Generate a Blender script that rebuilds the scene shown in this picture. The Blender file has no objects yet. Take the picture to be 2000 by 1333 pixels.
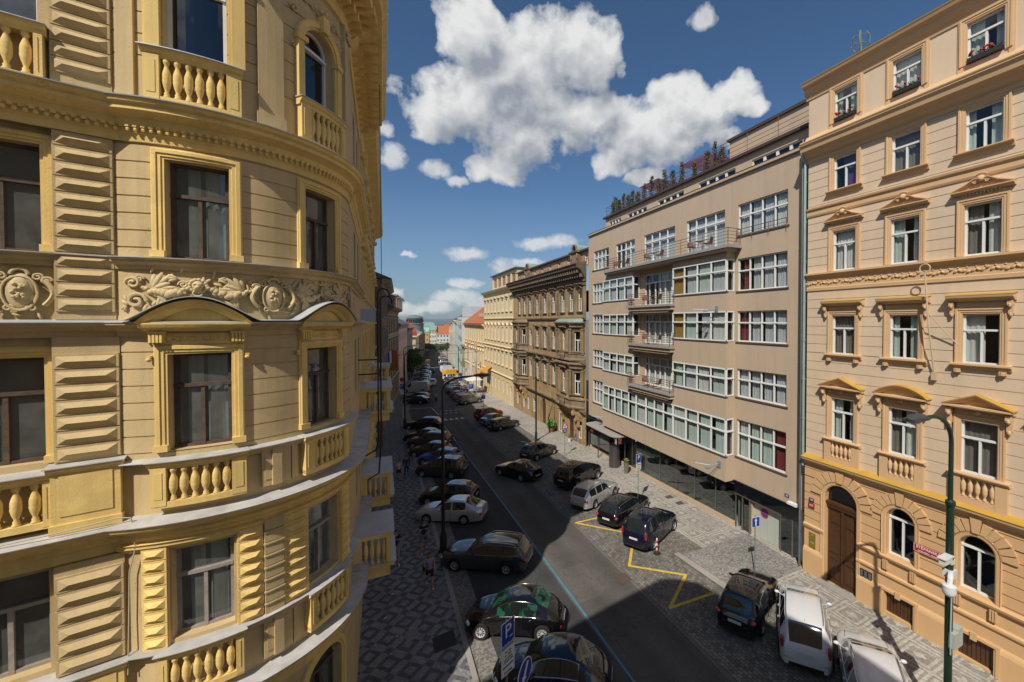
import bpy, math, random
from mathutils import Vector, Matrix
sc = bpy.context.scene
COL = sc.collection
R = math.radians
PI = math.pi
# ---------------------------------------------------------------- camera
cam = bpy.data.cameras.new('camera'); camo = bpy.data.objects.new('camera', cam); COL.objects.link(camo)
camo.location = (0, 0, 13.0)
camo.rotation_euler = (R(90 - 0.943), 0, R(-26.504))
cam.sensor_width = 36; cam.lens = 36 * 790 / 2000
cam.shift_x = -138 / 2000; cam.shift_y = -25.5 / 2000
cam.clip_start = 0.05; cam.clip_end = 9000
sc.camera = camo
# ---------------------------------------------------------------- light
SUN_EL, SUN_AZ = 47.2, 225.4            # the sun stands behind the camera, to its left
sun = bpy.data.lights.new('sun', 'SUN'); suno = bpy.data.objects.new('sun', sun); COL.objects.link(suno)
sun.energy = 4.9; sun.angle = R(0.53); sun.color = (1.0, 0.93, 0.82)
sd = Vector((math.sin(R(SUN_AZ)) * math.cos(R(SUN_EL)), math.cos(R(SUN_AZ)) * math.cos(R(SUN_EL)), math.sin(R(SUN_EL))))
suno.rotation_euler = (-sd).to_track_quat('-Z', 'Y').to_euler()
suno.location = sd * 60
sc.view_settings.view_transform = 'Standard'; sc.view_settings.look = 'None'
sc.view_settings.exposure = -0.05; sc.view_settings.gamma = 1
try: sc.view_settings.use_curve_mapping = False
except Exception: pass
sc.cycles.max_bounces = 6; sc.cycles.diffuse_bounces = 3; sc.cycles.glossy_bounces = 3; sc.cycles.transparent_max_bounces = 8
sc.cycles.transmission_bounces = 3; sc.cycles.caustics_reflective = False; sc.cycles.caustics_refractive = False
sc.cycles.sample_clamp_indirect = 6

# ---------------------------------------------------------------- node helper
class NT:
    def __init__(s, nt): s.nt = nt; s.n = nt.nodes; s.l = nt.links
    def new(s, t, **k):
        n = s.n.new(t)
        for a, v in k.items(): setattr(n, a, v)
        return n
    def link(s, a, b): s.l.new(a, b)
    def val(s, sock, v):
        if hasattr(v, 'links') or isinstance(v, bpy.types.NodeSocket): s.l.new(v, sock)
        else: sock.default_value = v
    def math(s, op, a, b=0.0, c=None, clamp=False):
        n = s.new('ShaderNodeMath', operation=op); n.use_clamp = clamp
        s.val(n.inputs[0], a); s.val(n.inputs[1], b)
        if c is not None: s.val(n.inputs[2], c)
        return n.outputs[0]
    def vmath(s, op, a, b=None, out=0):
        n = s.new('ShaderNodeVectorMath', operation=op); s.val(n.inputs[0], a)
        if b is not None: s.val(n.inputs[1], b)
        return n.outputs[out]
    def mix(s, fac, a, b, blend='MIX'):
        n = s.new('ShaderNodeMix', data_type='RGBA', blend_type=blend)
        s.val(n.inputs[0], fac); s.val(n.inputs[6], a); s.val(n.inputs[7], b); return n.outputs[2]
    def noise(s, vec, scale, detail=4, rough=.55, out=0):
        n = s.new('ShaderNodeTexNoise'); n.inputs['Scale'].default_value = scale; n.inputs['Detail'].default_value = detail
        n.inputs['Roughness'].default_value = rough
        if vec is not None: s.l.new(vec, n.inputs['Vector'])
        return n.outputs[out]
    def ramp(s, fac, a, b, lo=0.0, hi=1.0):
        n = s.new('ShaderNodeMapRange'); n.clamp = True
        s.val(n.inputs[0], fac); n.inputs[1].default_value = a; n.inputs[2].default_value = b
        n.inputs[3].default_value = lo; n.inputs[4].default_value = hi; return n.outputs[0]

# ---------------------------------------------------------------- sky with clouds
def build_world():
    w = bpy.data.worlds.new('World'); sc.world = w; w.use_nodes = True
    g = NT(w.node_tree); g.n.clear()
    out = g.new('ShaderNodeOutputWorld'); bg = g.new('ShaderNodeBackground'); g.link(bg.outputs[0], out.inputs[0])
    sky = g.new('ShaderNodeTexSky', sky_type='NISHITA'); sky.sun_disc = False
    sky.sun_elevation = R(SUN_EL); sky.sun_rotation = R(SUN_AZ); sky.air_density = 1.0; sky.dust_density = 0.6; sky.ozone_density = 2.2
    sky.altitude = 250
    tc = g.new('ShaderNodeTexCoord'); sp = g.new('ShaderNodeSeparateXYZ'); g.link(tc.outputs['Generated'], sp.inputs[0])
    az = g.math('MULTIPLY', g.math('ARCTAN2', sp.outputs[0], sp.outputs[1]), 57.2958)
    el = g.math('MULTIPLY', g.math('ARCSINE', sp.outputs[2]), 57.2958)
    cb = g.new('ShaderNodeCombineXYZ'); g.link(az, cb.inputs[0]); g.link(el, cb.inputs[1]); P = cb.outputs[0]
    # puffy edge: displace the lookup by a low noise, then add a billowy one
    D3 = g.vmath('SCALE', tc.outputs['Generated']); D3.node.inputs['Scale'].default_value = 57.3
    nz = g.new('ShaderNodeTexNoise'); nz.inputs['Scale'].default_value = .16; nz.inputs['Detail'].default_value = 3; nz.inputs['Roughness'].default_value = .5
    g.link(D3, nz.inputs['Vector'])
    off = g.vmath('SUBTRACT', nz.outputs['Color'], (0.5, 0.5, 0.5))
    sc_ = g.new('ShaderNodeVectorMath', operation='MULTIPLY'); g.link(off, sc_.inputs[0]); sc_.inputs[1].default_value = (7.0, 6.0, 0)
    Pd = g.vmath('ADD', P, sc_.outputs[0])
    D3 = g.vmath('SCALE', tc.outputs['Generated']); D3.node.inputs['Scale'].default_value = 57.3
    blobs = [(11.9,34.5,5.0,3.5),(23.8,33.9,7.0,4.5),(16.7,30.5,8.0,4.9),(9.9,27.0,7.4,4.1),(18.1,24.0,6.7,4.7),(27.4,32.5,3.9,3.8),(14.9,20.3,4.0,2.1),(23.8,26.5,5.7,4.3),(6.6,24.9,3.3,2.5),(12.9,36.4,1.9,1.8),(28.4,27.4,3.2,2.5),
        (32.7,24.7,5.3,3.6),(31.0,21.7,4.1,2.2),(40.0,27.6,5.3,2.6),(37.3,24.3,6.6,3.8),(46.3,27.9,4.8,2.2),(50.0,26.7,2.4,1.4),(44.1,25.2,3.9,2.8),(46.3,22.8,2.9,1.3),(34.5,19.1,2.7,1.1),
        (-60,30,14,6),(-95,25,20,7),(115,22,16,5),(150,35,24,8),(-150,30,18,7)]
    low = [(1.6,20.2,1.7,1.5),(.6,23.0,1.3,.9),(6.6,19.4,2.2,1.2),(9.3,18.2,1.9,0.7),(42.8,35.4,2.0,1.2),(31.9,31.5,0.7,1.1),(10.6,9.0,3.0,1.1),(20.2,10.7,3.2,1.1),(23.4,11.1,3.0,1.0),(3.1,8.6,1.0,0.4),(15.6,7.3,2.5,1.3),(18.7,8.1,2.8,.7),(9.1,3.2,3.8,1.2),(3.4,1.6,3.0,1.0),(12.1,2.5,2.5,1.1),(6.5,1.9,3.0,1.1),(10.3,5.2,2.7,.7),(1.6,3.6,1.2,.9),(-12,4,6,2),(40,5,9,2)]
    def field(PP, bl):
        acc = None
        for (cx, cy, rx, ry) in bl:
            d = g.new('ShaderNodeVectorMath', operation='SUBTRACT'); g.link(PP, d.inputs[0]); d.inputs[1].default_value = (cx, cy, 0)
            m = g.new('ShaderNodeVectorMath', operation='MULTIPLY'); g.link(d.outputs[0], m.inputs[0]); m.inputs[1].default_value = (1 / rx, 1 / ry, 0)
            ln = g.new('ShaderNodeVectorMath', operation='LENGTH'); g.link(m.outputs[0], ln.inputs[0])
            f = g.math('SUBTRACT', 1.0, ln.outputs[1])
            if acc is None: acc = f
            else: acc = g.math('SMOOTH_MAX', acc, f, .18)
        return acc
    f1 = field(Pd, blobs)
    sc2 = g.new('ShaderNodeVectorMath', operation='MULTIPLY'); g.link(off, sc2.inputs[0]); sc2.inputs[1].default_value = (2.2, 1.5, 0)
    nz2 = g.new('ShaderNodeTexNoise'); nz2.inputs['Scale'].default_value = .9; nz2.inputs['Detail'].default_value = 6; g.link(D3, nz2.inputs['Vector'])
    o2 = g.vmath('SUBTRACT', nz2.outputs['Color'], (0.5, 0.5, 0.5)); s3 = g.new('ShaderNodeVectorMath', operation='MULTIPLY'); g.link(o2, s3.inputs[0]); s3.inputs[1].default_value = (2.0, 1.3, 0)
    f2 = field(g.vmath('ADD', P, s3.outputs[0]), low)
    fine = g.noise(D3, .30, 8, .57)
    d1 = g.math('ADD', f1, g.math('MULTIPLY', g.math('SUBTRACT', fine, .5), 1.45))
    m1 = g.ramp(d1, -.08, .40)
    m1 = g.math('MULTIPLY', m1, g.math('SUBTRACT', 2.0, m1))
    d2 = g.math('ADD', f2, g.math('MULTIPLY', g.math('SUBTRACT', fine, .5), 1.1))
    m2 = g.math('MULTIPLY', g.ramp(d2, -.05, .5), .75)
    mask = g.math('MAXIMUM', m1, m2)
    # light from the upper left: compare the lumps with the ones a step towards the sun; grey undersides
    mv = g.new('ShaderNodeVectorMath', operation='ADD'); g.link(D3, mv.inputs[0]); mv.inputs[1].default_value = (-.9, -.3, .8)
    rel = g.math('MULTIPLY', g.math('SUBTRACT', fine, g.noise(mv.outputs[0], .30, 5, .5)), 1.5)
    mb = g.new('ShaderNodeVectorMath', operation='ADD'); g.link(Pd, mb.inputs[0]); mb.inputs[1].default_value = (-1.6, 3.4, 0)
    thick = g.ramp(g.math('ADD', field(mb.outputs[0], blobs[:20]), g.math('MULTIPLY', g.math('SUBTRACT', fine, .5), .5)), -.05, .75)
    br = g.math('SUBTRACT', .95, g.math('MULTIPLY', thick, .78))
    br = g.math('MINIMUM', g.math('MAXIMUM', g.math('ADD', br, rel), .12), 1.0)
    ccol = g.mix(br, (3.3, 3.8, 4.7, 1), (10.8, 10.9, 10.8, 1))
    # hazy, greyer air low over the roofs
    hz = g.ramp(el, -1, 17, .62, 0.0)
    base = g.mix(hz, g.mix(1.0, sky.outputs[0], (.80, 1.03, 1.18, 1), 'MULTIPLY'), (3.3, 4.2, 5.4, 1))
    col = g.mix(mask, base, ccol)
    g.link(col, bg.inputs[0]); bg.inputs[1].default_value = .075
build_world()
sc.world.cycles.sampling_method = 'MANUAL'; sc.world.cycles.sample_map_resolution = 256

# ---------------------------------------------------------------- materials
MATS = {}
def mat(name, col, rough=.85, var=.06, vscale=.5, bump=0.0, bscale=40, spec=.35, metal=0.0, streak=0.0, stain=0.0, staincol=None, coat=0.0, crack=0.0):
    if name in MATS: return MATS[name]
    m = bpy.data.materials.new(name); m.use_nodes = True; g = NT(m.node_tree)
    b = g.n['Principled BSDF']; MATS[name] = m
    b.inputs['Roughness'].default_value = rough; b.inputs['Metallic'].default_value = metal
    b.inputs['Specular IOR Level'].default_value = spec
    if coat: b.inputs['Coat Weight'].default_value = coat; b.inputs['Coat Roughness'].default_value = .03
    c = (col[0], col[1], col[2], 1)
    m.diffuse_color = c
    if var or streak or stain:
        geo = g.new('ShaderNodeNewGeometry'); pos = geo.outputs['Position']
        cur = c
        if var:
            n = g.noise(pos, vscale, 5, .6)
            cur = g.mix(1.0, c, g_rgb(g, g.ramp(n, .25, .75, 1 - var, 1 + var)), 'MULTIPLY')
        if streak:
            mp = g.new('ShaderNodeMapping'); g.link(pos, mp.inputs[0]); mp.inputs['Scale'].default_value = (3.0, 3.0, .22)
            n = g.noise(mp.outputs[0], 1.0, 5, .65)
            cur = g.mix(1.0, cur, g_rgb(g, g.ramp(n, .45, .8, 1.0, 1 - streak)), 'MULTIPLY')
        if stain:
            n = g.noise(pos, .55, 8, .7)
            sc3 = staincol or (col[0] * .35, col[1] * .33, col[2] * .33)
            cur = g.mix(g.ramp(n, .48, .68, 0, stain), cur, (sc3[0], sc3[1], sc3[2], 1))
        if crack:      # hairline cracks and patched paint
            vc = g.new('ShaderNodeTexVoronoi'); vc.feature = 'DISTANCE_TO_EDGE'; vc.inputs['Scale'].default_value = .75; nw = g.new('ShaderNodeTexNoise'); nw.inputs['Scale'].default_value = 2.5; nw.inputs['Detail'].default_value = 5; g.link(pos, nw.inputs['Vector'])
            g.link(g.vmath('ADD', pos, nw.outputs['Color']), vc.inputs['Vector']); msk = g.ramp(g.noise(pos, .6, 2, .5), .5, .6)
            cur = g.mix(1.0, cur, g_rgb(g, g.math('SUBTRACT', 1.0, g.math('MULTIPLY', g.ramp(vc.outputs['Distance'], 0, .006, crack, 0), msk))), 'MULTIPLY')
            pn = g.noise(pos, .9, 4, .6); cur = g.mix(1.0, cur, g_rgb(g, g.ramp(pn, .60, .63, 1.0, 1.07)), 'MULTIPLY')
        g.link(cur, b.inputs['Base Color'])
    else:
        b.inputs['Base Color'].default_value = c
    if bump:
        geo = g.new('ShaderNodeNewGeometry')
        n = g.noise(geo.outputs['Position'], bscale, 4, .6); bp = g.new('ShaderNodeBump'); bp.inputs['Strength'].default_value = bump; bp.inputs['Distance'].default_value = .02
        g.link(n, bp.inputs['Height']); g.link(bp.outputs[0], b.inputs['Normal'])
    return m
def g_rgb(g, v):
    c = g.new('ShaderNodeCombineColor'); g.link(v, c.inputs[0]); g.link(v, c.inputs[1]); g.link(v, c.inputs[2]); return c.outputs[0]

def glassmat(name, tint, refl=1.0, trans=.75, rough=.02, dust=0.0):
    """window pane: mirror-like part over a see-through part"""
    if name in MATS: return MATS[name]
    m = bpy.data.materials.new(name); m.use_nodes = True; g = NT(m.node_tree); MATS[name] = m
    g.n.clear(); out = g.new('ShaderNodeOutputMaterial')
    gl = g.new('ShaderNodeBsdfGlossy'); gl.inputs['Roughness'].default_value = rough; gl.inputs['Color'].default_value = (.9, .95, 1, 1)
    tr = g.new('ShaderNodeBsdfTransparent'); tr.inputs['Color'].default_value = (tint[0] * trans, tint[1] * trans, tint[2] * trans, 1)
    geo0 = g.new('ShaderNodeNewGeometry'); dt = g.vmath('DOT_PRODUCT', geo0.outputs['Normal'], geo0.outputs['Incoming'], out=1)
    ff = g.math('ADD', .045, g.math('MULTIPLY', .955, g.math('POWER', g.math('SUBTRACT', 1.0, g.math('ABSOLUTE', dt), clamp=True), 4.5)))
    geo = g.new('ShaderNodeNewGeometry'); n = g.noise(geo.outputs['Position'], .9, 2, .5); bp = g.new('ShaderNodeBump'); bp.inputs['Strength'].default_value = .12; bp.inputs['Distance'].default_value = .05
    g.link(n, bp.inputs['Height']); g.link(bp.outputs[0], gl.inputs['Normal'])
    mx = g.new('ShaderNodeMixShader'); g.link(g.math('MULTIPLY', ff, 1.7 * refl, clamp=True), mx.inputs[0])
    if dust:
        df = g.new('ShaderNodeBsdfDiffuse'); df.inputs[0].default_value = (.42, .44, .41, 1); m2_ = g.new('ShaderNodeMixShader'); nd = g.noise(geo.outputs['Position'], 2.2, 6, .65)
        g.link(g.ramp(nd, .3, .7, dust * .45, dust * 1.3), m2_.inputs[0]); g.link(tr.outputs[0], m2_.inputs[1]); g.link(df.outputs[0], m2_.inputs[2]); tr = m2_
    g.link(tr.outputs[0], mx.inputs[1]); g.link(gl.outputs[0], mx.inputs[2]); g.link(mx.outputs[0], out.inputs[0])
    return m

# ---------------------------------------------------------------- mesh builder
OFF = {}
class MB:
    def __init__(s): s.v = []; s.f = []; s.m = []
    def add(s, vs, fs, mi=0):
        o = len(s.v); s.v.extend(vs); s.f.extend([tuple(i + o for i in f) for f in fs]); s.m.extend([mi] * len(fs))
    def box(s, x0, x1, y0, y1, z0, z1, mi=0):
        v = [(x0,y0,z0),(x1,y0,z0),(x1,y1,z0),(x0,y1,z0),(x0,y0,z1),(x1,y0,z1),(x1,y1,z1),(x0,y1,z1)]
        s.add(v, [(0,3,2,1),(4,5,6,7),(0,1,5,4),(1,2,6,5),(2,3,7,6),(3,0,4,7)], mi)
    def tube(s, pts, r, n=8, mi=0, cap=True):
        pts = [Vector(p) for p in pts]; rs = r if isinstance(r, (list, tuple)) else [r] * len(pts)
        vs = []; ref = None
        for i, p in enumerate(pts):
            t = (pts[min(i + 1, len(pts) - 1)] - pts[max(i - 1, 0)]).normalized()
            if ref is None: ref = Vector((0, 0, 1)) if abs(t.z) < .9 else Vector((1, 0, 0))
            a = t.cross(ref); a = a.normalized() if a.length > 1e-6 else Vector((1, 0, 0)); b = t.cross(a).normalized(); ref = -b if False else a.cross(t)
            for k in range(n):
                an = 2 * PI * k / n; vs.append(tuple(p + (a * math.cos(an) + b * math.sin(an)) * rs[i]))
        fs = [(i * n + k, i * n + (k + 1) % n, (i + 1) * n + (k + 1) % n, (i + 1) * n + k) for i in range(len(pts) - 1) for k in range(n)]
        if cap: fs += [tuple(range(n))[::-1], tuple((len(pts) - 1) * n + k for k in range(n))]
        s.add(vs, fs, mi)
    def lathe(s, prof, c=(0, 0, 0), n=12, mi=0, axis='z', cap=True):
        vs = []
        for (r, h) in prof:
            for k in range(n):
                a = 2 * PI * k / n
                p = (r * math.cos(a), r * math.sin(a), h)
                if axis == 'y': p = (p[0], p[2], p[1])
                if axis == 'x': p = (p[2], p[0], p[1])
                vs.append((c[0] + p[0], c[1] + p[1], c[2] + p[2]))
        m = len(prof)
        fs = [(i * n + k, i * n + (k + 1) % n, (i + 1) * n + (k + 1) % n, (i + 1) * n + k) for i in range(m - 1) for k in range(n)]
        if cap and prof[0][0] > 1e-5: fs.append(tuple(range(n))[::-1])
        if cap and prof[-1][0] > 1e-5: fs.append(tuple((m - 1) * n + k for k in range(n)))
        s.add(vs, fs, mi)
    def ball(s, c, r, n=8, mi=0, M=None):
        rx, ry, rz = r if isinstance(r, (tuple, list)) else (r, r, r)
        vs = []; k2 = max(4, n // 2 + 1)
        for i in range(1, k2):
            th = PI * i / k2
            for k in range(n):
                a = 2 * PI * k / n; p = Vector((rx * math.sin(th) * math.cos(a), ry * math.sin(th) * math.sin(a), rz * math.cos(th)))
                if M: p = M @ p
                vs.append((c[0] + p.x, c[1] + p.y, c[2] + p.z))
        top = Vector((0, 0, rz)); bot = Vector((0, 0, -rz))
        if M: top = M @ top; bot = M @ bot
        vs.append((c[0] + top.x, c[1] + top.y, c[2] + top.z)); vs.append((c[0] + bot.x, c[1] + bot.y, c[2] + bot.z))
        T = (k2 - 1) * n; fs = []
        for i in range(k2 - 2):
            for k in range(n): fs.append((i * n + k, (i + 1) * n + k, (i + 1) * n + (k + 1) % n, i * n + (k + 1) % n))
        for k in range(n): fs.append((T, k, (k + 1) % n)); fs.append((T + 1, (k2 - 2) * n + (k + 1) % n, (k2 - 2) * n + k))
        s.add(vs, fs, mi)
    def poly(s, pts, mi=0): s.add(list(pts), [tuple(range(len(pts)))], mi)
    def extrude(s, poly, d, mi=0):
        """poly: 3-D points of a planar face, d: vector"""
        n = len(poly); d = Vector(d); v = [tuple(p) for p in poly] + [tuple(Vector(p) + d) for p in poly]
        s.add(v, [tuple(range(n))[::-1], tuple(range(n, 2 * n))] + [(i, (i + 1) % n, n + (i + 1) % n, n + i) for i in range(n)], mi)
    def mark(s):
        if not hasattr(s, 'marks'): s.marks = []
        s.marks.append((len(s.v), len(s.f)))
    def build_pieces(s, name, mats, parent=None, smooth=0):
        """one object for every piece started with mark()"""
        mk = s.marks + [(len(s.v), len(s.f))]; out = []
        for (v0, f0), (v1, f1) in zip(mk, mk[1:]):
            if f1 == f0: continue
            q = MB(); q.v = s.v[v0:v1]; q.f = [tuple(i - v0 for i in f) for f in s.f[f0:f1]]; q.m = s.m[f0:f1]; out.append(q.build(name, mats, parent, smooth))
        return out
    def build(s, name, mats, parent=None, smooth=0, xf=None):
        me = bpy.data.meshes.new(name)
        v = s.v
        if xf is not None: v = [tuple(xf @ Vector(p)) for p in v]
        if parent is not None and parent.name in OFF:
            o = OFF[parent.name]; v = [(p[0] - o[0], p[1] - o[1], p[2] - o[2]) for p in v]
        me.from_pydata(v, [], s.f)
        if not isinstance(mats, (list, tuple)): mats = [mats]
        for m in mats: me.materials.append(m)
        if len(mats) > 1: me.polygons.foreach_set('material_index', s.m)
        if smooth:
            me.polygons.foreach_set('use_smooth', [True] * len(me.polygons))
            if smooth < 180: me.set_sharp_from_angle(angle=R(smooth))
        me.update()
        o = bpy.data.objects.new(name, me); COL.objects.link(o)
        if parent is not None:
            o.parent = parent
            OFF[o.name] = OFF.get(parent.name, (0, 0, 0))
        return o
def tag(o, label=None, cat=None, group=None, kind=None):
    if label: o['label'] = label
    if cat: o['category'] = cat
    if group: o['group'] = group
    if kind: o['kind'] = kind
    return o
def empty(name, loc, label, cat, group=None, rz=0.0, off=True):
    o = bpy.data.objects.new(name, None); COL.objects.link(o); o.location = loc; o.rotation_euler = (0, 0, rz); o.empty_display_size = .3
    if off: OFF[o.name] = tuple(loc)
    tag(o, label, cat, group); return o
def dup(root, loc, rz, label=None, group=None, name=None, mats=None, scale=None):
    def cp(o, par):
        c = o.copy(); COL.objects.link(c); c.parent = par
        if mats and o.type == 'MESH':
            for i, sl in enumerate(o.data.materials):
                if sl and sl.name in mats:
                    c.material_slots[i].link = 'OBJECT'; c.material_slots[i].material = mats[sl.name]
        for ch in o.children: cp(ch, c)
        return c
    r = cp(root, None); r.location = loc; r.rotation_euler = (0, 0, rz) if not isinstance(rz, (tuple, list)) else rz
    if scale: r.scale = (scale, scale, scale) if not isinstance(scale, tuple) else scale
    if name: r.name = name
    if label: r['label'] = label
    if group: r['group'] = group
    return r
def gz(y): return -.028 * (y - 20) if y < 400 else -10.64
def bend(y, y0=70.0, k=.095): return k * max(0.0, y - y0)

def text_mb(txt, size, mi=0, depth=.006):
    cu = bpy.data.curves.new('t', 'FONT'); cu.body = txt; cu.size = size; cu.extrude = depth; cu.align_x = 'CENTER'; cu.align_y = 'CENTER'; cu.resolution_u = 2
    o = bpy.data.objects.new('t', cu); COL.objects.link(o); dg = bpy.context.evaluated_depsgraph_get()
    me = o.evaluated_get(dg).to_mesh(); m = MB(); m.add([tuple(v.co) for v in me.vertices], [tuple(p.vertices) for p in me.polygons], mi)
    o.evaluated_get(dg).to_mesh_clear(); bpy.data.objects.remove(o); bpy.data.curves.remove(cu); return m

# ---------------------------------------------------------------- facade coordinates: s along the wall, o outward, e height
class Fac:
    def __init__(s, fn, seg=None): s.fn = fn; s.seg = seg
    def n(s, s0, s1): return max(1, int(math.ceil(abs(s1 - s0) / s.seg))) if s.seg else 1
    def box(s, mb, s0, s1, o0, o1, e0, e1, mi=0):
        n = s.n(s0, s1); vs = []
        for i in range(n + 1):
            t = s0 + (s1 - s0) * i / n
            vs += [s.fn(t, o0, e0), s.fn(t, o1, e0), s.fn(t, o1, e1), s.fn(t, o0, e1)]
        fs = [(i * 4 + k, i * 4 + (k + 1) % 4, i * 4 + 4 + (k + 1) % 4, i * 4 + 4 + k) for i in range(n) for k in range(4)]
        fs += [(3, 2, 1, 0), (n * 4, n * 4 + 1, n * 4 + 2, n * 4 + 3)]
        mb.add(vs, fs, mi)
    def mold(s, mb, prof, s0, s1, mi=0, closed=True):
        """prof: list of (o,e) swept along s"""
        n = s.n(s0, s1); m = len(prof); vs = []
        for i in range(n + 1):
            t = s0 + (s1 - s0) * i / n; vs += [s.fn(t, o, e) for (o, e) in prof]
        fs = [(i * m + k, i * m + k + 1, (i + 1) * m + k + 1, (i + 1) * m + k) for i in range(n) for k in range(m - 1)]
        if closed: fs += [tuple(range(m))[::-1], tuple(n * m + k for k in range(m))]
        mb.add(vs, fs, mi)
    def sweep(s, mb, path, prof, mi=0, closed=False):
        """path: (s,e) polyline, prof: (d,o) with d measured to the left of the path, mitred"""
        P = [Vector(p) for p in path]; N = len(P); m = len(prof); vs = []
        for i in range(N):
            a = P[i] - P[i - 1] if (i > 0 or closed) else P[1] - P[0]
            b = P[(i + 1) % N] - P[i] if (i < N - 1 or closed) else P[-1] - P[-2]
            a = a.normalized(); b = b.normalized(); na = Vector((-a.y, a.x)); nb = Vector((-b.y, b.x)); q = (na + nb)
            q = q.normalized() if q.length > 1e-6 else na; k = 1 / max(.35, q.dot(na))
            for (d, o) in prof: vs.append(s.fn(P[i].x + q.x * d * k, o, P[i].y + q.y * d * k))
        L = N if closed else N - 1
        fs = [(i * m + k, i * m + (k + 1) % m, ((i + 1) % N) * m + (k + 1) % m, ((i + 1) % N) * m + k) for i in range(L) for k in range(m)]
        if not closed: fs += [tuple(range(m))[::-1], tuple((N - 1) * m + k for k in range(m))]
        mb.add(vs, fs, mi)
    def point_block(s, mb, s0, s1, e0, e1, o0, h1=.03, h2=.10, mi=0, gap=.012):
        """rusticated block: raised frame with a hipped ridge"""
        s0 += gap; s1 -= gap; e0 += gap; e1 -= gap; s.box(mb, s0, s1, o0, o0 + h1, e0, e1, mi)
        b = .035; a0, a1, c0, c1 = s0 + b, s1 - b, e0 + b, e1 - b; hh = (c1 - c0) / 2
        rr = min(hh * 1.3, (a1 - a0) * .42); f = s.fn; o1 = o0 + h1 + .002; ec = (c0 + c1) / 2
        v = [f(a0, o1, c0), f(a1, o1, c0), f(a1, o1, c1), f(a0, o1, c1), f(a0 + rr, o0 + h2, ec), f(a1 - rr, o0 + h2, ec)]
        mb.add(v, [(0, 1, 5, 4), (2, 3, 4, 5), (1, 2, 5), (3, 0, 4)], mi)
    def blob(s, mb, cs, co, ce, r, n=8, rot=0.0, mi=0):
        """ellipsoid (rs,ro,re) rotated by rot in the wall plane"""
        t = MB(); t.ball((0, 0, 0), r, n); c_, s_ = math.cos(rot), math.sin(rot); vs = []
        for (x, y, z) in t.v: vs.append(s.fn(cs + x * c_ - z * s_, co + y, ce + x * s_ + z * c_))
        mb.add(vs, t.f, mi)
    def tube(s, mb, pts, r, n=6, mi=0):
        mb.tube([s.fn(*p) for p in pts], r, n, mi)
    def wall(s, mb, s0, s1, e0, e1, holes, depth=.25, grooves=(), gd=.02, gh=.014, mi=0, mi_in=1, room=.9, hole_mi=None):
        """wall sheet with rectangular (s0,s1,e0,e1) or arched (s0,s1,e0,espring,'arch') holes, reveals and dark rooms"""
        ss = {s0, s1}; es = {e0, e1}
        for h in holes: ss |= {h[0], h[1]}; es |= {h[2], h[3]}
        for h in holes:
            if len(h) > 4 and h[4] == 'arch': es.add(h[3] + (h[1] - h[0]) / 2 * (h[5] if len(h) > 5 else 1.0))
        for g_ in grooves:
            if e0 + .03 < g_ < e1 - .03: es |= {g_ - gh, g_ + gh}
        ss = sorted(x for x in ss if s0 - 1e-6 <= x <= s1 + 1e-6); es = sorted(x for x in es if e0 - 1e-6 <= x <= e1 + 1e-6)
        if s.seg:
            o = []
            for a, b in zip(ss, ss[1:]):
                n = s.n(a, b); o += [a + (b - a) * i / n for i in range(n)]
            ss = o + [ss[-1]]
        def ing(e): return any(abs(e - g_) < gh + .001 for g_ in grooves)
        for a, b in zip(ss, ss[1:]):
            if b - a < 1e-6: continue
            for c, d in zip(es, es[1:]):
                if d - c < 1e-6: continue
                ms, me = (a + b) / 2, (c + d) / 2; skip = False
                for h in holes:
                    if h[0] < ms < h[1]:
                        top = h[3]
                        if len(h) > 4 and h[4] == 'arch': top += (h[1] - h[0]) / 2 * (h[5] if len(h) > 5 else 1.0)
                        if h[2] < me < top: skip = True
                if skip: continue
                if ing(me):
                    mb.add([s.fn(a, 0, c), s.fn(b, 0, c), s.fn(b, -gd, c), s.fn(a, -gd, c), s.fn(a, -gd, d), s.fn(b, -gd, d), s.fn(b, 0, d), s.fn(a, 0, d)],
                           [(0, 1, 2, 3), (3, 2, 5, 4), (4, 5, 6, 7)], mi)
                else: mb.add([s.fn(a, 0, c), s.fn(b, 0, c), s.fn(b, 0, d), s.fn(a, 0, d)], [(0, 1, 2, 3)], mi)
        for h in holes:
            a, b, c, d = h[:4]; arch = len(h) > 4 and h[4] == 'arch'
            ratio = h[5] if len(h) > 5 else 1.0
            path = [(a, c), (a, d)]
            if arch:
                r = (b - a) / 2; N = 12
                cur = [((a + b) / 2 - r * math.cos(PI * i / N), d + r * ratio * math.sin(PI * i / N)) for i in range(N + 1)]
                path = [(a, c)] + cur + [(b, c)]; top = d + r * ratio
                for (p, q) in zip(cur, cur[1:]):
                    mb.add([s.fn(p[0], 0, p[1]), s.fn(q[0], 0, q[1]), s.fn(q[0], 0, top), s.fn(p[0], 0, top)], [(0, 1, 2, 3)], mi)
            else: path = [(a, c), (a, d), (b, d), (b, c)]; top = d
            P2 = path + [path[0]]
            for (p, q) in zip(P2, P2[1:]):
                n = s.n(p[0], q[0])
                for i in range(n):
                    x0 = p[0] + (q[0] - p[0]) * i / n; x1 = p[0] + (q[0] - p[0]) * (i + 1) / n
                    y0 = p[1] + (q[1] - p[1]) * i / n; y1 = p[1] + (q[1] - p[1]) * (i + 1) / n
                    mb.add([s.fn(x0, 0, y0), s.fn(x1, 0, y1), s.fn(x1, -depth, y1), s.fn(x0, -depth, y0)], [(0, 1, 2, 3)], mi)
            if room:
                o0, o1 = -depth - .01, -depth - room
                s.roombox(mb, a - .05, b + .05, o0, o1, c - .05, top + .05, mi_in)
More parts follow.
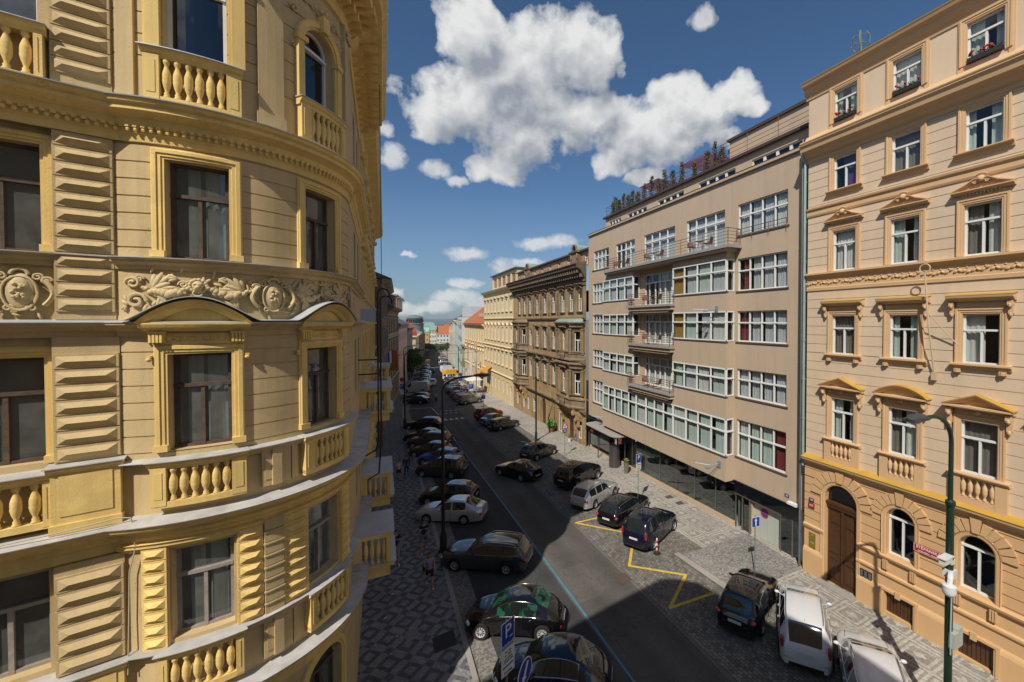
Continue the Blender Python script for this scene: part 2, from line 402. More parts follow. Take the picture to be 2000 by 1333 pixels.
    def roombox(s, mb, a, b, o0, o1, c, d, mi):
        v = [s.fn(a, o0, c), s.fn(b, o0, c), s.fn(b, o0, d), s.fn(a, o0, d), s.fn(a, o1, c), s.fn(b, o1, c), s.fn(b, o1, d), s.fn(a, o1, d)]
        mb.add(v, [(4, 5, 6, 7), (0, 1, 5, 4), (1, 2, 6, 5), (2, 3, 7, 6), (3, 0, 4, 7)], mi)

RW = random.Random(77)
def window(F, par, a, b, c, d, depth, fm, gm, trans=.66, mull=(.5,), tmull=(), fw=.055, name='window', arch=0.0, curtain=None, cf=(0, 1), sub=True, proud=.0, bars=.5):
    """casement window in the hole (a,b,c,d): frame mesh > pane, curtain.  arch = rise of a semicircular head above d"""
    mb = MB(); o0, o1 = -depth - .04, -depth + .045 + proud
    F.box(mb, a, a + fw, o0, o1, c, d); F.box(mb, b - fw, b, o0, o1, c, d)
    F.box(mb, a, b, o0 - .003, o1 + .003, c, c + fw)
    top = d
    if arch:
        r = (b - a) / 2; N = 12; top = d + arch
        cur = [((a + b) / 2 - (r - fw / 2) * math.cos(PI * i / N), d + (arch - fw / 2) * math.sin(PI * i / N)) for i in range(N + 1)]
        F.sweep(mb, cur, [(-fw / 2, o0), (fw / 2, o0), (fw / 2, o1), (-fw / 2, o1)])
        et = d - .02
    else:
        F.box(mb, a, b, o0 - .003, o1 + .003, d - fw, d); et = c + (d - c) * trans
    if trans: F.box(mb, a + .01, b - .01, o0 - .005, o1 + .03, et - fw * .6, et + fw * .6)
    lo_top = et if trans else d
    for m_ in mull: x = a + (b - a) * m_; F.box(mb, x - fw * bars * 1.1, x + fw * bars * 1.1, o0 + .004, o1 + .012, c + .01, lo_top)
    for m_ in tmull: x = a + (b - a) * m_; F.box(mb, x - fw * bars, x + fw * bars, o0 + .004, o1 + .008, et, d - .01)
    w = mb.build(name, fm, par)
    p = MB(); o = -depth - .005
    n = F.n(a, b)
    if arch:
        cen = ((a + b) / 2, d); pts = [F.fn(a + .01, o, c + .01)] + [F.fn((a + b) / 2 - (r - .01) * math.cos(PI * i / 12), o, d + (arch - .01) * math.sin(PI * i / 12)) for i in range(13)] + [F.fn(b - .01, o, c + .01)]
        p.poly(pts)
    else:
        for i in range(n):
            x0 = a + (b - a) * i / n; x1 = a + (b - a) * (i + 1) / n
            p.add([F.fn(x0, o, c + .01), F.fn(x1, o, c + .01), F.fn(x1, o, d - .01), F.fn(x0, o, d - .01)], [(0, 1, 2, 3)])
    p.build('pane', gm, w)
    if curtain:
        for (m_, f0, f1) in curtain:
            if f1 - f0 > .9: k_ = RW.choice((0, 1, 2, 3)); f0, f1 = ((f0, f1), (f0, RW.uniform(.4, .8)), (RW.uniform(.2, .5), f1), (f0, f1))[k_]
            else: f0 = f0 + RW.uniform(0, .25) * (f1 - f0) * (RW.random() < .5); f1 = f1 - RW.uniform(0, .35) * (f1 - f0) * (RW.random() < .4)
            q = MB(); x0 = a + (b - a) * f0; x1 = a + (b - a) * f1; K = max(4, int((x1 - x0) / .045)); oc = -depth - .14
            vs = []
            for i in range(K + 1):
                x = x0 + (x1 - x0) * i / K; w_ = .028 * math.sin(i * 1.9 + a * 3) + .012 * math.sin(i * .7 + c)
                vs += [F.fn(x, oc + w_ * .5, top), F.fn(x, oc + w_, c + .02)]
            q.add(vs, [(2 * i, 2 * i + 2, 2 * i + 3, 2 * i + 1) for i in range(K)]); q.build('curtain', m_, w, smooth=180)
    return w
# ---------------------------------------------------------------- ground materials
def ground_mat(name, kind, A=(.30, .28, .25), B=(.12, .12, .12)):
    m = bpy.data.materials.new(name); m.use_nodes = True; g = NT(m.node_tree); b = g.n['Principled BSDF']
    b.inputs['Roughness'].default_value = .9; b.inputs['Specular IOR Level'].default_value = .25
    geo = g.new('ShaderNodeNewGeometry'); sp = g.new('ShaderNodeSeparateXYZ'); g.link(geo.outputs['Position'], sp.inputs[0])
    nw = g.new('ShaderNodeTexNoise'); nw.inputs['Scale'].default_value = 1.1; nw.inputs['Detail'].default_value = 3; g.link(geo.outputs['Position'], nw.inputs['Vector']); sw = g.new('ShaderNodeSeparateColor'); g.link(nw.outputs['Color'], sw.inputs[0])
    x = g.math('ADD', sp.outputs[0], g.math('MULTIPLY', g.math('SUBTRACT', sw.outputs[0], .5), .09)); y = g.math('ADD', sp.outputs[1], g.math('MULTIPLY', g.math('SUBTRACT', sw.outputs[1], .5), .09))
    def cell(v, per, off):
        f = g.math('FRACT', g.math('DIVIDE', g.math('SUBTRACT', v, off), per)); return g.math('ABSOLUTE', g.math('SUBTRACT', f, .5))
    nb = g.noise(geo.outputs['Position'], .35, 6, .65); nf = g.noise(geo.outputs['Position'], 9, 4, .7)
    vo = g.new('ShaderNodeTexVoronoi'); vo.inputs['Scale'].default_value = 13; g.link(geo.outputs['Position'], vo.inputs['Vector'])
    sv = g.new('ShaderNodeSeparateColor'); g.link(vo.outputs['Color'], sv.inputs[0])
    Ac, Bc = (*A, 1), (*B, 1)
    if kind == 'diamond':      # left pavement: squares on the diagonal with barred joints
        p = g.math('MULTIPLY', g.math('ADD', x, y), .70711); q = g.math('MULTIPLY', g.math('SUBTRACT', y, x), .70711)
        px = (.86 + 21.41) * .70711; qx = (21.41 - .86) * .70711
        u = cell(p, .972, px + .486); v = cell(q, .972, qx + .486); mx = g.math('MAXIMUM', u, v); mn = g.math('MINIMUM', u, v)
        inner = g.math('LESS_THAN', mx, .17); ring = g.math('LESS_THAN', mx, .345); cross = g.math('GREATER_THAN', mn, .345)
        light = g.math('MAXIMUM', inner, g.math('SUBTRACT', g.math('SUBTRACT', 1.0, ring), cross), clamp=True)
        light = g.math('MAXIMUM', light, 0.0)
    elif kind == 'squares':    # right pavement: concentric squares along the street
        u = cell(x, 1.18, 17.52); v = cell(y, 1.235, 19.53); mx = g.math('MAXIMUM', u, v); mn = g.math('MINIMUM', u, v)
        # squares turned so that their corners meet on the street axis
        sm = g.math('ADD', u, v)
        core = g.math('LESS_THAN', mx, .10); arms = g.math('MULTIPLY', g.math('LESS_THAN', mx, .17), g.math('LESS_THAN', mn, .05))
        r1 = g.math('MULTIPLY', g.math('GREATER_THAN', mx, .30), g.math('LESS_THAN', mx, .385))
        r2 = g.math('GREATER_THAN', mx, .455)
        light = g.math('MAXIMUM', g.math('MAXIMUM', core, arms), g.math('MAXIMUM', r1, r2))
    elif kind == 'cobble':
        br = g.new('ShaderNodeTexBrick'); br.inputs['Scale'].default_value = 1.0; br.inputs['Mortar Size'].default_value = .012; br.inputs['Brick Width'].default_value = .19; br.inputs['Row Height'].default_value = .15
        mp = g.new('ShaderNodeMapping'); g.link(geo.outputs['Position'], mp.inputs[0]); mp.inputs['Rotation'].default_value = (0, 0, R(88))
        g.link(mp.outputs[0], br.inputs['Vector']); br.inputs['Color1'].default_value = (*[c * 1.25 for c in A], 1); br.inputs['Color2'].default_value = (*[c * .62 for c in A], 1); br.inputs['Mortar'].default_value = Bc
    elif kind == 'plain': pass
    if kind in ('diamond', 'squares'):
        thr = g.math('ADD', light, g.math('MULTIPLY', g.math('SUBTRACT', sv.outputs[0], .5), .25)); base = g.mix(g.ramp(thr, .25, .75), Bc, Ac); rp_ = g.noise(geo.outputs['Position'], .28, 2, .5); base = g.mix(g.ramp(rp_, .62, .66, 0, .75), base, g.mix(.5, Ac, Bc))
        base = g.mix(1.0, base, g_rgb(g, g.ramp(sv.outputs[1], 0, 1, .78, 1.2)), 'MULTIPLY')
    elif kind == 'cobble': base = g.mix(1.0, br.outputs['Color'], g_rgb(g, g.ramp(nf, .3, .7, .75, 1.2)), 'MULTIPLY')
    elif kind == 'setts': base = g.mix(1.0, Ac, g_rgb(g, g.ramp(sv.outputs[0], 0, 1, .55, 1.25)), 'MULTIPLY')
    else: base = g.mix(1.0, Ac, g_rgb(g, g.ramp(nf, .3, .7, .9, 1.1)), 'MULTIPLY')
    base = g.mix(1.0, base, g_rgb(g, g.ramp(nb, .3, .7, .8, 1.15)), 'MULTIPLY')
    if kind == 'asphalt':      # cracks, repairs, worn wheel tracks
        vc = g.new('ShaderNodeTexVoronoi'); vc.feature = 'DISTANCE_TO_EDGE'; vc.inputs['Scale'].default_value = .42
        wv = g.new('ShaderNodeVectorMath', operation='ADD'); ns_ = g.new('ShaderNodeTexNoise'); ns_.inputs['Scale'].default_value = 1.3; ns_.inputs['Detail'].default_value = 5; g.link(geo.outputs['Position'], ns_.inputs['Vector'])
        g.link(geo.outputs['Position'], wv.inputs[0]); g.link(ns_.outputs['Color'], wv.inputs[1]); g.link(wv.outputs[0], vc.inputs['Vector'])
        base = g.mix(1.0, base, g_rgb(g, g.ramp(vc.outputs['Distance'], .0, .012, .72, 1.0)), 'MULTIPLY')
        v2 = g.new('ShaderNodeTexVoronoi'); v2.inputs['Scale'].default_value = .16; v2.distance = 'CHEBYCHEV'; g.link(geo.outputs['Position'], v2.inputs['Vector']); s2_ = g.new('ShaderNodeSeparateColor'); g.link(v2.outputs['Color'], s2_.inputs[0])
        base = g.mix(1.0, base, g_rgb(g, g.ramp(s2_.outputs[0], 0, 1, .86, 1.1)), 'MULTIPLY')
        n2 = g.noise(geo.outputs['Position'], 60, 3, .7)
        tr = g.math('ABSOLUTE', g.math('SUBTRACT', g.math('FRACT', g.math('DIVIDE', g.math('SUBTRACT', x, 8.2), 1.55)), .5))
        base = g.mix(1.0, base, g_rgb(g, g.ramp(tr, 0, .5, .86, 1.06)), 'MULTIPLY')
        base = g.mix(1.0, base, g_rgb(g, g.ramp(n2, .35, .65, .85, 1.15)), 'MULTIPLY')
    g.link(base, b.inputs['Base Color'])
    bp = g.new('ShaderNodeBump'); bp.inputs['Strength'].default_value = .5; bp.inputs['Distance'].default_value = .01
    if kind == 'cobble': g.link(g.math('SUBTRACT', 1.0, br.outputs['Fac']), bp.inputs['Height'])
    else: g.link(vo.outputs['Distance'] if kind in ('diamond', 'squares', 'setts') else nf, bp.inputs['Height'])
    g.link(bp.outputs[0], b.inputs['Normal'])
    return m
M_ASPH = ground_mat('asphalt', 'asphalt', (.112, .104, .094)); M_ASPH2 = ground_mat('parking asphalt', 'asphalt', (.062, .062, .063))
M_DIA = ground_mat('diamond mosaic', 'diamond', (.23, .225, .225), (.112, .112, .122)); M_SQ = ground_mat('square mosaic', 'squares', (.40, .375, .33), (.265, .245, .215))
M_COB = ground_mat('granite cobbles', 'cobble', (.205, .19, .165), (.09, .085, .075)); M_SET = ground_mat('grey setts', 'setts', (.22, .205, .185)); M_KERB = ground_mat('granite kerb', 'plain', (.33, .30, .27))
M_EARTH = ground_mat('far ground', 'plain', (.16, .16, .14))
YS = [-14, -6, 0, 6, 12, 16, 20, 26, 32, 40, 50, 60, 70, 80, 90, 100, 120, 140, 165, 190, 220, 250, 280, 320, 400]
def strip(name, xa, xb, mt, dz=0.0, y0=-14, y1=400, thick=0.0, lab=None, ka=.095, kb=.095, ys=None, kind='structure', div=1):
    """a strip of ground between offsets xa and xb, following the bend of the street"""
    mb = MB(); yy = sorted(set([y for y in YS if y0 < y < y1] + [y0, y1])); P = []
    for y in yy:
        P.append(((xa + bend(y, k=ka), y, gz(y) + dz), (xb + bend(y, k=kb), y, gz(y) + dz)))
    for (a, b), (c, d) in zip(P, P[1:]):
        mb.add([a, b, d, c], [(0, 1, 2, 3)])
        if thick:
            for p, q in ((a, c), (d, b)): mb.add([p, q, (q[0], q[1], q[2] - thick), (p[0], p[1], p[2] - thick)], [(0, 1, 2, 3)])
    if thick:
        for p, q in (P[0], P[-1]): mb.add([p, q, (q[0], q[1], q[2] - thick), (p[0], p[1], p[2] - thick)], [(0, 1, 2, 3)])
    o = mb.build(name, mt); tag(o, kind=kind); return o
# one sheet to the horizon
gm = MB(); xs = [-4000, -300, -60, 0, 30, 90, 300, 4000]; ys_ = [-400, -60, 0, 100, 200, 400, 1000, 6000]
def gz2(y): return (gz(y) if y > -60 else gz(-60)) - .05
for i in range(len(xs) - 1):
    for j in range(len(ys_) - 1):
        gm.add([(xs[i], ys_[j], gz2(ys_[j])), (xs[i + 1], ys_[j], gz2(ys_[j])), (xs[i + 1], ys_[j + 1], gz2(ys_[j + 1])), (xs[i], ys_[j + 1], gz2(ys_[j + 1]))], [(0, 1, 2, 3)])
tag(gm.build('ground', M_EARTH), kind='structure')
strip('road', 2.9, 12.4, M_ASPH, 0.0)
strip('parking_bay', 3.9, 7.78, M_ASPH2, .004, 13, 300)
strip('gutter', 3.0, 3.9, M_SET, .006)
strip('pavement', -6, 2.82, M_DIA, .10, thick=.15)
strip('kerb', 2.82, 3.02, M_KERB, .103, thick=.16)
strip('parking_bay', 11.15, 16.25, M_COB, .006, y1=70)
strip('gutter', 10.98, 11.12, ground_mat('dark kerb line', 'plain', (.15, .14, .13)), .007, y1=300)
strip('parking_bay', 11.15, 15.6, M_COB, .004, y0=70, y1=300)
strip('pavement', 16.25, 26, M_SQ, .06, thick=.1, y0=-14, y1=56)
strip('pavement', 16.0, 26, ground_mat('far right paving', 'setts', (.37, .35, .32)), .065, thick=.1, y0=56, y1=400)
# cobbled ramp to the garage and the pale kerb slab beside it
rp = MB(); rp.add([(14.6, 17.3, gz(17.3) + .066), (14.9, 13.3, gz(13.3) + .066), (19.35, 13.5, gz(13.5) + .066), (19.8, 17.3, gz(17.3) + .066)], [(3, 2, 1, 0)])
tag(rp.build('driveway', ground_mat('driveway setts', 'setts', (.25, .24, .225))), kind='structure')
kb = MB(); kb.add([(14.4, 17.6, gz(17.6) + .070), (14.75, 17.6, gz(17.6) + .070), (15.0, 13.4, gz(13.4) + .070), (14.6, 13.4, gz(13.4) + .070)], [(0, 1, 2, 3)]); tag(kb.build('kerb', M_KERB), kind='structure')
# painted lines
def line_mb(mb, pts, w, dz):
    for (a, b) in zip(pts, pts[1:]):
        a = Vector(a); b = Vector(b); d = (b - a).normalized(); n = Vector((-d.y, d.x)) * w / 2; a = a - d * w * .4; b = b + d * w * .4
        mb.add([(a.x - n.x, a.y - n.y, gz(a.y) + dz), (b.x - n.x, b.y - n.y, gz(b.y) + dz), (b.x + n.x, b.y + n.y, gz(b.y) + dz), (a.x + n.x, a.y + n.y, gz(a.y) + dz)], [(0, 1, 2, 3)])
        dz += .0006
M_BLUE = mat('blue road paint', (.075, .20, .27), .7, .25, 3.0); M_YEL = mat('yellow road paint', (.62, .42, .06), .7, .25, 4.0); M_WHP = mat('white road paint', (.55, .55, .53), .7, .3, 3.0)
b = MB(); line_mb(b, [(7.93, 10.5), (7.9, 24), (7.7, 40), (7.6, 48)], .11, .012); tag(b.build('road_marking', M_BLUE), kind='structure')
b = MB(); line_mb(b, [(12.79, 23.5), (11.24, 23.51), (13.26, 21.07), (12.95, 19.51), (11.66, 17.85), (13.74, 15.85), (11.5, 14.27), (13.9, 14.14)], .15, .014); tag(b.build('road_marking', M_YEL), kind='structure')
b = MB()
for i in range(4): b.box(8.3 + i * .72, 8.7 + i * .72, 67.2, 67.5, gz(67) + .0, gz(67) + .012); b.box(8.0 + i * .72, 8.4 + i * .72, 65.0, 65.3, gz(65) + .0, gz(65) + .012)
for i in range(4):
    x = 7.9 + i * .78; b.add([(x, 60.0, gz(60) + .012), (x + .6, 60.0, gz(60) + .012), (x + .3, 61.6, gz(61.6) + .012)], [(0, 1, 2)])
line_mb(b, [(7.73, 65.0), (7.47, 71.5), (3.4, 72.3)], .14, .012); line_mb(b, [(7.6, 48), (7.5, 57)], .09, .013); line_mb(b, [(4.0, 12.2), (7.7, 10.6)], .1, .012)
line_mb(b, [(14.2, 44.2), (15.4, 40.8)], .28, .013)
tag(b.build('road_marking', M_WHP), kind='structure')
b = MB(); b.add([(10.54, 17.52, gz(17.5) + .009), (11.12, 17.45, gz(17.45) + .009), (11.13, 16.75, gz(16.7) + .009), (10.54, 16.73, gz(16.7) + .009)], [(3, 2, 1, 0)])
tag(b.build('manhole_cover', mat('rusty iron', (.10, .07, .055), .8, .2, 6)), 'square rusty manhole cover set in the sunlit asphalt', 'manhole cover')
# hills at the horizon
b = MB(); N = 40
for k, (dist, hh, x0, x1) in enumerate(((2600, 12, -1500, 1900), (3300, 34, -300, 2600))):
    row = []
    for i in range(N + 1):
        x = x0 + (x1 - x0) * i / N; t = i / N; h = 12 + (hh - 12) * (math.sin(t * PI) ** .6) + 4 * math.sin(i * 1.7) * math.sin(t * PI)
        row.append((x, h))
    for (xa, ha), (xb, hb) in zip(row, row[1:]):
        b.add([(xa, dist, -12), (xb, dist, -12), (xb, dist + 250, hb), (xa, dist + 250, ha), (xb, dist + 700, -12), (xa, dist + 700, -12)], [(0, 1, 2, 3), (3, 2, 4, 5)])
tag(b.build('hills', mat('far woods', (.09, .12, .12), 1, .3, .01)), kind='structure')

# ---------------------------------------------------------------- common materials
M_YWALL = mat('tan plaster', (.57, .43, .225), .88, .10, .8, .45, 45, streak=.24, crack=.35); M_YTRIM = mat('yellow plaster', (.78, .56, .205), .85, .09, .9, .4, 45, streak=.24, crack=.3)
M_YORN = mat('pale relief plaster', (.62, .49, .275), .85, .10, 1.4, .4, 50, streak=.15); M_ZINC = mat('zinc flashing', (.50, .52, .54), .45, .15, 1.5, metal=.25); M_ZINCD = mat('dirty ledge sheet', (.46, .45, .43), .6, .25, 2.5, .3, 30, stain=.35, staincol=(.22, .20, .17))
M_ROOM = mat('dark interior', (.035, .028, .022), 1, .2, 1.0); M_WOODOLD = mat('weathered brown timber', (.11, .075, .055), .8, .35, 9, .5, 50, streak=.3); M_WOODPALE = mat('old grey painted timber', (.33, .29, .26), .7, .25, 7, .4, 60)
M_WHITE = mat('white window paint', (.72, .73, .72), .5, .05, 2)
G_OLD = glassmat('dusty old glass', (.75, .85, .85), 1.1, .8, .03, dust=.22); G_WIN = glassmat('window glass', (.95, 1, .98), .9, .86, .015); G_DARK = glassmat('dark glass', (.5, .55, .6), 1.2, .45, .02)
M_DUSTC = mat('dusty blind', (.46, .49, .47), .95, .15, 2)

# ================================================================ the yellow corner building (round bay on the left)
EY = 13.0
TB = empty('corner_building', (-3.65, 13.75, gz(13.75)), 'ornate yellow corner building with a round bay, balustrades and relief frieze filling the left side', 'building')
RT = 2.8; CX, CY = -3.65, 13.75
def f_bay(s, o, e):
    a = s / RT; r = RT + o; return (CX + r * math.sin(a), CY - r * math.cos(a), EY + e)
ha = R(78.0); Tx, Ty = math.sin(ha), math.cos(ha); Nx, Ny = math.cos(ha), -math.sin(ha)
def f_flat(s, o, e):
    n = -11.98 + o; return (s * Tx + n * Nx, s * Ty + n * Ny, EY + e)
XM = -.85
def f_main(s, o, e): return (XM + o, s, EY + e)
FB = Fac(f_bay, .16); FL = Fac(f_flat); FM = Fac(f_main)
A = lambda deg: R(deg) * RT
S0, S1 = A(-21.5), A(99); PITCH = 3.86
W1, W2 = A(6.4), A(56.2); HW = A(10.0)
GY = -13.3  # ground
# --- holes per level
levels = {'A': (1.27, 3.22), 'B': (-2.60, -.66), 'C': (-6.45, -4.62)}
hb = []; 
for k, (c, d) in levels.items():
    for w in (W1, W2): hb.append((w - HW, w + HW, c, d))
hb += [(W1 - HW, W1 + HW, 5.3, 7.5), (W2 - HW, W2 + HW, 5.3, 6.78, 'arch', .92)]
hb += [(W2 - HW * 1.15, W2 + HW * 1.15, -11.0, -8.95, 'arch', .9), (W1 - HW, W1 + HW, -11.0, -8.95, 'arch', .9)]
gr = [1.12 + .335 * i for i in range(0, 8)] + [-2.62 + .335 * i for i in range(0, 8)] + [5.2 + .42 * i for i in range(9)] + [-13 + .4 * i for i in range(12)]
mb = MB(); FB.wall(mb, S0, S1, GY, 9.0, hb, depth=.26, grooves=gr, gd=.02)
# flat part towards the side street, with two window bays
fh = []
for (a, b_) in ((-4.12, -3.12), (-7.3, -6.3)):
    for k, (c, d) in levels.items(): fh.append((a, b_, c, d))
    fh.append((a, b_, 5.3, 7.5)); fh.append((a, b_, -11, -8.6))
FL.wall(mb, -12.0, -1.7, GY, 9.0, fh, depth=.26)
fm_ = []
for y in (17.2, 19.4):
    for k, (c, d) in levels.items(): fm_.append((y - .5, y + .5, c, d))
    fm_.append((y - .5, y + .5, 5.3, 7.5))
FM.wall(mb, 13.7, 21.0, GY, 9.0, fm_, depth=.3)
# closing sides and flat top behind the cornice
mb.add([f_main(21, 0, GY), f_main(21, 0, 9), (-14, 21, EY + 9), (-14, 21, EY + GY)], [(0, 1, 2, 3)])
q = f_flat(-12, 0, 0); mb.add([(q[0], q[1], EY + GY), (q[0], q[1], EY + 9), (-14, 21, EY + 9), (-14, 21, EY + GY)], [(0, 1, 2, 3)])
mb.build('wall', [M_YWALL, M_ROOM], TB)
rf = MB(); ring = [f_bay(A(t), -.1, 9.6) for t in range(-15, 91, 7)]
base = [f_flat(-12, 0, 9.6)] + [f_flat(-1.75, 0, 9.6)] + ring + [f_main(21, 0, 9.6), (-14, 21, EY + 9.6)]
apex = (-7, 17, EY + 11.2)
for i in range(len(base)): rf.add([base[i], base[(i + 1) % len(base)], apex], [(0, 1, 2)])
rf.build('roof', mat('dark roof sheet', (.12, .11, .11), .5, .1), TB)
# --- horizontal mouldings on both pieces
def band(name, prof, mt, bay=(S0 + .1, S1 - .05), flat=(-12, -1.83), main=None, fo=0.0, smooth=0):
    m_ = MB(); FB.mold(m_, prof, *bay)
    if flat: FL.mold(m_, [(o + fo, e) for o, e in prof], *flat)
    if main: FM.mold(m_, prof, *main)
    return m_.build(name, mt, TB, smooth=smooth)
band('cornice', [(-.02, 3.50), (.03, 3.50), (.05, 3.62), (.08, 3.66), (.08, 3.74), (.13, 3.78), (.16, 3.90), (.26, 3.96), (.34, 4.0), (.34, 4.08), (.40, 4.12), (.43, 4.20), (-.02, 4.22)], M_YTRIM, main=(14.2, 21), fo=.2)
band('flashing', [(-.02, 4.222), (.45, 4.195), (.455, 4.215), (-.02, 4.26)], M_ZINC, main=(14.2, 21), fo=.2)
dn = MB()
for i in range(int((A(92) - A(-14)) / .115)):
    s_ = A(-14) + i * .115; FB.box(dn, s_, s_ + .06, .08, .155, 3.74, 3.80); FB.blob(dn, s_ + .03, .12, 3.70, (.035, .03, .045), 6)
for i in range(85): FL.box(dn, -11.8 + i * .117, -11.74 + i * .117, .26, .355, 3.74, 3.80); 
for i in range(30): FL.blob(dn, -5.3 + i * .117, .32, 3.70, (.035, .03, .045), 6)
dn.build('dentil_course', M_YTRIM, TB)
# window sill ledge of level A + architrave
band('sill_ledge', [(-.02, 1.02), (.04, 1.02), (.06, 1.10), (.15, 1.15), (.15, 1.19), (.2, 1.235), (-.02, 1.24)], M_YWALL, main=(14.2, 21), fo=.03)
band('flashing', [(-.02, 1.242), (.225, 1.23), (.225, 1.245), (-.02, 1.265)], M_ZINC, main=(14.2, 21), fo=.03)
band('string_course', [(-.02, .03), (.03, .03), (.05, -.02), (-.02, -.05)], M_YTRIM)
# entablature above level B windows
band('entablature', [(-.02, -.30), (.035, -.30), (.05, -.20), (.12, -.14), (.16, -.10), (.27, -.07), (.27, -.03), (-.02, .0)], M_YWALL, main=(14.2, 21), fo=.12)
band('flashing', [(-.02, .002), (.29, -.032), (.292, -.015), (-.02, .03)], M_ZINC, main=(14.2, 21), fo=.12)
# ledge under level B balustrades, and the one under level C
for z, nm in ((-3.9, 'ledge'), (-7.75, 'ledge')):
    band(nm, [(-.02, z - .62), (.03, z - .60), (.05, z - .42), (.10, z - .38), (.10, z - .30), (.20, z - .22), (.30, z - .16), (.38, z - .12), (.42, z - .03), (-.02, z)], M_YTRIM, main=(14.2, 21), fo=.15)
    band('flashing', [(-.02, z + .035), (.44, z - .03), (.445, z - .012), (-.02, z + .06)], M_ZINCD, main=(14.2, 21), fo=.15)
# top: frieze and main roof cornice
band('roof_cornice', [(-.02, 8.2), (.05, 8.2), (.08, 8.5), (.22, 8.62), (.3, 8.85), (.62, 9.0), (.95, 9.1), (.98, 9.3), (1.1, 9.45), (1.12, 9.62), (-.02, 9.75)], M_YTRIM, main=(14.2, 21.2))
cb = MB()
for i in range(18):
    cb.mark(); s_ = A(-10 + i * 6); FB.box(cb, s_ - .07, s_ + .07, .2, .82, 8.72, 8.96); FB.box(cb, s_ - .07, s_ + .07, .1, .4, 8.5, 8.72)
for i in range(11): cb.mark(); FM.box(cb, 14.9 + i * .58, 15.06 + i * .58, .2, .82, 8.72, 8.96); FM.box(cb, 14.9 + i * .58, 15.06 + i * .58, .1, .4, 8.5, 8.72)
cb.build_pieces('bracket', M_YTRIM, TB)
# --- balusters (one mesh, many copies)
bprof = [(.055, 0), (.055, .03), (.04, .05), (.045, .08), (.028, .11), (.035, .14), (.06, .22), (.072, .30), (.066, .34), (.072, .36), (.066, .38), (.07, .40), (.06, .46), (.036, .54), (.03, .58), (.048, .61), (.055, .64), (.055, .68)]
_b = MB(); _b.lathe([(r, h - .34) for r, h in bprof], n=12); BAL = None
def baluster(F, s_, o, e0, h, par, mt=M_YTRIM, name='baluster', rs=1.0):
    global BAL
    if BAL is None or BAL.data.materials[0] != mt:
        me = bpy.data.meshes.new('baluster'); me.from_pydata(_b.v, [], _b.f); me.materials.append(mt); me.polygons.foreach_set('use_smooth', [True] * len(me.polygons)); BAL = bpy.data.objects.new('baluster', me)
    o_ = BAL.copy(); o_.name = name; COL.objects.link(o_); p = F.fn(s_, o, e0 + h / 2); of = OFF[par.name]
    o_.parent = par; o_.location = (p[0] - of[0], p[1] - of[1], p[2] - of[2]); o_.scale = (rs, rs, h / .68)
    return o_
def balustrade(F, s0, s1, e0, e1, n, par, ped=.16, out=.14, mt=M_YTRIM, sheet=M_ZINC, nb=6, rs=1.0):
    """pedestals, plinth and hand rail; the balusters are its sub-parts"""
    m_ = MB(); th = .24
    F.box(m_, s0 - ped, s1 + ped, 0.0, out + .02, e0 - .02, e0 + .10)
    F.mold(m_, [(0, e1 - .16), (out + .0, e1 - .16), (out + .02, e1 - .10), (out + .07, e1 - .06), (out + .09, e1), (0, e1)], s0 - ped - .03, s1 + ped + .03)
    for a, b_ in ((s0 - ped, s0), (s1, s1 + ped)): F.box(m_, a, b_, 0.0, out + .03, e0 + .02, e1 - .12); F.box(m_, a + .05, b_ - .05, out + .03, out + .04, e0 + .16, e1 - .22)
    w = m_.build('balustrade', mt, par)
    fl = MB(); F.mold(fl, [(0, e1 + .002), (out + .115, e1 + .002), (out + .115, e1 + .018), (0, e1 + .04)], s0 - ped - .05, s1 + ped + .05); fl.build('flashing', sheet, w)
    for i in range(nb):
        baluster(F, s0 + (s1 - s0) * (i + .5) / nb, out - .055, e0 + .10, e1 - .16 - e0 - .10, w, mt, rs=rs)
    return w
def niche(F, s0, s1, e0, e1, par, mt): pass
# --- windows
curt = lambda k: [(M_DUSTC, 1.0, 1.0)]
def surround(F, w, hw, c, d, o=.05, wd=.20, par=TB, foot=True, mt=M_YTRIM, top=True):
    """moulded frame round an opening"""
    m_ = MB(); p = [(w - hw, c), (w - hw, d), (w + hw, d), (w + hw, c)]
    F.sweep(m_, dense(p, F), [(0, -.02), (0, .03), (.04, .03), (.045, .055), (.1, .055), (.105, .08), (.17, .08), (.18, .05), (wd, .04), (wd, -.02)])
    if foot:
        for sgn in (-1, 1):
            x = w + sgn * (hw + wd / 2); F.box(m_, x - wd / 2 - .01, x + wd / 2 + .01, 0, .10, c - .0, c + .13)
    return m_.build('window_surround', mt, par)
def dense(p, F):
    if not F.seg: return p
    o = []
    for a, b_ in zip(p, p[1:]):
        n = F.n(a[0], b_[0]); o += [(a[0] + (b_[0] - a[0]) * i / n, a[1] + (b_[1] - a[1]) * i / n) for i in range(n)]
    return o + [p[-1]]
def oldwin(F, w, hw, c, d, fm, mull=(.5,), arch=0, dust=.5, trans=.66):
    cu = [(M_DUSTC, .18, .48), (M_DUSTC, .56, .97)] if dust else None
    return window(F, TB, w - hw, w + hw, c, d, .24, fm, G_OLD, trans, mull, fw=.06, arch=arch, curtain=cu)
flatw = (-3.62, -6.8)
for k, (c, d) in levels.items():
    fmw = M_WOODPALE if k == 'C' else M_WOODOLD
    for w in (W1, W2): oldwin(FB, w, HW, c, d, fmw, dust=1 if (w == W1 or k == 'C') else 0)
    for w in flatw: oldwin(FL, w, .5, c, d, fmw, dust=0)
    for y in (17.2, 19.4): oldwin(FM, y, .5, c, d, fmw, dust=0)
window(FB, TB, W1 - HW, W1 + HW, 5.3, 7.5, .24, M_WHITE, G_DARK, .70, (), fw=.06)
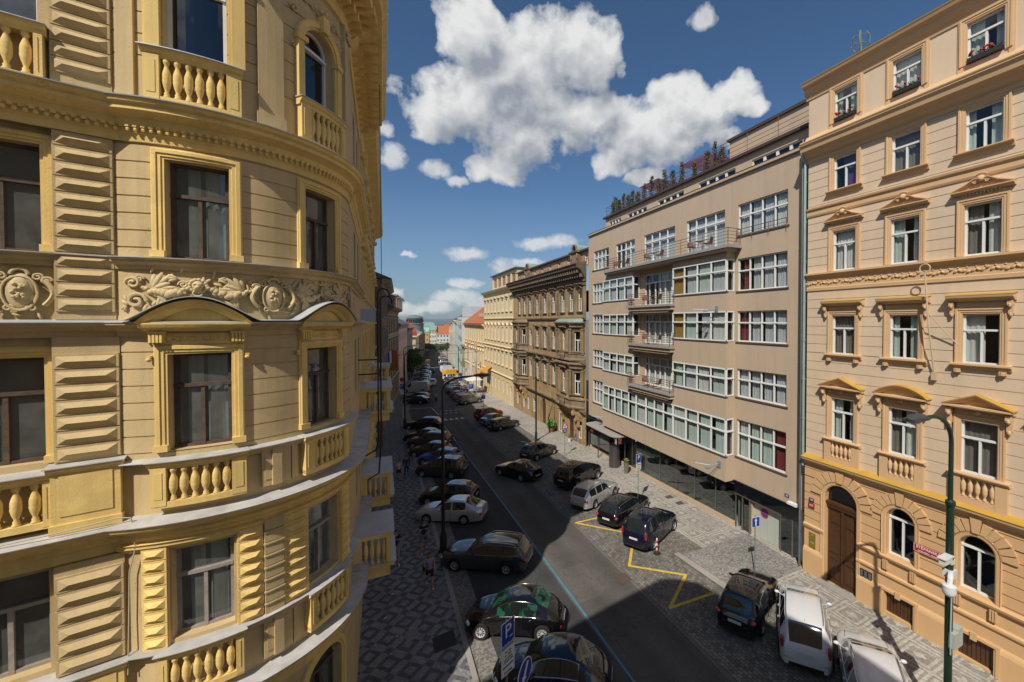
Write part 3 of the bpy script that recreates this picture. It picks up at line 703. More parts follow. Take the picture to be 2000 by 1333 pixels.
window(FB, TB, W2 - HW, W2 + HW, 5.3, 6.78, .24, M_WHITE, G_DARK, .97, (), fw=.055, arch=HW * .92)
for w in flatw: window(FL, TB, w - .5, w + .5, 5.3, 7.5, .24, M_WHITE, G_OLD, .70, (), fw=.06)
for w, hw in ((W2, HW * 1.15), (W1, HW)): window(FB, TB, w - hw, w + hw, -11.0, -8.95, .24, M_WOODOLD, G_OLD, .9, (.5,), fw=.06, arch=hw * .9)
# surrounds: level A plain frames; level B frames with consoles, frieze and arched pediments
for w in (W1, W2): surround(FB, w, HW, 1.27, 3.22); surround(FB, w, HW, -2.60, -.66)
for w in flatw: surround(FL, w, .5, 1.27, 3.22, foot=True); surround(FL, w, .5, -2.6, -.66)
for w in (W1, W2):
    ph = HW + .30; P = MB()
    # small frieze panel with leaves and side consoles
    FB.box(P, w - HW - .2, w + HW + .2, 0, .07, -.46, -.24)
    for i in range(9):
        s_ = w - HW + .05 + i * (2 * HW - .1) / 8
        if i in (0, 8, 4): FB.blob(P, s_, .08, -.35, (.05, .02, .05), 10)
        else: FB.blob(P, s_, .08, -.35, (.055, .02, .03), 8, rot=.4 * (-1) ** i); FB.blob(P, s_ + .02, .08, -.33, (.02, .02, .02), 6)
    for sg in (-1, 1):
        x = w + sg * (HW + .10)
        for j in range(4): FB.box(P, x - .10 + j * .052, x - .065 + j * .052, .07, .19 - .0, -.42, -.24)
        FB.box(P, x - .105, x + .105, .06, .155, -.42, -.24); FB.box(P, x - .12, x + .12, .06, .17, -.245, -.2)
        x2 = w + sg * (HW + .25)
        FB.box(P, x2 - .035, x2 + .035, 0, .10, -.72, -.68); FB.blob(P, x2, .08, -.76, (.045, .05, .045), 10)
    P.build('window_frieze', M_YTRIM, TB)
    # arched pediment
    P = MB(); N = 20; Rr = .46; cur = [(w - ph + 2 * ph * i / N, -.03 + Rr * math.sin(PI * i / N) ** .9) for i in range(N + 1)]
    FB.sweep(P, cur, [(-.16, .0), (-.16, .16), (-.13, .2), (-.10, .22), (-.06, .30), (-.02, .36), (0, .38), (0, 0)])
    FB.mold(P, [(0, -.2), (.14, -.2), (.22, -.15), (.30, -.12), (.33, -.06), (.33, -.035), (0, -.03)], w - ph + .02, w + ph - .02)
    ins = [(p[0], max(-.03, p[1] - .1)) for p in cur]
    vs = []
    for p in ins: vs += [FB.fn(p[0], .10, -.03), FB.fn(p[0], .10, p[1])]
    P.add(vs, [(2 * i, 2 * i + 2, 2 * i + 3, 2 * i + 1) for i in range(N)]); P.build('pediment', M_YTRIM, TB)
# rolling zinc cover of the pediments
P = MB(); cur = []; 
for i in range(121):
    s_ = A(-14) + (A(96) - A(-14)) * i / 120; e = 0.012
    for w in (W1, W2):
        t = (s_ - (w - HW - .42)) / (2 * (HW + .42))
        if 0 < t < 1: e = max(e, .012 + .47 * math.sin(PI * t) ** 1.2)
    cur.append((s_, e))
FB.sweep(P, cur, [(0, 0), (0, .40), (.014, .40), (.03, 0)]); P.build('pediment_flashing', M_ZINC, TB, smooth=40)
# --- relief frieze between the two ledges
def leaf(F, m_, s_, e, L_, ang, w_=.035, o=.05):
    F.blob(m_, s_ + math.cos(ang) * L_ / 2, o, e + math.sin(ang) * L_ / 2, (L_ / 2, .028, w_), 8, rot=ang)
def lion(F, m_, s_, e, k=1.0):
    for i in range(13):
        a = 2 * PI * i / 13; F.blob(m_, s_ + .125 * k * math.cos(a), .07, e + .125 * k * math.sin(a), (.04 * k, .05, .045 * k), 7, rot=a)
    F.blob(m_, s_, .09, e, (.095 * k, .085, .10 * k), 10); F.blob(m_, s_, .16, e - .04 * k, (.04 * k, .06, .035 * k), 8)
    for g_ in (-1, 1): F.blob(m_, s_ + g_ * .04 * k, .155, e + .03 * k, (.028 * k, .03, .018 * k), 7, rot=-g_ * .4); F.blob(m_, s_ + g_ * .035 * k, .15, e - .07 * k, (.03 * k, .035, .022 * k), 7)
    F.tube(m_, [(s_ + .07 * k * math.cos(2 * PI * i / 12), .12, e - .15 * k + .06 * k * math.sin(2 * PI * i / 12)) for i in range(13)], .016 * k)
def scroll(F, m_, s_, e, r0, sg, turn=1.5, o=.06, r=.02, st=0.0):
    F.tube(m_, [(s_ + sg * r0 * (1 - t / 22) * math.cos(st + turn * 2 * PI * t / 20), o, e + r0 * (1 - t / 22) * math.sin(st + turn * 2 * PI * t / 20)) for t in range(19)], r)
def shield(F, m_, s_, e):
    e -= .04; F.blob(m_, s_, .03, e, (.19, .07, .34), 16); F.blob(m_, s_, .07, e + .02, (.13, .05, .24), 12)
    F.tube(m_, [(s_ + .2 * math.cos(PI * t / 10), .07, e + (.27 if math.sin(PI * t / 10) > 0 else .34) * math.sin(PI * t / 10)) for t in range(21)], .022)
    random.seed(4)
    for i in range(16): F.blob(m_, s_ + random.uniform(-.08, .08), .12, e + random.uniform(-.13, .14), (.03, .035, .035), 6)
    F.tube(m_, [(s_ + .10 * math.cos(PI * t / 8), .06, e + .30 + .10 * math.sin(PI * t / 8)) for t in range(9)], .03)
    for g_ in (-1, 1):
        scroll(F, m_, s_ + g_ * .2, e + .26, .07, g_); scroll(F, m_, s_ + g_ * .13, e - .30, .06, -g_)
        F.tube(m_, [(s_ + g_ * (.28 + .11 * math.sin(PI * t / 10)), .07 + .03 * math.sin(PI * t / 10), e + .2 - .045 * t) for t in range(11)], .04)
        scroll(F, m_, s_ + g_ * .30, e + .2, .07, g_, r=.025)
def garland(F, m_, s0, s1, e0, dip):
    n = max(5, int(abs(s1 - s0) / .055)); random.seed(int(s0 * 100))
    for i in range(n + 1):
        t = i / n; e = e0 - dip * math.sin(PI * t); rr = .036 + .035 * math.sin(PI * t)
        for j in range(2): F.blob(m_, s0 + (s1 - s0) * t + random.uniform(-.015, .015), .06 + .03 * j, e + random.uniform(-.03, .03), (rr, .04, rr), 7)
def relief(F, m_, c, half, mid='lion'):
    if mid == 'lion': lion(F, m_, c, .72)
    else: shield(F, m_, c, .60)
    for g_ in (-1, 1):
        garland(F, m_, c + g_ * .15, c + g_ * (half - .12), .66, .12)
        for i in range(8): leaf(F, m_, c + g_ * (half - .24), .64, .30 + .07 * (i % 3), (PI / 2 + g_ * (.1 + .34 * i)) if g_ > 0 else (PI / 2 - .1 - .34 * i), .045, .05 + .012 * (i % 2))
        for i in range(6): leaf(F, m_, c + g_ * (half - .30), .25, .30, (PI * .5 + g_ * (.2 + .35 * i)), .03)
        for i in range(3): leaf(F, m_, c + g_ * .30, .86, .17, (PI * (0 if g_ > 0 else 1) + (i - 1) * .45), .028)
m_ = MB(); relief(FB, m_, W1, .92); shield(FB, m_, (W1 + W2) / 2 + .0, .60); relief(FB, m_, W2, .92); scroll(FB, m_, A(-13.5), .75, .12, -1, r=.03); scroll(FB, m_, A(-12.5), .4, .16, 1, r=.035)
shield(FB, m_, A(92), .6)
FL_ = Fac(lambda s_, o, e: f_flat(s_, o + .02, e))
relief(FL_, m_, -4.35, .8); shield(FL_, m_, -3.36, .58); relief(FL_, m_, -6.8, .8)
rnd = random.Random(8)
for F_, x0, x1 in ((FB, A(-17), A(96)), (FL_, -5.3, -3.05)):
    n_ = int((x1 - x0) / .13)
    for i in range(n_):
        x_ = x0 + (x1 - x0) * i / n_; lo_ = .12
        if F_ is FB:
            for w in (W1, W2):
                t_ = (x_ - (w - HW - .42)) / (2 * (HW + .42))
                if 0 < t_ < 1: lo_ = max(lo_, .10 + .47 * math.sin(PI * t_) ** 1.2)
        for k in range(3):
            e_ = rnd.uniform(lo_, .98); leaf(F_, m_, x_ + rnd.uniform(-.05, .05), e_, rnd.uniform(.12, .24), rnd.uniform(0, 2 * PI), rnd.uniform(.02, .035), .03)
        if i % 5 == 2: scroll(F_, m_, x_, rnd.uniform(max(lo_, .3) + .05, .9), .075, (-1) ** i, o=.045, r=.02)
m_.build('relief_frieze', M_YORN, TB, smooth=60)
# --- pilasters with diamond-point blocks
def pil_blocks(F, s0, s1, e0, e1, o0, n, par, name='pilaster', mt=M_YWALL, cap=.0, foot=.0, h2=.10, side=0.0):
    m_ = MB(); F.box(m_, s0, s1, -.02, o0, e0, e1, 0)
    hh = (e1 - cap - e0 - foot) / n
    for i in range(n): F.point_block(m_, s0 + .0, s1 - .0, e0 + foot + hh * i, e0 + foot + hh * (i + 1), o0, .025, h2)
    return m_.build(name, mt, par)
for (a, b_) in ((-2.95, -2.2), (-5.45, -4.7), (-8.7, -7.95)):
    pil_blocks(FL, a, b_, .03, 3.50, .17, 12, TB, foot=.14)
    pil_blocks(FL, a, b_, 4.25, 8.2, .17, 13, TB, foot=.30)
    pil_blocks(FL, a - .04, b_ + .04, -2.62, -.30, .19, 7, TB, cap=.30, foot=.02)
    pil_blocks(FL, a - .06, b_ + .06, -6.55, -4.52, .24, 6, TB, cap=.18)
    m_ = MB()
    for z0, z1 in ((-3.9, -2.66), (-7.72, -6.6)):
        m_.mark(); FL.box(m_, a - .05, b_ + .05, 0, .36, z0 + .05, z1 - .06); FL.box(m_, a + .05, b_ - .05, .36, .375, z0 + .34, z1 - .16); FL.box(m_, a - .07, b_ + .07, 0, .40, z0 + .03, z0 + .2)
        FL.mold(m_, [(0, z1 - .12), (.38, z1 - .12), (.43, z1 - .05), (.43, z1), (0, z1)], a - .09, b_ + .09)
    m_.build_pieces('pedestal', M_YTRIM, TB)
    fl = MB()
    for z1 in (-2.66, -6.6): FL.mold(fl, [(0, z1 + .002), (.455, z1 + .002), (.455, z1 + .02), (0, z1 + .035)], a - .12, b_ + .12)
    fl.build('flashing', M_ZINCD, TB)
# pilaster strips of the bay: smooth on top, banded below
m_ = MB(); FB.box(m_, A(26.5), A(36), -.02, .10, 4.25, 8.2); FB.box(m_, A(25.8), A(36.7), -.02, .14, 4.2, 4.6); FB.box(m_, A(76), A(86), -.02, .10, 4.25, 8.2); FB.box(m_, A(-18), A(-12.2), -.02, .06, 4.25, 8.2)
m_.build('pilaster', M_YWALL, TB)
pp = MB()
for i in range(8):
    z = -6.55 + i * .27; FB.box(pp, A(26.5), A(33.5), -.02, .13, z + .0, z + .20); FB.box(pp, A(26.5), A(33.5), -.02, .10, z + .2, z + .27); FB.box(pp, A(26.2), A(33.8), -.02, .15, z + .21, z + .245)
pp.build('pilaster', M_YWALL, TB)
for (a, b_) in ((A(17.2), A(26.3)), (A(-12.5), A(-4.2)), (A(33.8), A(45.2)), (A(67.2), A(77))): pil_blocks(FB, a, b_, -6.55, -4.5, .06, 8, TB, mt=M_YTRIM, name='corner_quoins')
# level C lintel moulding
band('lintel_moulding', [(-.02, -4.56), (.05, -4.56), (.08, -4.5), (.12, -4.47), (.12, -4.42), (.16, -4.38), (-.02, -4.36)], M_YTRIM, flat=None)
# top level: pilaster strips beside the windows, capital, arch surround
m_ = MB()
for sg in (-1, 1):
    x = W1 + sg * (HW + .13); FB.box(m_, x - .11, x + .11, -.02, .12, 5.3, 7.2); FB.box(m_, x - .06, x + .14, .12, .16, 5.35, 7.1); FB.mold(m_, [(0, 7.18), (.14, 7.18), (.18, 7.26), (.22, 7.3), (.22, 7.38), (0, 7.4)], x - .16, x + .16); FB.box(m_, x - .12, x + .12, -.02, .16, 7.4, 8.0)
FB.mold(m_, [(0, 7.9), (.2, 7.9), (.3, 8.05), (.34, 8.18), (0, 8.2)], W1 - HW - .35, W1 + HW + .35)
m_.build('window_surround', M_YTRIM, TB)
m_ = MB(); N = 16; r_ = HW
cur = [(W2 - r_, 5.3), (W2 - r_, 6.0)] + [(W2 - r_ * math.cos(PI * i / N), 6.78 + r_ * .92 * math.sin(PI * i / N)) for i in range(N + 1)] + [(W2 + r_, 6.0), (W2 + r_, 5.3)]
FB.sweep(m_, cur, [(0, -.02), (0, .06), (.05, .06), (.055, .10), (.15, .10), (.19, .13), (.21, .05), (.21, -.02)])
FB.box(m_, W2 - .09, W2 + .09, 0, .2, 7.22, 7.6)
for sg in (-1, 1): FB.box(m_, W2 + sg * (r_ + .10) - .13, W2 + sg * (r_ + .10) + .13, 0, .15, 6.68, 6.80)
m_.build('window_surround', M_YTRIM, TB)
m_ = MB()
for sg in (-1, 1): scroll(FB, m_, W2 + sg * .72, 7.35, .10, sg, o=.05, r=.022); scroll(FB, m_, W2 + sg * .72, 6.5, .07, sg, o=.05, r=.018)
for i in range(14): leaf(FB, m_, W2 - .6 + i * .09, 7.75 + .05 * math.sin(i), .16, .8 * (-1) ** i, .03)
for c_ in (A(31), A(81)):
    for i in range(8): FB.blob(m_, c_ + (i % 4 - 1.5) * .1, .14, 8.0 - .12 * (i // 4), (.05, .05, .06), 7)
m_.build('ornament', M_YORN, TB, smooth=60)
# arch surround at street level
for w, hw in ((W2, HW * 1.15), (W1, HW)):
    m_ = MB(); cur = [(w - hw, -11)] + [(w - hw * math.cos(PI * i / N), -8.95 + hw * .9 * math.sin(PI * i / N)) for i in range(N + 1)] + [(w + hw, -11)]
    FB.sweep(m_, cur, [(0, -.02), (0, .05), (.06, .05), (.07, .08), (.18, .08), (.2, .04), (.2, -.02)]); m_.build('window_surround', M_YTRIM, TB)
# --- balustrades
for w in (W1, W2):
    balustrade(FB, w - HW * .95, w + HW * .95, 4.27, 5.27, 6, TB, ped=.22, out=.19)
    balustrade(FB, w - HW * .95, w + HW * .95, -3.66, -2.76, 6, TB, ped=.22, out=.19, sheet=M_ZINCD)
    balustrade(FB, w - HW * 1.0, w + HW * 1.0, -7.52, -6.58, 6, TB, ped=.12, out=.19, sheet=M_ZINCD)
for w in (-3.72, -6.8):
    balustrade(FL, w - .62, w + .62, 4.27, 5.27, 6, TB, ped=.10, out=.25)
    balustrade(FL, w - .62, w + .62, -3.72, -2.76, 6, TB, ped=.10, out=.28, sheet=M_ZINCD)
    balustrade(FL, w - .62, w + .62, -7.55, -6.6, 6, TB, ped=.10, out=.28, sheet=M_ZINCD)
m_ = MB()
for (z0, z1) in ((-3.68, -2.78), (-7.55, -6.6)):
    m_.mark()
    for (a, b_) in ((A(26), A(37)), (A(37.5), A(40))): FB.box(m_, a, b_, 0, .10, z0, z1 - .05)
    FB.box(m_, A(27), A(36), .10, .115, z0 + .15, z1 - .2); FB.mold(m_, [(0, z1 - .12), (.12, z1 - .12), (.17, z1 - .05), (.19, z1), (0, z1)], A(20), A(44)); FB.box(m_, A(29.5), A(33), .10, .16, z0, z1)
m_.build_pieces('parapet_panel', M_YWALL, TB)
fl = MB()
for z1 in (-2.78, -6.58): FB.mold(fl, [(0, z1 + .004), (.21, z1 + .004), (.21, z1 + .02), (0, z1 + .05)], A(-17), A(96))
fl.build('flashing', M_ZINCD, TB)
# balconies on the main street side
for (y0, y1, z, out) in ((20.2, 22.6, -4.0, 1.25), (20.2, 22.6, -7.85, 1.25), (30.0, 32.4, -4.0, 1.35), (14.6, 16.3, -7.9, 1.15)):
    m_ = MB(); x1 = XM + out
    m_.box(XM - .1, x1 + .05, y0, y1, EY + z - .12, EY + z); m_.box(XM - .1, x1 - .08, y0 + .15, y1 - .15, EY + z - .5, EY + z - .12)
    m_.box(XM - .1, x1 + .02, y0 - .02, y1 + .02, EY + z + .86, EY + z + 1.0); m_.box(x1 - .2, x1 - .04, y0 + .03, y0 + .22, EY + z, EY + z + .86); m_.box(x1 - .2, x1 - .04, y1 - .22, y1 - .03, EY + z, EY + z + .86)
    m_.box(XM - .1, XM + .25, y0 + .03, y0 + .2, EY + z, EY + z + .86); m_.box(XM - .1, XM + .25, y1 - .2, y1 - .03, EY + z, EY + z + .86)
    bc = m_.build('balcony', M_YTRIM, TB); fl = MB(); fl.box(XM - .1, x1 + .05, y0 - .05, y1 + .05, EY + z + 1.002, EY + z + 1.02); fl.box(XM - .1, x1 + .10, y0 - .04, y1 + .04, EY + z + .002, EY + z + .012); fl.build('flashing', M_ZINC, bc)
    FX = Fac(lambda s_, o, e: (s_, y0 + .12 + o, EY + e)); FX2 = Fac(lambda s_, o, e: (x1 - .12 + o, s_, EY + e))
    for i in range(4): baluster(FX, XM + .36 + i * (out - .62) / 3, 0, z, .86, bc)
    for i in range(7): baluster(FX2, y0 + .42 + i * (y1 - y0 - .84) / 6, 0, z, .86, bc)
# loose cable on the ledge
cbm = MB(); cbm.tube([FL.fn(-4.4, .35, -3.78), FL.fn(-3.6, .45, -3.83), FL.fn(-3.0, .5, -3.8), FL.fn(-2.5, .52, -3.76), FL.fn(-2.15, .5, -3.74), FL.fn(-2.0, .52, -3.78), FL.fn(-1.95, .5, -4.1), FL.fn(-1.98, .38, -4.5), FL.fn(-2.06, .34, -4.9), FL.fn(-2.08, .33, -5.8), FL.fn(-2.1, .36, -6.9)], .012, 6)
tag(cbm.build('cable', mat('pale cable', (.5, .44, .3), .6)), 'pale loose cable trailing over the ledge of the yellow corner building', 'cable')
# satellite box and the two bent iron pipes on the corner
sb = MB(); sb.box(-.62, -.16, 15.6, 15.64, EY + .0, EY + .42); tag(sb.build('panel_antenna', mat('grey plastic', (.36, .40, .47), .5)), 'small square grey panel antenna fixed to the edge of the round bay', 'antenna')
pi = MB()
for k, dx in ((0, 0), (1, .10)):
    x = -.12 + dx; y = 19.0; top = 1.15 - k * .3
    pts = [(x - .5, y, EY - 5.6 - k), (x - .1, y, EY - 5.4 - k), (x, y, EY - 5.0), (x, y, EY + top)] + [(x + .22 - .22 * math.cos(PI * t / 8), y, EY + top + .22 * math.sin(PI * t / 8)) for t in range(1, 9)] + [(x + .44, y, EY + top - .12)]
    pi.tube(pts, .032, 8)
for e in (-1.6, -2.2): pi.tube([(-.9, 19.0, EY + e), (-.1, 19.0, EY + e)], .03, 6)
tag(pi.build('vent_pipe', mat('black iron', (.02, .02, .022), .5)), 'pair of hooked black iron pipes rising beside the yellow facade', 'pipe')
# ================================================================ orange house on the right
M_OUP = mat('peach plaster', (.64, .50, .355), .88, .06, .6, .25, 60, streak=.10); M_OLO = mat('orange plaster', (.60, .38, .19), .88, .05, .6, .25, 50, streak=.06); M_OTR = mat('orange trim plaster', (.62, .41, .225), .85, .05, .8, .2, 60)
M_OCH = mat('ochre painted sheet', (.48, .29, .045), .5, .15, 1.5); M_DOORW = mat('varnished brown wood', (.075, .032, .013), .45, .2, 5, .2, 40, spec=.5)
M_CURW = mat('white net curtain', (.62, .62, .60), .95, .06, 5); M_CURG = mat('pale green curtain', (.50, .57, .53), .95, .1, 5); M_CURB = mat('grey blue curtain', (.52, .53, .57), .95, .1, 5); M_CURR = mat('dark red curtain', (.20, .035, .035), .95, .1, 5); M_CURO = mat('ochre curtain', (.36, .20, .04), .95, .1, 5); M_CURP = mat('purple blind', (.09, .05, .16), .9, .1, 5); M_CURD = mat('grey brown curtain', (.20, .18, .16), .95, .1, 5)
def right(X0): return Fac(lambda s, o, e: (X0 - o, s, e))
OB = empty('orange_house', (19.45, 13.35, gz(13.35)), 'peach and orange stuccoed apartment house with pediments over its windows at the right edge', 'building')
FO = right(19.45); FOg = right(19.37)
WY = (11.54, 9.09, 6.67, 4.25, 1.8); hw = .515
rows = {'5': (19.23, 20.79), '4': (15.42, 17.30), '3': (11.44, 13.28), '2': (7.37, 9.33)}
holes = [(y - hw, y + hw, 22.45, 23.96) for y in WY] + [(y - hw, y + hw, c, d) for y in WY for c, d in rows.values()]
mb = MB(); grv = [18.75 + .42 * i for i in range(6)] + [15.35 + .42 * i for i in range(7)] + [6.6 + .44 * i for i in range(18)]
FO.wall(mb, -8, 13.35, 6.1, 24.3, holes, depth=.13, grooves=grv, gd=.018)
mb.add([(19.45, 13.35, 0), (19.45, 13.35, 24.6), (32, 13.35, 24.6), (32, 13.35, 0)], [(0, 1, 2, 3)])
mb.build('wall', [M_OUP, M_ROOM], OB)
gh = [(10.81, 12.29, gz(11.5) + .05, 4.45, 'arch')] + [(y - hw, y + hw, 3.0, 4.62, 'arch', 1.0) for y in WY[1:]] + [(y - hw, y + hw, .52, 1.38) for y in WY[1:]]
mb = MB(); FOg.wall(mb, -8, 13.35, -.3, 6.1, gh, depth=.30, grooves=[3.05 + .42 * i for i in range(8)], gd=.05, gh=.022); mb.build('ground_floor_wall', [M_OLO, M_ROOM], OB)
m_ = MB()     # plinth and sub-sill band
segs = []; cuts = sorted([(10.75, 12.35)] + [(y - hw - .02, y + hw + .02) for y in WY[1:]])
edges = [-8] + [v for c in cuts for v in c] + [13.35]
for i in range(0, len(edges), 2):
    FOg.mold(m_, [(0, -.3), (.10, -.3), (.10, 1.35), (.07, 1.45), (.03, 1.52), (0, 1.55)], edges[i], edges[i + 1])
for a, b_ in ((12.32, 13.35), (-8, 10.78)):
    FOg.mold(m_, [(0, 2.5), (.04, 2.5), (.10, 2.62), (.12, 2.72), (0, 2.76)], a, b_) if a > 12 else FOg.mold(m_, [(0, 2.05), (.05, 2.05), (.09, 2.12), (.09, 2.2), (0, 2.25)], a, b_)
FOg.mold(m_, [(0, 2.78), (.07, 2.78), (.14, 2.86), (.17, 2.95), (0, 3.0)], -8, 10.7)
for y in WY[1:]:
    for sg in (-1, 1):
        for j in range(3): FOg.box(m_, y + sg * .5 - .10 + j * .07, y + sg * .5 - .055 + j * .07, 0, .13, 2.38, 2.78)
    FOg.sweep(m_, [(y - hw - .08, .40), (y - hw - .08, 1.46), (y + hw + .08, 1.46), (y + hw + .08, .40)], [(0, 0), (0, .13), (.1, .13), (.1, 0)])
    FOg.box(m_, y - .09, y + .09, .10, .17, 1.38, 1.66)
m_.build('plinth', M_OLO, OB)
# voussoirs and keystones
def voussoirs(F, m_, y, zs, r0, r1, n, mi=0):
    for i in range(n):
        a0 = PI * (i + .09) / n; a1 = PI * (i + .91) / n
        if i == n // 2: continue
        v = []
        for o in (0, .075):
            for (r, a) in ((r0, a0), (r1, a0), (r1, a1), (r0, a1)): v.append(F.fn(y - r * math.cos(a), o, zs + r * math.sin(a)))
        m_.add(v, [(0, 1, 2, 3), (4, 5, 6, 7), (0, 1, 5, 4), (1, 2, 6, 5), (2, 3, 7, 6), (3, 0, 4, 7)], mi)
    k = .5 * PI / n; v = []
    for o in (0, .12):
        for (r, a) in ((r0 - .02, PI / 2 - k), (r1 + .22, PI / 2 - k * .95), (r1 + .22, PI / 2 + k * .95), (r0 - .02, PI / 2 + k)): v.append(F.fn(y - r * math.cos(a), o, zs + r * math.sin(a)))
    m_.add(v, [(0, 1, 2, 3), (4, 5, 6, 7), (0, 1, 5, 4), (1, 2, 6, 5), (2, 3, 7, 6), (3, 0, 4, 7)], mi)
m_ = MB(); voussoirs(FOg, m_, 11.55, 4.45, .92, 1.42, 11)
for y in WY[1:]: voussoirs(FOg, m_, y, 4.62, .70, 1.12, 11)
for (y, zs, r, b0) in [(11.55, 4.45, .74, .2)] + [(y, 4.62, hw, 3.0) for y in WY[1:]]:
    cur = [(y - r, b0)] + [(y - r * math.cos(PI * i / 14), zs + r * math.sin(PI * i / 14)) for i in range(15)] + [(y + r, b0)]
    FOg.sweep(m_, cur, [(0, 0), (0, .03), (.04, .05), (.13, .05), (.16, .08), (.18, 0)])
m_.build('arch_surround', M_OLO, OB)
# string course ledge above the ground floor
m_ = MB(); FO.mold(m_, [(0, 5.78), (.12, 5.78), (.16, 5.9), (.22, 5.98), (.34, 6.04), (.36, 6.14), (0, 6.2)], -8, 13.36); m_.build('ledge', M_OTR, OB)
m_ = MB(); FO.mold(m_, [(0, 6.2), (.38, 6.145), (.385, 6.165), (0, 6.28)], -8, 13.38); m_.build('flashing', M_OCH, OB)
# main cornice, attic cornice, bands
for nm, prof in (('cornice', [(0, 20.95), (.04, 20.95), (.07, 21.1), (.2, 21.2), (.3, 21.36), (.48, 21.45), (.52, 21.62), (.6, 21.72), (.6, 21.8), (.2, 22.0), (0, 22.3)]),
                 ('attic_cornice', [(0, 24.12), (.04, 24.12), (.08, 24.3), (.2, 24.42), (.25, 24.62), (.40, 24.72), (.46, 24.86), (0, 24.9)]),
                 ('string_course', [(0, 18.22), (.04, 18.22), (.07, 18.3), (.07, 18.5), (.14, 18.56), (.16, 18.64), (0, 18.68)]),
                 ('sill_ledge', [(0, 14.52), (.05, 14.52), (.06, 14.66), (.03, 14.68), (.03, 15.12), (.10, 15.18), (.16, 15.26), (.22, 15.3), (.22, 15.38), (0, 15.42)])):
    m_ = MB(); FO.mold(m_, prof, -8, 13.37 + (.1 if 'cornice' in nm else 0)); m_.build(nm, M_OTR, OB)
m_ = MB(); FO.mold(m_, [(0, 24.9), (.47, 24.86), (.48, 24.9), (.3, 25.0), (0, 25.02)], -8, 13.5); m_.build('gutter', M_OCH, OB)
m_ = MB(); m_.tube([(18.88, -8, 21.83), (18.88, 13.4, 21.83)], .07, 8); m_.build('gutter', M_OTR, OB)
m_ = MB(); m_.add([(19.1, -8, 24.95), (19.1, 13.5, 24.95), (25, 13.5, 27.2), (25, -8, 27.2), (32, 13.5, 24.6), (32, -8, 24.6)], [(0, 1, 2, 3), (3, 2, 4, 5), (1, 4, 2)]); m_.build('roof', mat('red brown roof sheet', (.25, .08, .05), .7, .2), OB)
# relief scroll band
m_ = MB(); random.seed(2)
for i in range(-30, 52):
    s_ = i * .26; FO.blob(m_, s_, .05, 14.9 + .06 * math.sin(i * 1.57), (.09, .035, .05), 7, rot=.6 * (-1) ** i); FO.blob(m_, s_ + .12, .05, 14.88, (.05, .03, .09), 6, rot=.8); FO.blob(m_, s_ + .05, .06, 15.0, (.035, .03, .03), 6)
m_.build('relief_band', M_OTR, OB, smooth=60)
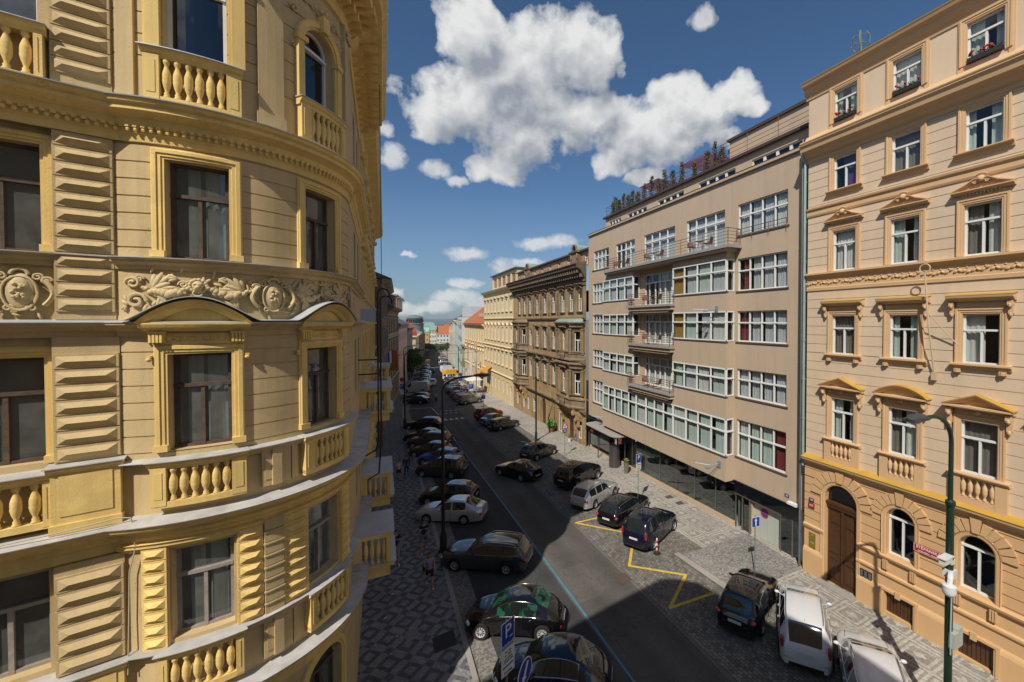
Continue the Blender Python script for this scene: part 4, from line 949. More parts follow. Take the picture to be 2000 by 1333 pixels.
# window trims
def trim(F, y, c, d, mt, par, kind, hw=hw):
    m_ = MB(); F.sweep(m_, [(y - hw, c), (y - hw, d), (y + hw, d), (y + hw, c)], [(0, 0), (0, .04), (.05, .04), (.055, .06), (.13, .06), (.14, .085), (.20, .085), (.21, 0)])
    if kind == 'attic': F.sweep(m_, [(y - hw - .1, c - .3), (y - hw - .1, d + .1), (y + hw + .1, d + .1), (y + hw + .1, c - .3)], [(0, 0), (0, .04), (.16, .04), (.16, 0)])
    if kind == '5': F.mold(m_, [(0, c - .22), (.08, c - .2), (.12, c - .08), (.22, c - .04), (.22, c), (0, c + .02)], y - .82, y + .82)
    if kind == '4':
        F.box(m_, y - .62, y + .62, 0, .07, d + .21, d + .42)
        F.mold(m_, [(0, d + .38), (.14, d + .38), (.2, d + .44), (.25, d + .46), (.25, d + .5), (0, d + .52)], y - .86, y + .86)
        F.sweep(m_, [(y - .86, d + .50), (y - .45, d + .66), (y - .2, d + .82), (y + .2, d + .82), (y + .45, d + .66), (y + .86, d + .50)], [(-.05, 0), (-.05, .18), (0, .25), (.03, .25), (.03, 0)])
        m_.add([F.fn(y - .8, .1, d + .5), F.fn(y + .8, .1, d + .5), F.fn(y + .2, .1, d + .8), F.fn(y - .2, .1, d + .8)], [(0, 1, 2, 3)])
        F.blob(m_, y, .2, d + .82, (.13, .09, .12), 10); F.blob(m_, y, .28, d + .8, (.06, .05, .07), 8)
        for sg in (-1, 1): scroll(F, m_, y + sg * .17, d + .72, .07, sg, o=.2, r=.025); 
        for i in range(7): F.blob(m_, y - .16 + i * .053, .2, d + .95 + .06 * math.sin(PI * i / 6), (.035, .05, .035), 6)
        for i in range(10): F.box(m_, y - .5 + i * .1, y - .45 + i * .1, .07, .14, d + .3, d + .38)
    if kind == '3':
        F.box(m_, y - .66, y + .66, 0, .06, d + .21, d + .45)
        F.mold(m_, [(0, d + .45), (.16, d + .45), (.24, d + .52), (.34, d + .58), (.36, d + .66), (0, d + .72)], y - .92, y + .92)
        F.mold(m_, [(0, c - .2), (.06, c - .2), (.1, c - .1), (.2, c - .06), (.2, c), (0, c + .02)], y - .84, y + .84)
        for sg in (-1, 1):
            F.box(m_, y + sg * .62 - .09, y + sg * .62 + .09, 0, .14, c - .34, c - .2); F.box(m_, y + sg * .62 - .03, y + sg * .62 + .03, .14, .17, c - .34, c - .2)
            x = y + sg * .8; F.box(m_, x - .07, x + .07, 0, .22, d + .28, d + .45); F.box(m_, x - .06, x + .06, 0, .14, d - .02, d + .28); F.blob(m_, x, .16, d + .28, (.07, .09, .1), 8); F.blob(m_, x, .1, d - .04, (.06, .07, .09), 8)
    if kind in ('tri', 'seg'):
        F.box(m_, y - .66, y + .66, 0, .06, d + .21, d + .42)
        for i in range(9): F.blob(m_, y - .48 + i * .12, .08, d + .3 + .02 * (-1) ** i, (.07, .03, .04), 7, rot=.5 * (-1) ** i)
        F.blob(m_, y, .12, d + .34, (.09, .06, .09), 10)
        F.mold(m_, [(0, d + .42), (.18, d + .42), (.28, d + .48), (.36, d + .5), (.36, d + .56), (0, d + .58)], y - .95, y + .95)
        if kind == 'tri': cu = [(y - .98, d + .56), (y, d + .98), (y + .98, d + .56)]
        else: cu = [(y - .98 + 1.96 * i / 14, d + .56 + .42 * math.sin(PI * i / 14) ** .8) for i in range(15)]
        F.sweep(m_, cu, [(-.12, 0), (-.12, .2), (-.05, .3), (0, .38), (.02, .38), (.02, 0)])
        vs = []
        for p in cu: vs += [F.fn(p[0], .12, d + .56), F.fn(p[0], .12, p[1])]
        m_.add(vs, [(2 * i, 2 * i + 2, 2 * i + 3, 2 * i + 1) for i in range(len(cu) - 1)])
        for sg in (-1, 1):
            x = y + sg * .82; F.box(m_, x - .08, x + .08, 0, .26, d + .24, d + .42); F.box(m_, x - .07, x + .07, 0, .15, d - .15, d + .24); F.blob(m_, x, .2, d + .22, (.08, .1, .1), 8); F.blob(m_, x, .12, d - .18, (.07, .08, .1), 8)
    o = m_.build('window_surround', mt, par)
    if kind in ('tri', 'seg'):
        m2 = MB(); F.sweep(m2, cu, [(.022, 0), (.022, .39), (.04, .39), (.05, 0)]); m2.build('flashing', M_OCH, o)
    if kind == '3': m2 = MB(); F.mold(m2, [(0, d + .722), (.365, d + .662), (.365, d + .68), (0, d + .75)], y - .94, y + .94); m2.build('flashing', M_OCH, o)
    return o
random.seed(5)
cur_or = [[(M_CURW, .02, .48), (M_CURD, .55, .98)], [(M_CURG, .04, .4), (M_CURG, .75, .98)], [(M_CURW, .0, .3), (M_CURG, .6, .98)], [(M_CURD, .02, .98)], [(M_CURW, .02, .98)]]
for j, y in enumerate(WY):
    trim(FO, y, 22.45, 23.96, M_OTR, OB, 'attic'); trim(FO, y, *rows['5'], M_OTR, OB, '5'); trim(FO, y, *rows['4'], M_OTR, OB, '4'); trim(FO, y, *rows['3'], M_OTR, OB, '3'); trim(FO, y, *rows['2'], M_OTR, OB, 'seg' if j % 2 else 'tri')
    for k, (c, d) in list(rows.items()) + [('6', (22.45, 23.96))]:
        cu = cur_or[(j * 3 + int(k)) % 5]
        if k == '5' and j == 0: cu = [(M_CURP, .02, .98)]
        window(FO, OB, y - hw, y + hw, c, d, .12, M_WHITE, G_WIN, .67, (.5,), fw=.06, curtain=cu)
    # little balustrade under the first floor windows
    if True:
        c = rows['2'][0]; m_ = MB(); FO.mold(m_, [(0, c - .14), (.14, c - .14), (.2, c - .08), (.24, c - .04), (.24, c), (0, c + .02)], y - .86, y + .86)
        for a, b_ in ((y - .8, y - .48), (y + .48, y + .8)): FO.box(m_, a, b_, 0, .14, 6.2, c - .12)
        FO.box(m_, y - .49, y + .49, 0, .13, 6.2, 6.52); w_ = m_.build('balustrade', M_OTR, OB)
        for i in range(5): baluster(FO, y - .4 + i * .2, .08, 6.52, c - .14 - 6.52, w_, M_OTR, rs=1.15)
for y in WY[1:]:
    window(FOg, OB, y - hw, y + hw, 3.0, 4.62, .28, M_WHITE, G_WIN, .92, (.5,), fw=.06, arch=hw)
    m_ = MB(); FOg.box(m_, y - hw, y + hw, -.16, -.12, .52, 1.38)
    for i in range(8): FOg.box(m_, y - hw + .01 + i * .128, y - hw + .115 + i * .128, -.12, -.095, .53, 1.37)
    m_.build('cellar_hatch', M_DOORW, OB)
# carved double door with a fanlight
yb = gz(11.5) + .05; m_ = MB(); FOg.box(m_, 10.83, 12.27, -.29, -.24, yb, 4.0)
for a, b_ in ((10.86, 11.5), (11.6, 12.24)):
    for c, d in ((yb + .25, 1.35), (1.45, 1.65), (1.75, 3.1), (3.2, 3.7)):
        FOg.box(m_, a + .07, b_ - .07, -.24, -.215, c, d); FOg.box(m_, a + .14, b_ - .14, -.215, -.19, c + .06, d - .06)
    FOg.box(m_, a, b_, -.24, -.20, yb, yb + .2)
FOg.box(m_, 11.5, 11.6, -.24, -.16, yb, 3.95); FOg.blob(m_, 11.55, -.16, 3.82, (.06, .04, .08), 8)
FOg.mold(m_, [(-.29, 3.95), (-.14, 3.95), (-.12, 4.05), (-.06, 4.15), (-.05, 4.25), (-.29, 4.27)], 10.81, 12.29)
dr = m_.build('door', M_DOORW, OB); m2 = MB(); m2.tube([(19.55, 11.47, 1.9), (19.5, 11.47, 1.9), (19.5, 11.47, 2.05)], .02, 6); m2.build('handle', mat('brass', (.5, .36, .12), .3, metal=1.0, var=0), dr)
m_ = MB(); m_.poly([FOg.fn(11.55 - .73 * math.cos(PI * i / 14), -.25, 4.3 + (.88 * math.sin(PI * i / 14))) for i in range(15)]); m_.build('fanlight', G_DARK, OB)
m_ = MB(); FOg.box(m_, 10.7, 12.4, 0, .5, gz(11.5) + .05, gz(11.5) + .14); m_.build('doorstep', M_KERB, OB)
# plates
def plate(F, y, z, w, h, col, nm, txt=None, tcol=(.8, .8, .8), par=None, ts=.12, lab=None, cat=None, o=.0, border=None, sub=None):
    m_ = MB(); F.box(m_, y - w / 2, y + w / 2, o, o + .02, z - h / 2, z + h / 2); a = m_.build(nm, mat('enamel ' + nm + str(round(col[0], 2)), col, .35, .03, 3, spec=.5), par)
    if lab: tag(a, lab, cat)
    tm = MB()
    if border:
        for q0, q1, r0, r1 in ((-.5, .5, .5, .5), ): pass
        F.sweep(tm, [(y - w / 2 + .02, z - h / 2 + .02), (y + w / 2 - .02, z - h / 2 + .02), (y + w / 2 - .02, z + h / 2 - .02), (y - w / 2 + .02, z + h / 2 - .02)], [(0, o + .02), (0, o + .024), (.012, o + .024), (.012, o + .02)], closed=True)
    for (t, s_, dz) in ([(txt, ts, 0)] if txt and not sub else []) + (sub or []):
        q = text_mb(t, s_); vs = [F.fn(y - v[0], o + .024 + v[2], z + dz + v[1]) for v in q.v]; tm.add(vs, q.f)
    if tm.v: tm.build('lettering', mat('enamel lettering %.2f' % tcol[0], tcol, .4, 0), a)
    return a
FS = right(19.37)
plate(FS, 8.08, 3.88, 1.0, .34, (.35, .02, .02), 'street_sign', None, (.75, .73, .7), None, lab='red enamel street name sign with white letters on the orange wall', cat='street sign', o=.06, border=1, sub=[('ŠTĚPÁNSKÁ', .15, .045), ('NOVÉ MĚSTO - PRAHA 1', .062, -.095)])
plate(FS, 12.93, 4.03, .24, .18, (.03, .04, .16), 'number_plate', '18', (.75, .75, .75), None, .14, 'small blue house number plate above a red one beside the brown door', 'house number', .06)
plate(FS, 12.93, 3.76, .32, .24, (.35, .04, .03), 'number_plate', '612', (.75, .7, .65), None, .13, 'small red house number plate under the blue one beside the brown door', 'house number', .06)
plate(FS, 12.92, 1.95, .34, .78, (.20, .15, .02), 'name_plate', None, (.5, .6, .4), None, lab='tall brass coloured name plate on the orange wall left of the door', cat='plate', o=.0, sub=[('< a', .13, -.1), ('•••', .1, .28)])
for i in range(3):
    m_ = MB(); FS.box(m_, 10.62 - i * .17, 10.48 - i * .17, .0, .05, 1.5, 1.85); FS.box(m_, 10.60 - i * .17, 10.50 - i * .17, .05, .055, 1.54, 1.81, 1)
    tag(m_.build('door_entry_panel', [mat('dark metal', (.03, .03, .03), .5, 0), mat('steel face', (.35, .35, .36), .35, 0, metal=.8)]), 'steel bell panel of a row of three beside the brown door', 'intercom', group='bell panels beside the brown door')
# flower boxes in the attic windows
M_BOX = mat('dark planter', (.03, .022, .02), .7, .1); M_LEAF = mat('green leaves', (.05, .12, .03), .8, .35, 12); M_GER = mat('red geranium', (.55, .03, .02), .7, .2, 20)
def leaves(mb, c, rad, n, size, mi=0, seed=1, flat=1.0):
    rnd = random.Random(seed)
    for i in range(n):
        while True:
            p = Vector((rnd.uniform(-1, 1), rnd.uniform(-1, 1), rnd.uniform(-1, 1)))
            if p.length < 1: break
        p = Vector((c[0] + p.x * rad[0], c[1] + p.y * rad[1], c[2] + p.z * rad[2])); a = Vector((rnd.gauss(0, 1), rnd.gauss(0, 1), rnd.gauss(0, 1))).normalized(); b_ = a.orthogonal().normalized(); s_ = size * rnd.uniform(.6, 1.3)
        mb.add([tuple(p - a * s_), tuple(p + b_ * s_ * .55), tuple(p + a * s_), tuple(p - b_ * s_ * .55)], [(0, 1, 2, 3)], mi)
labs = ['dark flower box with red geraniums in the attic window nearest the beige building', 'dark flower box with a few red blooms in the middle attic window', 'dark flower box full of red geraniums in the attic window at the upper right corner']
for j in range(3):
    y = WY[j]; t = empty('flower_box', (19.42, y, 22.45), labs[j], 'flower box', 'flower boxes of the orange house')
    m_ = MB(); m_.box(19.30, 19.50, y - .46, y + .46, 22.46, 22.62); m_.build('box', M_BOX, t)
    m_ = MB(); leaves(m_, (19.38, y, 22.68), (.12, .48, .09), 150, .045, seed=j); m_.build('leaves', M_LEAF, t)
    m_ = MB(); rnd = random.Random(j)
    for i in range(9 if j != 1 else 5): m_.ball((19.32 + rnd.uniform(-.05, .08), y + rnd.uniform(-.45, .45), 22.78 + rnd.uniform(-.04, .05)), (.05, .06, .04), 6)
    m_.build('blossoms', M_GER, t)
# roof aerial, flagpole-like wire stand on the facade, drainpipes
t = empty('aerial', (21.2, 11.9, 24.6), 'skeletal round television aerial standing on the orange roof against the sky', 'antenna'); m_ = MB(); X_, Y_ = 21.2, 11.9
m_.tube([(X_, Y_, 24.6), (X_, Y_, 27.3)], .025, 6)
for k in range(4):
    a = k * PI / 2 + .4; m_.tube([(X_, Y_, 26.2)] + [(X_ + .38 * math.sin(PI * (t_ + 1) / 8) ** .5 * math.cos(a), Y_ + .38 * math.sin(PI * (t_ + 1) / 8) ** .5 * math.sin(a), 26.2 + 1.1 * (t_ + 1) / 8) for t_ in range(7)], .018, 5)
for z in (26.5, 26.9): m_.tube([(X_ + .36 * math.cos(a), Y_ + .36 * math.sin(a), z) for a in [2 * PI * i / 10 for i in range(11)]], .014, 5)
m_.build('mast', mat('greenish metal', (.20, .24, .12), .6), t)
m_ = MB(); m_.tube([(19.38, 8.0, 10.9), (19.0, 8.05, 12.8), (18.9, 8.15, 14.9)], .03, 6); m_.tube([(18.9, 8.15 + .17 * math.cos(a), 15.05 + .17 * math.sin(a)) for a in [2 * PI * i / 12 for i in range(13)]], .025, 5); m_.tube([(19.4, 7.3, 12.1), (18.95, 8.1, 13.4)], .02, 5); m_.box(19.3, 19.42, 7.92, 8.08, 10.7, 11.0)
tag(m_.build('flagpole', mat('sand paint', (.55, .42, .28), .6)), 'thin sand coloured pole with a ring at its top leaning from the peach wall', 'pole')
m_ = MB(); m_.tube([(18.95, 13.42, 21.8), (19.05, 13.45, 21.4), (19.36, 13.47, 21.0), (19.38, 13.47, 5.6)], .065, 10)
for z in range(6, 21, 2): m_.lathe([(.085, 0), (.085, .08)], (19.38, 13.47, z), 10)
tag(m_.build('drainpipe', mat('verdigris zinc', (.30, .40, .38), .5, .15, 2, metal=.3)), 'pale green drainpipe running down beside the peach facade', 'drainpipe')
m_ = MB(); m_.tube([(19.42, 13.64, 22.3), (19.42, 13.64, 3.2)], .05, 10); m_.tube([(19.42, 13.64, 3.2), (19.42, 13.64, .3)], .055, 10)
tag(m_.build('drainpipe', mat('dark zinc', (.16, .19, .20), .5, .15, 2, metal=.4)), 'dark grey drainpipe at the edge of the beige building', 'drainpipe')

# ================================================================ beige hotel-like building
M_BE = mat('beige plaster', (.485, .375, .27), .9, .05, .35, .2, 60, streak=.12); M_BES = mat('dark grey sill', (.09, .08, .075), .6, .1); M_BRN = mat('brown painted edge', (.075, .05, .045), .6, .1); M_RAIL = mat('rusty railing', (.17, .085, .06), .7, .15, 8); M_CONC = mat('balcony slab', (.30, .285, .27), .8, .1, 2)
BB = empty('beige_building', (19.9, 26, gz(26)), 'beige functionalist building with wide white windows, bays and balconies', 'building')
XB, XBAY = 19.9, 19.2
FBm = right(XB); FBy = right(XBAY)
Z = {6: (18.29, 20.22), 5: (14.88, 16.87), 4: (11.75, 13.63), 3: (8.31, 10.05), 2: (4.57, 6.88)}
holes = [(a, b_, *Z[6]) for a, b_ in ((14.83, 18.28), (34.2, 37.3))] + [(14.83, 18.28, *Z[k]) for k in (5, 4, 3, 2)] + [(34.9, 37.5, *Z[k]) for k in (5, 4, 3, 2)]
holes += [(a, b_, 17.75, 20.22) for a, b_ in ((19.34, 23.0), (24.3, 28.3), (29.7, 32.85))]
holes += [(24.2, 28.2, Z[k][0] - .55, Z[k][1]) for k in (5, 4, 3)]
mb = MB(); FBm.wall(mb, 13.72, 38.45, 3.0, 22.1, holes, depth=.16)
mb.add([(XB, 38.45, -1), (XB, 38.45, 22.1), (34, 38.45, 22.1), (34, 38.45, -1)], [(0, 1, 2, 3)]); mb.add([(XB, 13.72, -1), (XB, 13.72, 22.1), (34, 13.72, 22.1), (34, 13.72, -1)], [(0, 1, 2, 3)])
mb.add([(XB, 13.72, 22.1), (XB, 38.45, 22.1), (34, 38.45, 22.1), (34, 13.72, 22.1)], [(0, 1, 2, 3)])
mb.build('wall', [M_BE, M_ROOM], BB)
# bays: near 18.5-23.7, far 28.9-34.1; first floor runs through
def curt_pick(k):
    return [M_CURB, M_CURG, M_CURW, M_CURB, M_CURG][k % 5]
def bay(y0, y1, z0, z1, win, par):
    m_ = MB(); c, d = win
    FBy.wall(m_, y0, y1, z0, z1, [(y0 + .06, y1 - .06, c, d)], depth=.04, room=0)
    for y in (y0, y1):
        for (a, b_) in ((z0, c), (d, z1)): m_.add([(XBAY, y, a), (XB, y, a), (XB, y, b_), (XBAY, y, b_)], [(0, 1, 2, 3)])
    m_.add([(XBAY, y0, z0), (XB, y0, z0), (XB, y1, z0), (XBAY, y1, z0)], [(0, 1, 2, 3)]); m_.add([(XBAY, y0, z1), (XB, y0, z1), (XB, y1, z1), (XBAY, y1, z1)], [(0, 1, 2, 3)])
    m_.add([(XBAY, y0, c), (XB, y0, c), (XB, y1, c), (XBAY, y1, c), (XBAY, y0, d), (XB, y0, d), (XB, y1, d), (XBAY, y1, d)], [(0, 1, 2, 3), (4, 5, 6, 7)])
    return m_
for (y0, y1) in ((18.5, 23.7), (28.9, 34.15)):
    for k, zt, zb in ((5, 17.65, 13.9), (4, 13.9, 10.2), (3, 10.2, 7.05)):
        bay(y0, y1, zb, zt, Z[k], BB).build('bay', M_BE, BB)
        n = 3; gl = y0 + .9 if False else y0
        m2 = MB(); m2.box(XBAY - .05, XBAY + .12, y0 - .04, y1 + .04, Z[k][0] - .08, Z[k][0]); m2.build('sill', M_BES, BB)
        cl = [curt_pick(i + k + int(y0)) for i in range(4)]
        if y0 < 20 and k in (5, 4): cl[3] = M_CURO
        window(FBy, BB, y0 + .02, y1 - .02, Z[k][0], Z[k][1], .02, M_WHITE, G_WIN, .64, (.25, .5, .75), (.25, .5, .75), fw=.075, curtain=[(cl[i], .02 + .25 * i, .235 + .25 * i) for i in range(4)])
        for y in (y0 + .03, y1 - .03):
            FSd = Fac(lambda s_, o, e, yy=y, sg=(-1 if y < (y0 + y1) / 2 else 1): (XBAY + s_, yy + sg * o, e))
            window(FSd, BB, .03, .66, Z[k][0], Z[k][1], 0.0, M_WHITE, G_WIN, .64, (), fw=.07, curtain=None)
        # dark inside of the bay
        m2 = MB(); m2.add([(XBAY + .5, y0 + .08, Z[k][0]), (XBAY + .5, y1 - .08, Z[k][0]), (XBAY + .5, y1 - .08, Z[k][1]), (XBAY + .5, y0 + .08, Z[k][1])], [(0, 1, 2, 3)]); m2.build('bay_interior', M_ROOM, BB)
c, d = Z[2]; bay(18.5, 34.15, 2.95, 7.05, Z[2], BB).build('bay', M_BE, BB)
m2 = MB(); m2.box(XBAY - .05, XBAY + .12, 18.46, 34.2, c - .09, c); m2.build('sill', M_BES, BB)
m2 = MB(); m2.add([(XBAY + .5, 18.6, c), (XBAY + .5, 34.1, c), (XBAY + .5, 34.1, d), (XBAY + .5, 18.6, d)], [(0, 1, 2, 3)]); m2.build('bay_interior', M_ROOM, BB)
ed = [18.52, 22.2, 23.6, 27.0, 28.4, 31.9, 34.13]
for i in range(6):
    a, b_ = ed[i], ed[i + 1]; w = b_ - a; n = 3 if w > 3 else (2 if w > 2 else 1)
    window(FBy, BB, a, b_, c, d, .02, M_WHITE, G_WIN, .66, [j / n for j in range(1, n)], [j / n for j in range(1, n)], fw=.075, curtain=[(M_CURG if n > 1 else M_CURW, .03 + j / n, (j + 1) / n - .03) for j in range(n)])
for y, sg in ((18.53, -1), (34.12, 1)):
    FSd = Fac(lambda s_, o, e, yy=y, g_=sg: (XBAY + s_, yy + g_ * o, e)); window(FSd, BB, .03, .66, c, d, 0, M_WHITE, G_WIN, .66, (), fw=.07)
# ordinary windows of the flat parts
for k in (6, 5, 4, 3, 2):
    cs = [M_CURB] * 4
    if k == 6: cs = [M_CURW, M_CURB, M_CURB, M_CURW]
    if k == 5: cs = [M_CURR, M_CURB, M_CURB, M_CURB]; cs = cs[::-1]
    if k == 4: cs = [M_CURB, M_CURB, M_CURB, M_CURR]
    if k == 2: cs = [M_CURR, M_CURG, M_CURG, M_CURW]
    window(FBm, BB, 14.83, 18.28, *Z[k], .14, M_WHITE, G_WIN, .62, (.25, .5, .75), (.25, .5, .75), fw=.07, curtain=[(cs[i], .02 + .25 * i, .235 + .25 * i) for i in range(4)])
    window(FBm, BB, 34.9 - (.7 if k == 6 else 0), 37.5 - (.2 if k == 6 else 0), *Z[k], .14, M_WHITE, G_WIN, .62, (.25, .5, .75), (.25, .5, .75), fw=.07, curtain=[(M_CURB, .02, .98)])
    m2 = MB(); m2.box(XB - .06, XB + .1, 14.72, 18.38, Z[k][0] - .09, Z[k][0] - .01); m2.box(XB - .06, XB + .1, 34.1, 37.6, Z[k][0] - .09, Z[k][0] - .01); m2.build('sill', M_BES, BB)
for (a, b_) in ((19.34, 23.0), (24.3, 28.3), (29.7, 32.85)):
    window(FBm, BB, a, b_, 17.75, 20.22, .14, M_WHITE, G_WIN, .72, (.25, .5, .75), (.25, .5, .75), fw=.085, curtain=[(M_CURB, .02, .98)])
for k in (5, 4, 3):
    window(FBm, BB, 24.2, 28.2, Z[k][0] - .55, Z[k][1], .14, M_WHITE, G_WIN, .72, (.14, .34, .5, .66, .86), (.25, .5, .75), fw=.08, curtain=[(M_CURW, .02, .98)])
# long balcony under row 6 and three small ones
def railing(mb, pts, z, h, n=4, r=.016, step=1.6):
    for (a, b_) in zip(pts, pts[1:]):
        a = Vector(a); b_ = Vector(b_)
        for i in range(n): zz = z + h * (i + 1) / n; mb.tube([(a.x, a.y, zz), (b_.x, b_.y, zz)], r * (1.5 if i == n - 1 else 1), 5)
        m = max(1, int((b_ - a).length / step))
        for i in range(m + 1): p = a + (b_ - a) * i / m; mb.tube([(p.x, p.y, z - .1), (p.x, p.y, z + h)], r * 1.3, 5)
m_ = MB(); m_.box(18.75, XB, 17.95, 33.2, 17.5, 17.68); m_.build('balcony_slab', M_CONC, BB); m_ = MB(); m_.box(18.85, XB, 18.3, 33.2, 17.35, 17.5); m_.build('balcony_beam', M_BE, BB)
m_ = MB(); railing(m_, [(19.85, 33.1), (18.82, 33.1), (18.82, 18.05), (19.85, 18.05)], 17.68, 1.0, 5, step=1.9); m_.build('railing', M_RAIL, BB)
for k in (5, 4, 3):
    z = Z[k][0] - .6; m_ = MB(); m_.box(18.72, XB, 23.4, 29.2, z - .16, z); m_.build('balcony_slab', M_CONC, BB)
    m_ = MB(); m_.box(18.85, XB, 23.5, 29.1, z - .42, z - .16); m_.box(18.95, XB, 24.0, 28.6, z - .6, z - .42); m_.build('balcony_beam', M_BRN if False else M_BE, BB)
    m_ = MB(); railing(m_, [(19.15, 29.05), (18.78, 29.05), (18.78, 23.5), (19.15, 23.5)], z, .95, 6, step=1.85); m_.build('railing', M_RAIL, BB)
for a in (14.83, ):
    m_ = MB(); railing(m_, [(XB - .12, 14.83), (XB - .12, 18.28)], 18.2, .45, 2, step=1.1); m_.build('railing', M_RAIL, BB)
# parapet, set-back clerestory, roof edge, penthouse
m_ = MB(); m_.box(XB - .16, XB + .3, 13.68, 38.5, 22.0, 22.16); m_.build('parapet_cap', M_BE, BB); m_ = MB(); m_.box(XB - .18, XB + .3, 13.66, 38.52, 22.162, 22.19); m_.build('flashing', M_BRN, BB)
FC = right(20.65); grp = [(14.4, 17.9), (19.2, 22.6), (24.2, 27.4), (29.0, 32.0), (33.2, 35.4)]
mb = MB(); FC.wall(mb, 13.9, 36.1, 22.16, 23.42, [(a, b_, 22.32, 22.98) for a, b_ in grp], depth=.14); mb.add([(20.65, 36.1, 22.1), (20.65, 36.1, 23.4), (34, 36.1, 23.4), (34, 36.1, 22.1)], [(0, 1, 2, 3)]); mb.build('clerestory_wall', [M_BE, M_ROOM], BB)
for a, b_ in grp: window(FC, BB, a, b_, 22.32, 22.98, .12, M_WHITE, G_WIN, 0, (.25, .5, .75), (), fw=.06, bars=1.3)
m_ = MB(); m_.box(20.4, 34, 13.7, 36.3, 23.42, 23.58); m_.build('roof_slab', M_BRN, BB)
m_ = MB(); m_.box(21.6, 30, 13.9, 20.6, 23.58, 25.35); m_.build('penthouse_wall', M_BE, BB); m_ = MB(); m_.box(21.45, 30.2, 13.8, 20.75, 25.35, 25.5); m_.build('penthouse_roof', M_BRN, BB); m_ = MB(); m_.box(22.1, 22.3, 36.0, 36.3, 23.58, 24.6); m_.box(22.0, 30, 33.5, 33.8, 23.58, 24.3); m_.build('parapet_wall', M_BE, BB)
m_ = MB(); railing(m_, [(20.75, 36.1), (20.75, 20.6)], 23.58, 1.0, 3, r=.014, step=1.7); railing(m_, [(20.75, 20.6), (20.75, 13.9)], 23.58, 1.35, 5, r=.014, step=1.9); railing(m_, [(22.2, 36.1), (20.75, 36.1)], 23.58, 1.0, 3, r=.014, step=1.5); m_.build('railing', M_RAIL, BB)
m_ = MB()
for (x0, x1) in ((22.4, 24.4),):
    m_.add([(x0, 14.4, 25.5), (x0, 16.9, 25.5), (x1, 16.9, 25.5), (x1, 14.4, 25.5), ((x0 + x1) / 2, 14.6, 26.3), ((x0 + x1) / 2, 16.7, 26.3)], [(0, 1, 5, 4), (2, 3, 4, 5), (0, 4, 3), (1, 2, 5)])
m_.build('skylight', G_DARK, BB)
# ground floor: recessed shop front, lobby, garage
M_SHOP = glassmat('shop glass', (.5, .68, .62), 2.0, .55, .01); M_BLK = mat('black glass fascia', (.006, .007, .009), .06, 0, spec=.8); M_ST = mat('brushed steel', (.30, .28, .26), .3, .1, 3, metal=.8)
M_GAR = mat('pale garage panel', (.42, .45, .40), .5, .04, 1.5); M_STONE = mat('pale stone plinth', (.50, .38, .27), .8, .08, 1.5)
def zg(y): return gz(y) + .06
m_ = MB()
for (a, b_) in zip([18.3, 20, 22, 24, 26, 28, 30], [20, 22, 24, 26, 28, 30, 31.2]):
    m_.mark(); m_.add([(XB - .02, a, zg(a) + .32), (XB - .02, b_, zg(b_) + .32), (XB - .02, b_, 2.75), (XB - .02, a, 2.75)], [(0, 1, 2, 3)])
m_.mark(); m_.add([(XB - .02, 33.8, zg(34) + .5), (XB - .02, 38.3, zg(38) + .5), (XB - .02, 38.3, 2.2), (XB - .02, 33.8, 2.2)], [(0, 1, 2, 3)])
m_.build_pieces('shop_window', M_SHOP, BB)
m_ = MB()
for y in (18.28, 20, 22, 24, 26, 28, 30, 31.2, 33.8, 36, 38.3): m_.box(XB - .05, XB + .03, y - .025, y + .025, zg(y), 3.0)
m_.box(XB - .06, XB + .02, 18.3, 38.35, 2.72, 2.78); m_.build('shop_frame', M_ST, BB)
m_ = MB(); m_.box(XB - .04, XB + .1, 18.3, 38.4, 2.78, 3.0); m_.box(XB - .08, XB + .1, 13.9, 18.4, 2.25, 3.02); m_.box(XB - .04, XB + .1, 33.8, 38.4, 2.2, 2.8); m_.build('fascia', M_BLK, BB)
m_ = MB()
for (a, b_) in zip(range(18, 38), range(19, 39)): a = max(a, 18.3); b_ = min(b_, 38.4); m_.add([(XB - .08, a, zg(a) - .2), (XB - .08, b_, zg(b_) - .2), (XB - .08, b_, zg(b_) + .30), (XB - .08, a, zg(a) + .30), (XB + .1, b_, zg(b_) + .30), (XB + .1, a, zg(a) + .30)], [(0, 1, 2, 3), (3, 2, 4, 5)])
m_.build('plinth', M_STONE, BB)
m_ = MB(); m_.box(23.6, 23.7, 13.7, 38.4, -1, 3.0); m_.box(XB, 23.7, 13.7, 38.4, -.62, -.6); m_.box(XB, 23.7, 13.7, 38.4, 2.99, 3.0); m_.box(20.3, 23.6, 31.2, 31.3, -.6, 3); m_.box(20.1, 23.6, 18.2, 18.3, -.6, 3); m_.build('lobby_wall', mat('lobby interior', (.10, .12, .10), .8, .2, 1), BB)
m_ = MB(); m_.box(21.6, 21.7, 27.6, 31.0, -.5, 2.4); m_.box(20.6, 20.7, 35.8, 38.2, -.4, 2.0); m_.build('green_panel', mat('pale green panel', (.25, .50, .36), .7, .1, 2), BB)
m_ = MB(); m_.box(21, 22.4, 24.2, 26.4, -.3, .5); m_.build('bench', mat('orange wood', (.35, .16, .05), .6), BB)
